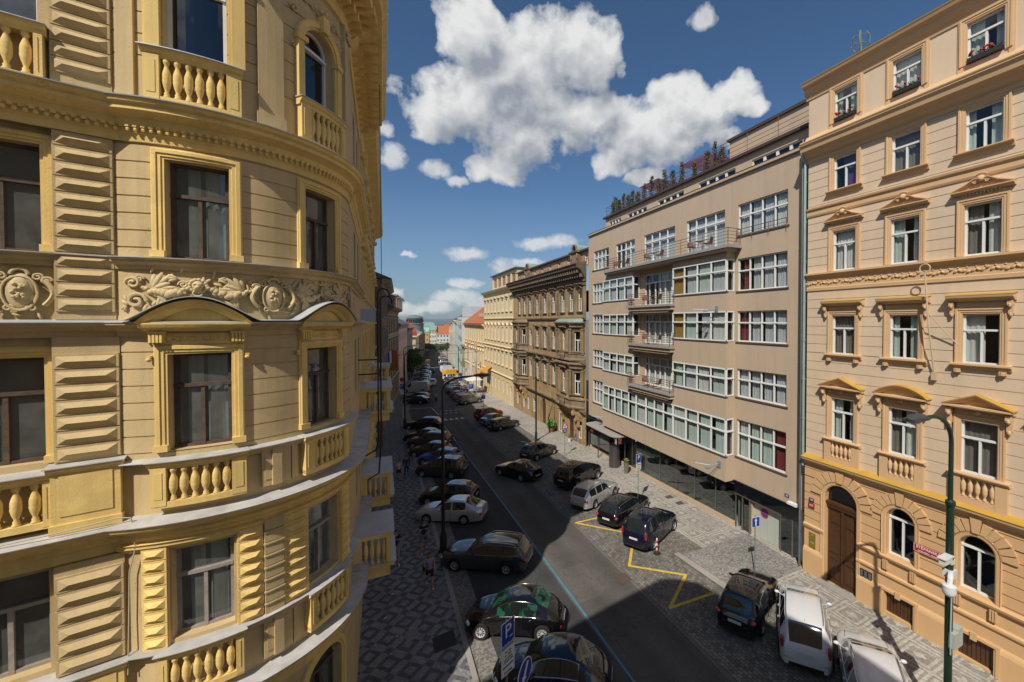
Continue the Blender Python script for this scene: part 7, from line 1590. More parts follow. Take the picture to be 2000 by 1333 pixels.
    m_ = MB(); m_.tube([(ws[0] + .04, -.5, smooth(top, ws[0] + .04) + .012), (ws[0] + .12, .15, smooth(top, ws[0] + .12) + .015)], .008, 4); m_.tube([(ws[0] + .04, .05, smooth(top, ws[0] + .04) + .012), (ws[0] + .12, .6, smooth(top, ws[0] + .12) + .015)], .008, 4); m_.build('wiper', M_TRIMB, t)
    m_ = MB(); m_.tube([(rw[0] - .1, 0, smooth(top, rw[0] - .1)), (rw[0] + .05, 0, smooth(top, rw[0] - .1) + .16)], .006, 4); m_.build('aerial', M_TRIMB, t)
    # centre the thing between its axles
    off = Matrix.Translation((-(wx[0] + wx[1]) / 2, 0, 0))
    def shift(o):
        if o.type == 'MESH': o.data.transform(off)
    for c in list(t.children_recursive): shift(c)
    return t
CARS = {}
CARS['wagon'] = make_car('estate_car', 4.75, 1.80, [(0, .62), (.1, .74), (.5, .86), (1.35, .97), (1.5, 1.0), (2.15, 1.36), (2.5, 1.45), (3.2, 1.47), (4.1, 1.42), (4.3, 1.36), (4.62, 1.0), (4.72, .9), (4.75, .6)], [(0, .60), (.5, .80), (1.3, .90), (3, .95), (4.5, .98), (4.75, .7)], (1.42, 2.25), (4.22, 4.66), [(1.85, 2.62), (2.70, 3.45), (3.55, 4.28)], (.90, 3.70), wr=.32, rails=2, chrome=1)
CARS['estate_small'] = make_car('estate_car', 4.55, 1.75, [(0, .60), (.1, .72), (.5, .82), (1.25, .93), (1.4, .96), (2.0, 1.32), (2.4, 1.42), (3.1, 1.44), (3.9, 1.40), (4.1, 1.34), (4.42, .98), (4.52, .88), (4.55, .58)], [(0, .58), (.5, .76), (1.3, .86), (3, .90), (4.3, .95), (4.55, .68)], (1.32, 2.1), (4.02, 4.46), [(1.72, 2.45), (2.53, 3.22), (3.32, 4.02)], (.85, 3.57), wr=.31, rails=1, chrome=1)
CARS['sedan'] = make_car('sedan_car', 4.55, 1.73, [(0, .58), (.1, .70), (.5, .82), (1.3, .94), (1.42, .97), (2.05, 1.33), (2.5, 1.43), (3.05, 1.43), (3.4, 1.38), (4.05, 1.08), (4.2, 1.04), (4.48, 1.02), (4.54, .9), (4.55, .6)], [(0, .56), (.5, .76), (1.3, .88), (3, .93), (4.0, .98), (4.55, .72)], (1.36, 2.15), (3.3, 4.08), [(1.80, 2.5), (2.60, 3.45)], (.88, 3.39), wr=.31, rim=6)
CARS['hatch'] = make_car('hatchback_car', 4.15, 1.74, [(0, .58), (.08, .72), (.45, .86), (1.1, .98), (1.22, 1.02), (1.9, 1.38), (2.3, 1.47), (2.9, 1.48), (3.45, 1.42), (3.62, 1.34), (3.95, 1.02), (4.1, .9), (4.15, .6)], [(0, .57), (.45, .80), (1.2, .90), (2.6, .96), (3.9, 1.02), (4.15, .7)], (1.14, 2.0), (3.55, 4.0), [(1.6, 2.35), (2.45, 3.1), (3.2, 3.48)], (.80, 3.33), wr=.32, tl='std', rim=5)
CARS['mpv'] = make_car('compact_van', 4.35, 1.80, [(0, .62), (.08, .78), (.4, .95), (.95, 1.07), (1.05, 1.1), (1.85, 1.53), (2.3, 1.64), (3.0, 1.66), (3.8, 1.60), (3.95, 1.52), (4.2, 1.05), (4.32, .9), (4.35, .6)], [(0, .6), (.45, .86), (1.1, .96), (2.6, 1.02), (4.1, 1.08), (4.35, .75)], (.98, 2.0), (3.88, 4.24), [(1.45, 2.3), (2.4, 3.1), (3.2, 3.82)], (.83, 3.55), wr=.33, rails=2, tl='tall')
CARS['suv'] = make_car('off_road_car', 4.65, 1.88, [(0, .78), (.08, .92), (.45, 1.04), (1.2, 1.14), (1.32, 1.18), (1.95, 1.6), (2.35, 1.72), (3.2, 1.74), (4.05, 1.68), (4.22, 1.6), (4.5, 1.12), (4.62, 1.0), (4.65, .7)], [(0, .75), (.45, .95), (1.2, 1.05), (3, 1.1), (4.4, 1.14), (4.65, .85)], (1.24, 2.1), (4.15, 4.52), [(1.7, 2.5), (2.6, 3.35), (3.45, 4.12)], (.88, 3.68), wr=.37, rails=1, tl='tall', belly=.3)
CARS['beetle'] = make_car('rounded_coupe_car', 4.12, 1.73, [(0, .50), (.06, .62), (.3, .82), (.7, .95), (1.05, 1.02), (1.15, 1.05), (1.6, 1.34), (2.0, 1.47), (2.4, 1.50), (2.9, 1.44), (3.35, 1.24), (3.75, .98), (4.0, .74), (4.1, .58), (4.12, .5)], [(0, .48), (.3, .72), (.8, .84), (1.2, .90), (2.4, .95), (3.3, .93), (3.8, .78), (4.12, .48)], (1.08, 1.72), (2.95, 3.5), [(1.42, 2.42), (2.47, 3.05)], (.80, 3.31), wr=.335, roofw=.70, plan=[(0, .55), (.1, .68), (.35, .82), (.8, .97), (1.3, .95), (2.4, .95), (3.2, 1.0), (3.6, .93), (3.95, .74), (4.12, .52)], hl='round', tl='round', rim=10, chrome=1)
CARS['van'] = make_car('panel_van', 5.3, 1.98, [(0, .8), (.08, 1.0), (.5, 1.15), (.85, 1.25), (1.6, 1.95), (1.9, 2.2), (2.5, 2.32), (4.8, 2.32), (5.18, 2.28), (5.28, 2.1), (5.3, .8)], [(0, .75), (.5, 1.08), (1.0, 1.18), (2.0, 1.22), (5.0, 1.25), (5.3, 1.0)], (.88, 1.75), (5.2, 5.21), [(1.15, 1.95)], (.95, 4.3), wr=.34, roofw=.86, plan=[(0, .78), (.12, .88), (.6, .98), (1.2, 1.0), (5.1, 1.0), (5.25, .97), (5.3, .94)], tl='tall', rim=6)
USED = {}
KG = {}
def place(kind, front, rear, lab, col, grp, dz=0.0, cat='car', k=None, glass=None):
    """wheel contact points of the side facing the camera (front, rear) or centre + heading"""
    f = Vector(front); r = Vector(rear); d = (f - r).normalized(); mid = (f + r) / 2
    side = Vector((-d.y, d.x));  side = side if side.y > 0 else -side      # away from the camera
    w = {'van': .86, 'suv': .82}.get(kind, .76); c = mid + side * w
    ang = math.atan2(-d.y, -d.x)     # the model's nose points to -x
    z = gz(c.y) + dz; pitch = math.atan(-.028 * (-d.y))
    src = CARS[kind]; mats = {PAINT.name: col}
    if glass: mats[M_CGL.name] = glass
    loc = (c.x, c.y, z)
    rot = Matrix.Rotation(math.atan(-.028), 4, 'X') @ Matrix.Rotation(ang, 4, 'Z'); e = rot.to_euler()
    o = dup(src, loc, tuple(e), lab, grp, mats=mats); o['category'] = cat; USED[kind] = 1
    return o
cp = carpaint
blk = PAINT; navy = cp('navy', (.004, .006, .020), 0); silver = cp('silver', (.60, .61, .62), .45); white = cp('white', (.62, .63, .64), 0); dgrey = cp('dark grey', (.035, .036, .038), 0); blue = cp('bright blue', (.02, .13, .42), .3); red = cp('red', (.28, .012, .012), .2); yellow = cp('yellow', (.80, .42, .01), 0); brownc = cp('grey brown', (.05, .043, .038), 0); midgrey = cp('mid grey', (.20, .205, .21), .45); rblue = cp('royal blue', (.02, .025, .18), .3); sage = cp('grey green', (.10, .115, .10), .4)
G_GREEN = mat('green tinted car glass', (.006, .065, .045), .05, 0, spec=.9, coat=1.0)
_g = NT(G_GREEN.node_tree); _t = _g.new('ShaderNodeTexCoord'); _n = _g.noise(_t.outputs['Object'], 2.6, 2, .5); _g.link(_g.mix(_g.ramp(_n, .50, .56), (.004, .010, .010, 1), (.006, .085, .055, 1)), _g.n['Principled BSDF'].inputs['Base Color'])  # noise-shaped green patches mixed into the dark glass colour
GL, GR_ = 'cars parked nose to the left kerb', 'cars parked nose to the right pavement'
def Lp(fx, fy, wb, ang=33):     # left row: front wheel contact + angle
    a = R(ang); return (fx, fy), (fx + wb * math.cos(a), fy - wb * math.sin(a))
def Rp(rx, ry, wb, ang=27):
    a = R(ang); return (rx + wb * math.cos(a), ry + wb * math.sin(a)), (rx, ry)
f, r = Lp(3.85, 13.05, 2.51, 33); place('beetle', f, r, 'dark blue rounded coupe nearest the camera, behind the reserved parking sign', navy, GL)
f, r = Lp(3.55, 16.35, 2.51, 30); place('beetle', f, r, 'black rounded coupe with green tinted windows beside the dark blue one', blk, GL, glass=G_GREEN)
f, r = Lp(3.40, 21.75, 2.80, 35); place('wagon', f, r, 'dark grey estate car with chrome roof rails at the edge of the sunlit road', dgrey, GL)
f, r = Lp(2.60, 28.05, 2.51, 31); place('sedan', f, r, 'silver sedan parked beside the tall street lamp', silver, GL)
f, r = Lp(2.95, 30.9, 2.53, 31); place('hatch', f, r, 'black hatchback parked just beyond the silver sedan', blk, GL)
f, r = Lp(3.16, 37.3, 2.72, 37); place('mpv', f, r, 'dark brown compact van between the black and the bright blue cars', dgrey, GL)
f, r = Lp(3.5, 40.6, 2.53, 35); place('hatch', f, r, 'bright blue hatchback on the shaded left side', blue, GL)
f, r = Lp(2.9, 43.6, 2.60, 33); place('hatch', f, r, 'grey brown hatchback just beyond the bright blue one', brownc, GL)
f, r = Lp(3.0, 46.9, 2.80, 33); place('suv', f, r, 'dark off-road car third beyond the bright blue one', dgrey, GL)
f, r = Lp(2.8, 50.2, 2.53, 33); place('sedan', f, r, 'black low car at the far end of the near left row', blk, GL)
f, r = Lp(3.2, 56.6, 2.80, 26); place('wagon', f, r, 'black estate car standing apart before the crossing', blk, GL)
f, r = Lp(4.0, 77.5, 2.53, 30); place('sedan', f, r, 'black sedan just in front of the dark estate beyond the crossing', blk, GL)
f, r = Lp(4.2, 81.5, 2.80, 30); place('wagon', f, r, 'dark estate car between a black sedan and the white van', blk, GL)
f, r = Lp(4.6, 92.0, 3.35, 20); place('van', f, r, 'large white panel van on the shaded left side', cp('dusty white', (.42, .42, .42), 0), GL, cat='van')
for i, (yy, c_, kd, nm) in enumerate(((98, dgrey, 'hatch', 'dark grey hatchback first behind the white van'), (102, midgrey, 'hatch', 'grey hatchback second behind the white van'), (106, silver, 'mpv', 'silver car third behind the white van'), (111, dgrey, 'mpv', 'dark car fourth behind the white van'), (118, silver, 'hatch', 'small silver car far down the left row'), (124, midgrey, 'wagon', 'grey estate far down the left row'), (132, silver, 'sedan', 'last silver sedan of the left row'), (142, dgrey, 'hatch', 'dark hatchback under the trees on the left side'), (152, midgrey, 'mpv', 'grey van-like car beyond the trees on the left'))):
    f, r = Lp(3.9 + bend(yy), yy, 2.6, 28); place(kd, f, r, nm, c_, GL)
# right row
f, r = Rp(14.0, 6.15, 2.5, 37); w7 = place('mpv', f, r, 'white car cut off by the lower edge nearest the lamp post on the right', white, GR_, .07)
f, r = Rp(14.65, 9.1, 2.55, 37); w8 = place('mpv', f, r, 'white compact van with a black panoramic roof edge beside the black hatchback', white, GR_, .03)
f, r = Rp(13.68, 11.3, 2.6, 26); place('hatch', f, r, 'black hatchback with a glass roof in front of the garage', blk, GR_, .02)
f, r = Rp(13.68, 18.6, 2.75, 27); place('mpv', f, r, 'navy blue compact van with silver roof rails by the striped bollard', navy, GR_, .01)
f, r = Rp(13.80, 21.7, 2.73, 27); place('estate_small', f, r, 'black estate car between the navy van and the silver estate', blk, GR_, .01)
f, r = Rp(13.3, 24.85, 2.72, 29); place('estate_small', f, r, 'silver estate car between two black cars', silver, GR_, .01)
f, r = Rp(13.7, 28.55, 2.8, 27); place('suv', f, r, 'black off-road car half in the shade before the steel canopy', blk, GR_, .01)
f, r = Rp(13.31, 36.7, 2.5, 28); place('hatch', f, r, 'dark bronze hatchback standing alone near the warning sign', brownc, GR_, .01)
f, r = Rp(13.4, 50.2, 2.6, 27); place('estate_small', f, r, 'dark grey car with its boot towards the road before the red van', dgrey, GR_, .01)
f, r = Rp(13.3, 53.6, 2.55, 27); place('sedan', f, r, 'pale blue grey sedan next to the red van', cp('pale blue grey', (.16, .22, .28), .5), GR_, .01)
f, r = Rp(13.0, 57.2, 2.9, 27); place('mpv', f, r, 'red and white delivery car by the crossing', red, GR_, .01)
f, r = Rp(12.9, 71.2, 2.8, 24); place('suv', f, r, 'grey green off-road car by the parking sign', sage, GR_, .01)
f, r = Rp(12.8, 74.8, 2.6, 24); place('hatch', f, r, 'red hatchback beside the grey green off-road car', red, GR_, .01)
f, r = Rp(12.8, 78.2, 2.6, 24); place('hatch', f, r, 'dark car with its nose to the cafe parasol', blk, GR_, .01)
f, r = Rp(13.1, 85.0, 2.7, 24); place('wagon', f, r, 'royal blue estate car in the right row', rblue, GR_, .01)
for i, (yy, c_, kd, nm) in enumerate(((89, midgrey, 'sedan', 'grey sedan next to the royal blue estate'), (93, white, 'wagon', 'white estate first beyond the grey sedan on the right'), (97, white, 'hatch', 'white hatchback second beyond the grey sedan on the right'), (101, sage, 'hatch', 'grey green hatchback in the middle of the right row'), (105.5, dgrey, 'wagon', 'dark grey estate before the white off-road car'), (110, white, 'suv', 'white off-road car beside the yellow van'))):
    f, r = Rp(13.0 + bend(yy, 80), yy, 2.7, 24); place(kd, f, r, nm, c_, GR_, .01)
f, r = Rp(13.6 + bend(116, 84), 116.5, 3.35, 18); place('van', f, r, 'bright yellow van in the sunlit right row', yellow, GR_, cat='van')
for i, (yy, c_, kd, nm) in enumerate(((124, blk, 'mpv', 'black car first beyond the yellow van'), (131, white, 'van', 'white van second beyond the yellow van'), (141, dgrey, 'suv', 'dark car far down the right row'), (150, silver, 'sedan', 'silver car far down the right row'), (160, blk, 'hatch', 'black hatchback near the far end of the right row'), (172, silver, 'mpv', 'silver van-like car near the far end of the right row'), (186, dgrey, 'wagon', 'dark estate near the far end of the right row'), (200, silver, 'hatch', 'last silver hatchback of the right row'))):
    f, r = Rp(13.6 + bend(yy, 84), yy, 2.7, 18); place(kd, f, r, nm, c_, GR_, cat='van' if kd == 'van' else 'car')
# moving cars
place('sedan', (9.15, 34.6), (10.45, 32.1), 'black sedan driving away in the right lane', blk, 'cars driving along the road')
place('mpv', (8.9 + bend(101), 103.6), (8.6 + bend(101), 101), 'small white car driving towards the crossing in mid street', white, 'cars driving along the road')
place('mpv', (8.9 + bend(135), 137), (8.7 + bend(135), 134.5), 'dark blue car driving far down the road', navy, 'cars driving along the road')
place('van', (8.0 + bend(165), 168), (7.6 + bend(165), 164.6), 'yellow orange van driving far down the road', cp('orange', (.6, .25, .02), 0), 'cars driving along the road', cat='van')
for o in list(CARS.values()):
    for c in list(o.children_recursive): bpy.data.objects.remove(c)
    bpy.data.objects.remove(o)
# ================================================================ street lamps
M_LAMPG = mat('dark green lamp paint', (.012, .03, .018), .4, .1, 4, spec=.5); M_LAMPB = mat('black lamp paint', (.012, .012, .014), .45, .1, 4, spec=.5); M_LENS = mat('lamp lens', (.5, .48, .42), .2, 0)
M_GALV = mat('galvanised post', (.30, .32, .34), .45, .1, 4, metal=.5)
def lamp(x, y, ztop, out, dz, lab, mt, grp, base='slim', dirn=0.0, head='flat'):
    """pole up to ztop, arm curving out by `out` (signed x) and up dz"""
    z0 = gz(y) + .05; t = empty('street_lamp', (x, y, z0), lab, 'street lamp', grp); c, s_ = math.cos(dirn), math.sin(dirn)
    m_ = MB()
    if base == 'fluted': m_.lathe([(.26, z0), (.26, z0 + .12), (.20, z0 + .2), (.19, z0 + .9), (.15, z0 + 1.05), (.12, z0 + 1.15), (.10, z0 + 1.3)], (x, y, 0), 12)
    else: m_.lathe([(.16, z0), (.15, z0 + .9), (.11, z0 + 1.0), (.105, z0 + 1.1)], (x, y, 0), 12)
    m_.build('base', mt, t, smooth=40)
    zc = z0 + (ztop - z0) * .80; m_ = MB(); m_.tube([(x, y, z0 + 1.0), (x, y, zc)], [.10, .095], 12); m_.lathe([(.11, zc - .1), (.125, zc - .05), (.125, zc + .05), (.075, zc + .1)], (x, y, 0), 12); m_.tube([(x, y, zc), (x, y, ztop)], [.065, .06], 10); m_.build('pole', mt, t, smooth=40)
    m_ = MB(); pts = []
    for i in range(13): a = PI / 2 * i / 12; rx = min(abs(out) * .55, 1.2); pts.append((x + math.copysign(rx * (1 - math.cos(a)), out) * c, y + abs(rx * (1 - math.cos(a))) * s_, ztop + dz * math.sin(a)))
    xe = x + out * .72 * c; pts.append((xe, y + abs(out * .72) * s_, ztop + dz + .03)); m_.tube(pts, [.06] * 13 + [.045], 8); m_.build('arm', mt, t, smooth=60)
    m_ = MB(); hx = x + out * .88; hz = ztop + dz + .04; m_.ball((hx, y + abs(out * .88) * s_, hz + .02), (.46, .17, .10), 12); m_.box(hx - .40, hx + .40, y - .15, y + .15, hz - .06, hz + .02); h = m_.build('lamp_head', mat('lamp housing', (.05, .055, .06), .4, .05), t, smooth=50)
    m_ = MB(); m_.ball((hx + math.copysign(.08, out), y, hz - .06), (.26, .13, .09), 10); m_.build('lens', M_LENS, h, smooth=180)
    return t
GLA = 'curved street lamps along the street'
t = lamp(15.1, 5.8, 9.4, -2.25, .9, 'tall dark green street lamp carrying white cameras in front of the orange house', M_LAMPG, GLA)
t2 = lamp(3.07, 23.83, 9.05, 2.5, .75, 'tall black street lamp on a fluted base beside the silver sedan, arm over the road', M_LAMPB, GLA, 'fluted')
lamp(15.73, 43.44, 8.45, -2.3, .9, 'slim green street lamp behind the dark bronze hatchback on the right pavement', M_LAMPG, GLA)
lamp(2.74, 58.1, 8.3, 2.3, .8, 'black street lamp on a fluted base beyond the near left row of cars', M_LAMPB, GLA, 'fluted')
lamp(15.9, 76.5, 7.1, -2.3, .8, 'grey street lamp by the cafe parasol in front of the low cream house', M_GALV, GLA)
lamp(4.2, 92.0, 7.0, 2.3, .8, 'dark street lamp by the white panel van on the left', M_LAMPB, GLA, 'fluted')
lamp(17.6, 106, 6.2, -2.3, .8, 'slim lamp in front of the olive green house front', M_LAMPG, GLA)
lamp(19.6, 140, 5.2, -2.3, .8, 'slim lamp far along the right pavement by the mint house', M_LAMPG, GLA)
lamp(8.3, 128, 5.6, 2.3, .8, 'dark lamp beside the big tree on the left', M_LAMPB, GLA)
# things on the right hand lamp
M_CAMW = mat('camera white', (.62, .64, .62), .35, .03, 4, spec=.5)
m_ = MB(); D_ = Vector((-.97, -.38, .43)); m_.box(15.50, 15.92, 6.05, 6.21, 5.50, 5.66); m_.box(15.46, 15.95, 6.02, 6.24, 5.66, 5.69); m_.tube([(15.85, 6.15, 5.5), (16.07, 6.18, 5.42)], .035, 6); m_.box(15.97, 16.17, 6.08, 6.28, 5.38, 5.5); m_.v = [tuple(Vector(v) + D_) for v in m_.v]
tag(m_.build('bullet_camera', M_CAMW), 'white box shaped camera pointing left on the green lamp post', 'security camera')
m_ = MB(); m_.box(15.93, 16.2, 6.04, 6.3, 4.98, 5.2); m_.tube([(16.0, 6.12, 5.12), (15.8, 6.05, 5.2), (15.65, 6.0, 5.12), (15.62, 6.0, 4.95)], .07, 8); m_.lathe([(.10, 4.98), (.17, 4.95), (.17, 4.8)], (15.6, 6.0, 0), 14); m_.ball((15.6, 6.0, 4.78), .165, 14); m_.v = [tuple(Vector(v) + D_) for v in m_.v]
tag(m_.build('dome_camera', M_CAMW, smooth=45), 'white dome camera hanging below the box camera on the green lamp post', 'security camera')
m_ = MB(); m_.box(16.18, 16.5, 6.0, 6.3, 2.75, 3.3); m_.box(15.94, 16.2, 5.98, 6.12, 2.8, 3.25); m_.tube([(15.98, 6.08, 4.9), (15.93, 6.08, 3.3), (15.95, 6.08, 2.6)], .02, 6); m_.v = [tuple(Vector(v) + Vector((-.97, -.38, .55))) for v in m_.v]
tag(m_.build('junction_box', mat('grey box', (.38, .41, .38), .5, .05, 3)), 'grey electrical box strapped to the green lamp post', 'electrical box')
# ================================================================ signs
M_SB = mat('sign blue', (.01, .06, .35), .5, 0); M_SW = mat('sign white', (.68, .68, .66), .45, .02, 4); M_SR = mat('sign red', (.45, .02, .03), .5, 0); M_SK = mat('sign black', (.02, .02, .02), .6, 0); M_BLUE2 = mat('sign deep blue', (.012, .045, .30), .4, .02, 4, spec=.4)
def signpost(x, y, rot, ztop, lab, parts, h0=None, cat='road sign', r=.03):
    """parts: list of (name, shape, w, h, zc, material, [(text, size, dz, material)])"""
    z0 = gz(y) + .05; t = empty('road_sign', (x, y, z0), lab, cat)
    m_ = MB(); m_.tube([(x, y, z0), (x, y, ztop)], r, 8); m_.build('post', M_GALV, t)
    c, s_ = math.cos(rot), math.sin(rot)
    F = Fac(lambda a, o, e: (x + a * c + (o + .04) * s_, y + a * s_ - (o + .04) * c, e))
    for (nm, sh, w, h, zc, mt, extra) in parts:
        m_ = MB()
        if sh == 'rect': F.box(m_, -w / 2, w / 2, 0, .012, zc - h / 2, zc + h / 2, 0); F.box(m_, -w / 2 + .02, w / 2 - .02, .012, .014, zc - h / 2 + .02, zc + h / 2 - .02, 1)
        if sh == 'disc':
            v = [F.fn(w / 2 * math.cos(2 * PI * i / 28), 0, zc + w / 2 * math.sin(2 * PI * i / 28)) for i in range(28)]; d = Vector(F.fn(0, .012, 0)) - Vector(F.fn(0, 0, 0)); m_.extrude(v, d, 0)
            m_.poly([F.fn(w * .46 * math.cos(2 * PI * i / 28), .014, zc + w * .46 * math.sin(2 * PI * i / 28)) for i in range(28)], 1)
        if sh == 'tri':
            for k, (q, o, mi) in enumerate(((1.0, .012, 0), (.72, .015, 1))): m_.poly([F.fn(-w / 2 * q, o, zc - h * .4 * q), F.fn(w / 2 * q, o, zc - h * .4 * q), F.fn(0, o, zc + h * .6 * q)], mi)
            F.box(m_, -w * .06, w * .06, .016, .018, zc - h * .2, zc + h * .1, 2)
        o = m_.build(nm, [M_SR if sh == 'tri' else M_SW, mt, M_SK], t)
        for ex in extra:
            tm = MB()
            if ex[0] == 'ARROW':
                L_, an, cx_, cz = ex[1], ex[2], ex[3], ex[4]; dx, dz = math.cos(an), math.sin(an); px, pz = -dz, dx; w_ = L_ * .10
                P_ = [(-L_ / 2, -w_), (L_ * .18, -w_), (L_ * .18, -w_ * 2.4), (L_ / 2, 0), (L_ * .18, w_ * 2.4), (L_ * .18, w_), (-L_ / 2, w_)]
                tm.poly([F.fn(cx_ + a * dx + b * px, .017, cz + a * dz + b * pz) for a, b in P_]); tm.build('arrow', M_SW, o)
            elif ex[0] == 'BAR':
                F.box(tm, ex[1] - ex[3] / 2, ex[1] + ex[3] / 2, .015, .018, ex[2] - ex[4] / 2, ex[2] + ex[4] / 2); tm.build('symbol', ex[5], o)
            else:
                q = text_mb(ex[0], ex[1]); tm.add([F.fn(v[0], .018 + v[2], ex[2] + v[1]) for v in q.v], q.f); tm.build('lettering', ex[3], o)
    return t
signpost(3.1, 11.0, R(28), 4.62, 'blue parking sign reading RESERVE over a white panel in front of the dark blue car', [('parking_panel', 'rect', .50, .76, 4.24, M_BLUE2, [('P', .52, 4.33, M_SW), ('RESERVÉ', .115, 3.95, M_SW), ('BAR', .12, 4.14, .14, .03, M_SW)]),
    ('text_panel', 'rect', .50, .56, 3.56, M_SW, [('Po - Pá', .075, 3.76, M_SK), ('8 - 18 h', .075, 3.67, M_SK), ('s povolením', .065, 3.58, M_SK), ('městské části', .065, 3.50, M_SK), ('BAR', 0, 3.36, .40, .045, M_BLUE2)]), ('number_panel', 'rect', .50, .15, 3.19, M_SW, [('P1-0442', .09, 3.19, M_SK)])], cat='parking sign')
signpost(2.93, 9.0, R(40), 5.15, 'round blue sign with a white arrow pointing down to the left', [('arrow_disc', 'disc', .62, .62, 4.78, M_BLUE2, [('ARROW', .46, R(240), 0, 4.78)])])
signpost(16.41, 24.0, R(12), 3.5, 'blue parking sign over a white panel behind the black estate car on the right', [('parking_panel', 'rect', .5, .62, 3.2, M_BLUE2, [('P', .42, 3.25, M_SW)]), ('text_panel', 'rect', .5, .5, 2.6, M_SW, [('BAR', 0, 2.75, .4, .05, M_BLUE2), ('8 - 18 h', .08, 2.6, M_SK), ('mimo MHD', .07, 2.47, M_SK)])], cat='parking sign')
signpost(16.78, 14.2, R(-6), 3.25, 'square blue one-way sign with a white upward arrow in front of the garage', [('arrow_panel', 'rect', .5, .5, 2.92, M_BLUE2, [('ARROW', .38, R(90), 0, 2.92)])])
signpost(16.26, 36.6, R(5), 3.0, 'red and white triangular warning sign over a blue plate by the restaurant', [('warning_panel', 'tri', .75, .65, 2.62, M_SW, []), ('plate', 'rect', .45, .4, 2.1, M_BLUE2, [('30', .22, 2.1, M_SW)])])
signpost(2.75, 66, R(5), 4.7, 'no stopping disc above a blue parking sign on the shaded left kerb', [('no_stopping_disc', 'disc', .7, .7, 4.3, M_SR, []), ('parking_panel', 'rect', .55, .8, 3.3, M_BLUE2, [('P', .5, 3.35, M_SW)]), ('text_panel', 'rect', .55, .7, 2.4, M_SW, [])])
signpost(13.7, 61.0, R(5), 1.95, 'low square blue crossing sign beside the red delivery car', [('crossing_panel', 'rect', .62, .62, 1.62, M_BLUE2, [('ARROW', .4, R(90), 0, 1.6)])])
signpost(12.95, 66.3, R(5), 2.9, 'blue parking sign on a pale post beside the grey green off-road car', [('parking_panel', 'rect', .7, .75, 2.5, M_BLUE2, [('P', .5, 2.5, M_SW)]), ('text_panel', 'rect', .6, .3, 1.9, M_SW, [])], cat='parking sign')
signpost(14.3, 84.0, R(5), 2.0, 'distant blue parking sign by the white parasol', [('parking_panel', 'rect', .8, .8, 1.5, M_BLUE2, [('P', .5, 1.5, M_SW)])], cat='parking sign')
signpost(15.3, 90.0, R(5), 1.9, 'small blue sign beyond the white parasol near the road', [('parking_panel', 'rect', .8, .7, 1.5, M_BLUE2, [])], cat='parking sign')
# striped bollard
t = empty('bollard', (13.66, 18.13, gz(18.1)), 'red and white striped bollard on a black foot behind the navy van', 'bollard'); z = gz(18.13) + .01
m_ = MB(); m_.lathe([(.2, z), (.2, z + .04), (.1, z + .09), (0, z + .09)], (13.66, 18.13, 0), 14); m_.build('foot', M_TYRE, t); m_ = MB()
for i in range(6): m_.lathe([(.045, z + .08 + i * .13), (.045, z + .21 + i * .13)], (13.66, 18.13, 0), 10, i % 2)
m_.build('post', [M_SR, M_SW], t)
for i, (x, y) in enumerate(((14.9, 51.3), (15.0, 62.5))):
    z = gz(y) + .05; m_ = MB(); m_.lathe([(.28, z), (.28, z + .62), (.22, z + .7), (0, z + .7)], (x, y, 0), 12); tag(m_.build('stone_bollard', M_KERB), ['squat pale stone bollard beside the pale blue grey sedan', 'squat pale stone bollard near the crossing'][i], 'bollard', 'stone bollards')
# covers and litter on the left pavement
for i, (x, y, w, h, mt, lab) in enumerate(((1.05, 17.75, .5, .75, mat('ribbed steel cover', (.20, .20, .21), .6, .2, 20), 'light ribbed metal cover in the patterned left pavement'), (2.18, 16.77, .85, 1.0, mat('dark asphalt patch', (.045, .045, .045), .9, .1, 5), 'dark square cover beside the left kerb'))):
    z = gz(y) + .108; m_ = MB(); m_.add([(x - w / 2, y - h / 2, gz(y - h / 2) + .108), (x + w / 2, y - h / 2 + .1, gz(y - h / 2 + .1) + .108), (x + w / 2, y + h / 2, gz(y + h / 2) + .108), (x - w / 2, y + h / 2 - .1, gz(y + h / 2 - .1) + .108)], [(0, 1, 2, 3)]); tag(m_.build('pavement_cover', mt), lab, 'manhole cover')
rnd = random.Random(3); m_ = MB()
for (x, y) in ((.35, 20.9), (.05, 19.3), (.45, 17.9), (1.3, 25.5), (.7, 30), (6.1, 15.9), (.2, 22.8)): z = gz(y) + .115; m_.add([(x, y, z), (x + .09, y + .02, z + .01), (x + .07, y + .07, z + .02), (x - .01, y + .06, z)], [(0, 1, 2, 3)])
tag(m_.build('litter', M_SW), kind='stuff'); COL.objects['litter']['label'] = 'scraps of white paper on the left pavement'
for i, (x, y) in enumerate(((18.75, 23.6), (18.75, 22.4))): z = gz(y) + .066; m_ = MB(); m_.add([(x, y, z), (x + .6, y, z), (x + .6, y + .45, gz(y + .45) + .066), (x, y + .45, gz(y + .45) + .066)], [(0, 1, 2, 3)]); tag(m_.build('floor_hatch', mat('rusty iron', (.13, .08, .06), .8, .2, 6)), ['rust brown hatch in the pavement by the shop window, farther one', 'rust brown hatch in the pavement by the shop window, nearer one'][i], 'hatch', 'hatches in the right pavement')

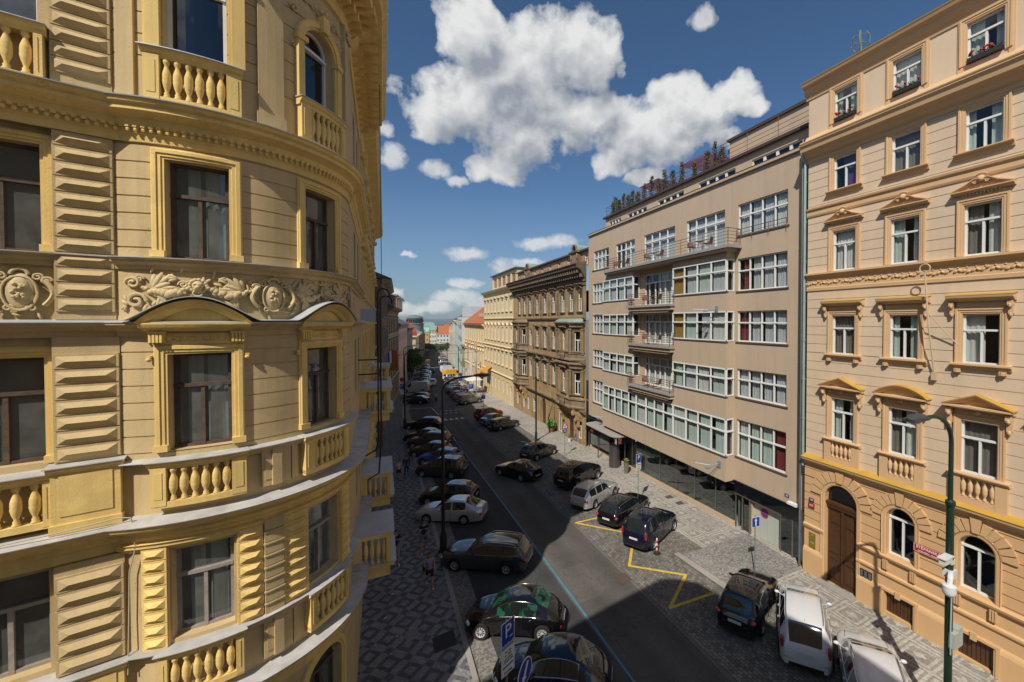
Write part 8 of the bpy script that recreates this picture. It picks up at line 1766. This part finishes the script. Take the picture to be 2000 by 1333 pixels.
# ================================================================ people
M_SKIN = mat('skin', (.42, .24, .17), .6, .05, 10); M_HAIRD = mat('dark hair', (.02, .013, .01), .7, .2, 20); M_HAIRB = mat('brown hair', (.07, .035, .018), .7, .2, 20)
def skin_mesh(name, chains, mt, par, sub=2):
    """chains: list of point lists [(x,y,z,r)], the first point of every chain is welded to the nearest existing vertex"""
    vs, es, rs = [], [], []
    for ch in chains:
        prev = None
        for i, (x, y, z, r) in enumerate(ch):
            v = Vector((x, y, z)); hit = None
            for k, q in enumerate(vs):
                if (q - v).length < .004: hit = k
            if hit is None: vs.append(v); rs.append(r); hit = len(vs) - 1
            if prev is not None and prev != hit: es.append((prev, hit))
            prev = hit
    me = bpy.data.meshes.new(name); me.from_pydata([tuple(v) for v in vs], es, []); o = bpy.data.objects.new(name, me); COL.objects.link(o)
    md = o.modifiers.new('s', 'SKIN'); sv = me.skin_vertices[0].data if me.skin_vertices else None
    if sv is None:
        bpy.context.view_layer.objects.active = o; sv = me.skin_vertices[0].data
    for k, r in enumerate(rs): sv[k].radius = (r, r); sv[k].use_root = (k == 0)
    if sub: ss = o.modifiers.new('u', 'SUBSURF'); ss.levels = sub; ss.render_levels = sub
    dg = bpy.context.evaluated_depsgraph_get(); dg.update(); m2 = bpy.data.meshes.new_from_object(o.evaluated_get(dg)); m2.materials.clear(); m2.materials.append(mt); m2.polygons.foreach_set('use_smooth', [True] * len(m2.polygons)); m2.name = name
    bpy.data.objects.remove(o); o = bpy.data.objects.new(name, m2); COL.objects.link(o); o.parent = par; return o
def person(x, y, rz, H, lab, top, bottom, shoe, hair, long_legs=False, sleeve=.5, stride=.28, long_hair=False, bag=None, toptext=None, sc_=1.0, arm=(.12, -.10), grp=None, z=None, sit=False):
    z = gz(y) + .105 if z is None else z
    t = empty('person', (x, y, z), lab, 'person', grp, rz=rz, off=False); k = H / 1.76; s_ = stride
    def P(a, b, c, r): return (a * k, b * k, c * k, r * k)
    hip = P(0, 0, .93, .115)
    shl, shr = P(.185, 0, 1.42, .058), P(-.185, 0, 1.42, .058)
    legs = []
    for sg, st in ((1, s_), (-1, -s_)):
        kn = P(sg * .105, -st * .55 - .05, .50, .056); an = P(sg * .10, -st * 1.0 + (.10 if st < 0 else .02), .09 + (.05 if st < 0 else 0), .036); to = P(sg * .11, an[1] / k - .16, .03 + (.0 if st < 0 else 0), .032)
        if sit: kn = P(sg * .16, -.42, .88, .056); an = P(sg * .16, -.36, .45, .038); to = P(sg * .16, -.5, .40, .03)
        legs.append([hip, P(sg * .095, 0, .86, .088), P(sg * .10, (-st * .3 if not sit else -.22), .70 if not sit else .88, .076), kn, P(sg * .102, (kn[1] / k + an[1] / k) / 2 + .02, .30 if not sit else .66, .052), an, to])
    arms = []; hands = []
    for sg, aw in ((1, arm[0]), (-1, arm[1])):
        sh = shl if sg > 0 else shr; el = P(sg * .245, aw * .4, 1.15, .038); wr = P(sg * .25, -abs(aw) - .03 if sg > 0 else aw * -1.0 - .02, .90, .026)
        arms.append([P(0, 0, 1.40, .10), sh, el, wr, P(sg * .252, wr[1] / k - .02, .84, .030)])
        palm = P(sg * .252, wr[1] / k - .02, .84, .030)
        for f in range(4): hands.append([palm, P(sg * .25 + (f - 1.5) * .004, wr[1] / k - .05 + f * .018, .79, .009), P(sg * .24, wr[1] / k - .055 + f * .018, .755 + .004 * f, .008)])
        hands.append([palm, P(sg * .235, wr[1] / k - .06, .81, .009), P(sg * .225, wr[1] / k - .07, .785, .008)])
    torso = [hip, P(0, 0, 1.08, .115), P(0, .01, 1.24, .125), P(0, 0, 1.40, .10), P(0, .0, 1.50, .052), P(0, -.01, 1.565, .06), P(0, -.015, 1.65, .088), P(0, -.01, 1.715, .07)]
    body = skin_mesh('body', [torso] + legs + arms + hands, M_SKIN, t, 2)
    # face: nose, ears, eyes and mouth
    m_ = MB(); m_.ball((0, -.108 * k, 1.63 * k), (.014 * k, .02 * k, .022 * k), 6); 
    for sg in (-1, 1): m_.ball((sg * .083 * k, 0, 1.64 * k), (.012 * k, .02 * k, .03 * k), 6)
    m_.build('face', M_SKIN, t, smooth=180); m_ = MB()
    for sg in (-1, 1): m_.ball((sg * .032 * k, -.092 * k, 1.655 * k), (.014 * k, .01 * k, .008 * k), 6)
    m_.ball((0, -.094 * k, 1.59 * k), (.024 * k, .008 * k, .006 * k), 6); m_.build('eyes', M_HAIRD, t)
    m_ = MB(); m_.ball((0, .018 * k, 1.675 * k), (.090 * k, .098 * k, .088 * k), 12)
    if long_hair: m_.ball((0, .06 * k, 1.55 * k), (.085 * k, .06 * k, .17 * k), 12); m_.ball((.055 * k, -.03 * k, 1.52 * k), (.03 * k, .035 * k, .13 * k), 8); m_.ball((-.055 * k, -.03 * k, 1.52 * k), (.03 * k, .035 * k, .13 * k), 8)
    m_.build('hair', hair, t, smooth=180)
    g_ = 1.16; sh = [[(a, b, c, r * g_) for a, b, c, r in [P(0, 0, .90, .125), P(0, 0, 1.08, .118), P(0, .01, 1.24, .128), P(0, 0, 1.40, .105), P(0, 0, 1.455, .06)]]]
    for ar in arms:
        a, b = Vector(ar[1][:3]), Vector(ar[2][:3]); m = a + (b - a) * (sleeve * 1.2 if sleeve < 1 else 1); q = [(sh[0][3]), (a.x, a.y, a.z, ar[1][3] * 1.22)]
        if sleeve > .15: q.append((m.x, m.y, m.z, ar[2][3] * 1.5))
        if sleeve >= 1: q.append((ar[3][0], ar[3][1], ar[3][2], ar[3][3] * 1.5))
        sh.append(q)
    skin_mesh('shirt', sh, top, t, 2)
    tr = []
    h2 = P(0, 0, .93, .13)
    for lg in legs:
        q = [h2] + [(a, b, c, r * 1.2) for a, b, c, r in lg[1:(4 if not long_legs else 6)]]
        if not long_legs: q[-1] = tuple((q[-1][i] * .75 + q[-2][i] * .25) for i in range(3)) + (q[-1][3] * 1.12,)
        tr.append(q)
    skin_mesh('trousers' if long_legs else 'shorts', tr, bottom, t, 2)
    for lg in legs:
        an, to = lg[5], lg[6]; m_ = MB(); m_.ball(((an[0] + to[0]) / 2, (an[1] + to[1]) / 2 + .0, to[2] + .012), (.048 * k, .135 * k, .045 * k), 10); m_.build('shoe', shoe, t, smooth=180)
    if bag:
        m_ = MB(); 
        if bag[0] == 'pack': m_.ball((0, .19 * k, 1.22 * k), (.15 * k, .10 * k, .22 * k), 10)
        else: m_.ball((-.27 * k, .02, .98 * k), (.07 * k, .15 * k, .13 * k), 10); m_.tube([(-.25 * k, .0, 1.08 * k), (-.15 * k, -.07 * k, 1.3 * k), (-.12 * k, -.02, 1.47 * k)], .012, 5)
        m_.build('backpack' if bag[0] == 'pack' else 'shoulder_bag', bag[1], t, smooth=180)
    if toptext:
        q = text_mb(toptext, .085, depth=.003); m_ = MB(); m_.add([(v[0], -.158 * k - v[2], 1.30 * k + v[1]) for v in q.v], q.f); m_.build('shirt_print', M_SW, t)
    return t
cb = lambda n, c: mat('cloth ' + n, c, .9, .06, 8)
person(.62, 23.76, R(6), 1.80, 'person in a black t-shirt and pale grey shorts walking nearest the yellow building', cb('black', (.012, .012, .014)), cb('pale grey', (.28, .28, .28)), cb('white', (.6, .6, .6)), M_HAIRD, toptext='AMSTERDAM')
person(2.09, 24.35, R(-8), 1.78, 'person in a dark patterned t-shirt and blue grey shorts walking beside the tall black lamp', cb('dark navy', (.02, .022, .03)), cb('blue grey', (.13, .16, .22)), cb('white', (.6, .6, .6)), M_HAIRB, stride=-.3, toptext='NEW YORK')
person(2.03, 20.78, R(4), 1.66, 'person in a lilac sleeveless top and dark shorts with a black shoulder bag', cb('lilac', (.26, .20, .34)), cb('dark', (.02, .018, .03)), cb('white', (.6, .6, .6)), M_HAIRB, sleeve=.1, long_hair=True, bag=('bag', cb('black', (.012, .012, .014))))
person(1.25, 37.3, R(4), 1.68, 'person in a white top and dark shorts with a backpack, farther along the pavement', cb('pinkish white', (.50, .44, .46)), cb('dark', (.02, .018, .03)), cb('black', (.012, .012, .014)), M_HAIRD, bag=('pack', cb('black', (.012, .012, .014))))
person(1.88, 37.9, R(-5), 1.82, 'person dressed in dark blue shirt and jeans beside the one in a white top', cb('deep blue', (.02, .04, .10)), cb('jeans', (.03, .05, .11)), cb('black', (.012, .012, .014)), M_HAIRD, long_legs=True, sleeve=1, stride=-.3)
person(.22, 34.8, R(180), 1.72, 'person in dark clothes close to the yellow wall under the balconies', cb('black', (.012, .012, .014)), cb('dark', (.02, .018, .03)), cb('black', (.012, .012, .014)), M_HAIRD, long_legs=True)
for i, (x, y, c, lab) in enumerate(((20.4, 142, (.40, .03, .03), 'small distant person in red in front of the mint house'), (18.0, 96, (.05, .05, .08), 'distant person in dark clothes on the right pavement near the white parasol'), (18.6, 101, (.4, .4, .42), 'distant person in a pale shirt on the sunlit right pavement'), (3.6, 84, (.05, .07, .10), 'distant person on the shaded left pavement by the white van'), (19.2, 120, (.25, .22, .2), 'distant person beside the white modern block'))):
    person(x, y, R(30 * i), 1.75, lab, cb('far %d' % i, c), cb('dark', (.02, .018, .03)), cb('black', (.012, .012, .014)), M_HAIRD, long_legs=True, z=gz(y) + .07)
# scooter and rider coming down the road
t = empty('motor_scooter', (8.9, 78, gz(78)), 'red motor scooter with a rider coming along the road', 'scooter'); zb = gz(78)
for yy in (77.3, 78.6): m_ = MB(); m_.lathe([(.16, -.05), (.24, -.05), (.25, 0), (.24, .05), (.16, .05)], (8.9, yy, zb + .25), 14, axis='x'); m_.build('wheel', M_TYRE, t)
m_ = MB(); m_.ball((8.9, 78.45, zb + .62), (.19, .45, .22), 10); m_.box(8.72, 9.08, 77.55, 78.3, zb + .28, zb + .36); m_.ball((8.9, 77.5, zb + .65), (.24, .10, .40), 10); m_.tube([(8.55, 77.45, zb + 1.02), (9.25, 77.45, zb + 1.02)], .025, 6); m_.build('body', red, t, smooth=60)
person(8.9, 78.2, 0, 1.74, 'person in a pale jacket riding the red scooter', cb('pale pink', (.42, .36, .36)), cb('dark', (.02, .018, .03)), cb('black', (.012, .012, .014)), M_HAIRD, long_legs=True, sleeve=1, z=zb - .13, sit=True, arm=(.35, .35))

# ================================================================ trees
M_BARK = mat('tree bark', (.06, .045, .035), .95, .2, 5); M_TL1 = mat('tree leaves dark', (.045, .085, .02), .85, .35, .9); M_TL2 = mat('tree leaves light', (.085, .12, .035), .85, .35, .7)
def tree(x, y, zt, rad, lab, mt, n=900, seed=1, cat='tree', grp='street trees', ls=.2):
    rnd = random.Random(seed); z0 = gz(y); t = empty('tree', (x, y, z0), lab, cat, grp); m_ = MB(); H_ = zt - z0
    m_.tube([(x, y, z0), (x + .1, y, z0 + H_ * .3), (x, y + .1, z0 + H_ * .6)], [.22, .17, .10], 8)
    lim = []
    for i in range(9):
        a = rnd.uniform(0, 2 * PI); h = rnd.uniform(.3, .6) * H_; L_ = rad * rnd.uniform(.5, .9); e = (x + L_ * math.cos(a), y + L_ * math.sin(a), z0 + h + L_ * rnd.uniform(.3, .9)); m_.tube([(x, y, z0 + h * .85), ((x + e[0]) / 2, (y + e[1]) / 2, (z0 + h + e[2]) / 2 + .2), e], [.09, .06, .02], 5); lim.append(e)
    m_.build('trunk', M_BARK, t); m_ = MB()
    for i in range(26):
        while True:
            p = Vector((rnd.uniform(-1, 1), rnd.uniform(-1, 1), rnd.uniform(-1, 1)))
            if .35 < p.length < 1: break
        c = (x + p.x * rad * .82, y + p.y * rad * .82, z0 + H_ * .62 + p.z * H_ * .34); r_ = rad * rnd.uniform(.22, .42); leaves(m_, c, (r_, r_, r_ * .8), n // 26, ls, seed=seed * 50 + i)
    m_.build('crown', mt, t)
tree(6.6, 117, 6.6, 3.6, 'large dark tree in front of the red domed house on the left', M_TL1, 3600, 3, ls=.24)
tree(7.6, 124, 4.6, 2.6, 'second dark tree just behind the large one on the left', M_TL1, 2400, 5, ls=.24)
for i, (x, y, zt, r_) in enumerate(((24.5, 286, -1.5, 4.0), (29, 292, -2.2, 4.2), (33.5, 296, -2.6, 4.4), (37, 290, -3.0, 4.0), (41, 298, -2.4, 4.2))):
    tree(x, y, zt, r_, ['dark leafy tree at the left end of the far square', 'olive tree second from the left on the far square', 'broad olive tree in the middle of the far square', 'pale green tree right of the middle on the far square', 'pale green tree at the right end of the far square'][i], M_TL1 if i == 0 else M_TL2, 2200, 20 + i, grp='trees on the far square', ls=.42)
# ================================================================ cafe, banners, flags, far roofs, wires
M_ORC = mat('orange canvas', (.55, .24, .03), .8, .1, 2); M_WHC = mat('white canvas', (.62, .62, .60), .8, .05, 2)
t = empty('parasol', (16.9, 83.8, gz(83.8)), 'square white parasol over the cafe tables on the right pavement', 'parasol'); m_ = MB(); z = 1.1; m_.tube([(16.9, 83.8, gz(83.8)), (16.9, 83.8, z + .5)], .04, 6); m_.build('pole', M_GALV, t); m_ = MB(); c4 = [(15.3, 82.2, z), (18.5, 82.2, z), (18.5, 85.4, z), (15.3, 85.4, z)]
for k in range(4): m_.add([c4[k], c4[(k + 1) % 4], (16.9, 83.8, z + .7)], [(0, 1, 2)])
m_.build('canopy', M_WHC, t)
for i, (y0, y1, z) in enumerate(((79.5, 82.6, 3.0), (87, 90, 1.6))):
    m_ = MB(); xx = 19.55; m_.add([(xx, y0, z + 1.0), (xx, y1, z + 1.0), (xx - 1.5, y1, z), (xx - 1.5, y0, z), (xx - 1.5, y1, z - .35), (xx - 1.5, y0, z - .35)], [(0, 1, 2, 3), (3, 2, 4, 5)]); tag(m_.build('awning', M_ORC), ['upper orange awning on the cream house', 'lower orange awning behind the white parasol'][i], 'awning', 'orange awnings')
for i, (x, y) in enumerate(((17.6, 81), (18.4, 82.5), (17.5, 84), (18.6, 85.2))):
    t = empty('cafe_table', (x, y, gz(y) + .07), ['cafe table with reddish plants nearest the parking sign under the white parasol', 'cafe table against the wall left of the parasol pole', 'cafe table with plants just behind the parasol pole', 'cafe table farthest back under the white parasol'][i], 'table', 'cafe tables'); z = gz(y) + .07; m_ = MB(); m_.lathe([(0, z + .72), (.4, z + .72), (.4, z + .75), (0, z + .75)], (x, y, 0), 12); m_.build('table_top', M_DOORW, t); m_ = MB(); m_.tube([(x, y, z), (x, y, z + .72)], .04, 6); m_.build('leg', M_GALV, t); m_ = MB(); leaves(m_, (x + .5, y, z + .6), (.3, .3, .5), 60, .09, seed=i); m_.build('plants', mat('reddish leaves', (.20, .05, .03), .8, .3, 8), t)
for i, y in enumerate((89.5, 95.5)):
    m_ = MB(); m_.box(18.2, 18.25, y - .02, y + .02, .8, 6.2); m_.add([(18.3, y, 6.1), (18.95, y, 6.1), (18.8, y + .1, .9), (18.5, y + .1, .7)], [(0, 1, 2, 3)]); m_.tube([(19.6, y, 6.2), (18.2, y, 6.2)], .03, 5); tag(m_.build('banner', M_WHC), ['long white banner hanging from the low cream house, nearer one', 'long white banner hanging from the low cream house, farther one'][i], 'banner', 'white banners')
t = empty('flag', (.55, 42, 9.2), 'striped flag hanging over the left pavement', 'flag'); m_ = MB(); m_.tube([(-.5, 42, 9.2), (1.0, 42, 10.4)], .03, 5); m_.build('pole', M_GALV, t); m_ = MB()
for i, mi in enumerate((0, 1, 2)): m_.add([(.55 + i * .15, 42, 10.05 + i * .12), (.70 + i * .15, 42, 10.17 + i * .12), (.72 + i * .15, 42.05, 9.0 + i * .1), (.57 + i * .15, 42.05, 8.9 + i * .1)], [(0, 1, 2, 3)], mi)
m_.build('cloth', [M_SB, M_SW, M_SR], t)
m_ = MB(); m_.box(.9, 1.9, 58, 58.1, 6.6, 9.2); tag(m_.build('banner', mat('rust orange board', (.35, .11, .03), .7, .1, 2)), 'rust orange hanging board on the shaded left side', 'banner')
# overhead wires
for i, (a, b_) in enumerate((((-.8, 70, 8.0), (19.6, 72, 8.0)), ((.5, 96, 6.5), (19.7, 98, 6.6)), ((3, 118, 5.5), (20, 120, 5.6)))):
    a = Vector(a); b_ = Vector(b_); m_ = MB(); m_.tube([a + (b_ - a) * t_ / 8 + Vector((0, 0, -.5 * math.sin(PI * t_ / 8))) for t_ in range(9)], .018, 4); tag(m_.build('overhead_wire', M_LAMPB), ['nearest thin wire spanning the street', 'middle thin wire spanning the street', 'farthest thin wire spanning the street'][i], 'wire', 'wires across the street')
m_ = MB(); m_.tube([(.02, 17.5, 24.5), (.03, 17.6, 14.5)], .012, 4); tag(m_.build('lightning_rod_cable', M_LAMPB), 'thin vertical cable hanging beside the round bay against the sky', 'cable')
# roofscape beyond the far houses, at different distances
rnd = random.Random(11); ORD = ['first', 'second', 'third', 'fourth', 'fifth', 'sixth', 'seventh', 'eighth', 'ninth', 'tenth', 'eleventh', 'twelfth', 'thirteenth', 'fourteenth', 'fifteenth', 'sixteenth', 'seventeenth', 'eighteenth', 'nineteenth', 'twentieth']
for i in range(14):
    x = rnd.uniform(10, 140) if i > 4 else rnd.uniform(-60, 25); y = rnd.uniform(350, 700); h = rnd.uniform(13, 19); w = rnd.uniform(14, 30); d = rnd.uniform(10, 18); z0 = -11
    if i < 5: x, y = (-5 + i * 9, 345 + i * 22)
    t = empty('distant_house', (x, y, z0), '%s walled distant house with a %s roof, %s in the roofscape beyond the street' % (['cream', 'white', 'pink', 'grey'][i % 4], ['tiled', 'slate', 'red', 'green'][i % 4], ORD[i]), 'building', 'distant roofs beyond the street'); m_ = MB(); m_.box(x, x + w, y, y + d, z0, z0 + h); m_.build('wall', [M_CRM, M_WHT, M_PINK, M_GREY][i % 4], t)
    m_ = MB(); m_.add([(x - .4, y - .4, z0 + h), (x + w + .4, y - .4, z0 + h), (x + w + .4, y + d + .4, z0 + h), (x - .4, y + d + .4, z0 + h), (x, y + d / 2, z0 + h + 4), (x + w, y + d / 2, z0 + h + 4)], [(0, 1, 5, 4), (2, 3, 4, 5), (0, 4, 3), (1, 2, 5)]); m_.build('roof', [M_TILE, M_SLATE, M_TILE, M_GRR][i % 4], t)
    if True:
        m_ = MB(); nx_ = int(w / 3)
        for a in range(nx_):
            for b_ in range(int(h / 3.5)): xx = x + 1 + a * 3; zz_ = z0 + 1.5 + b_ * 3.4; m_.add([(xx, y - .05, zz_), (xx + 1.1, y - .05, zz_), (xx + 1.1, y - .05, zz_ + 1.7), (xx, y - .05, zz_ + 1.7)], [(0, 1, 2, 3)])
        m_.build('window', G_DARK, t)
# ================================================================ the air
hm = bpy.data.materials.new('haze'); hm.use_nodes = True; nt = hm.node_tree; nt.nodes.clear(); ho = nt.nodes.new('ShaderNodeOutputMaterial'); hv = nt.nodes.new('ShaderNodeVolumePrincipled')
hv.inputs['Color'].default_value = (.80, .88, 1.0, 1); hv.inputs['Density'].default_value = .00022; hv.inputs['Anisotropy'].default_value = .3; nt.links.new(hv.outputs[0], ho.inputs['Volume'])
m_ = MB(); m_.box(-4200, 4200, -450, 6200, -14, 30); tag(m_.build('haze', hm), kind='stuff')
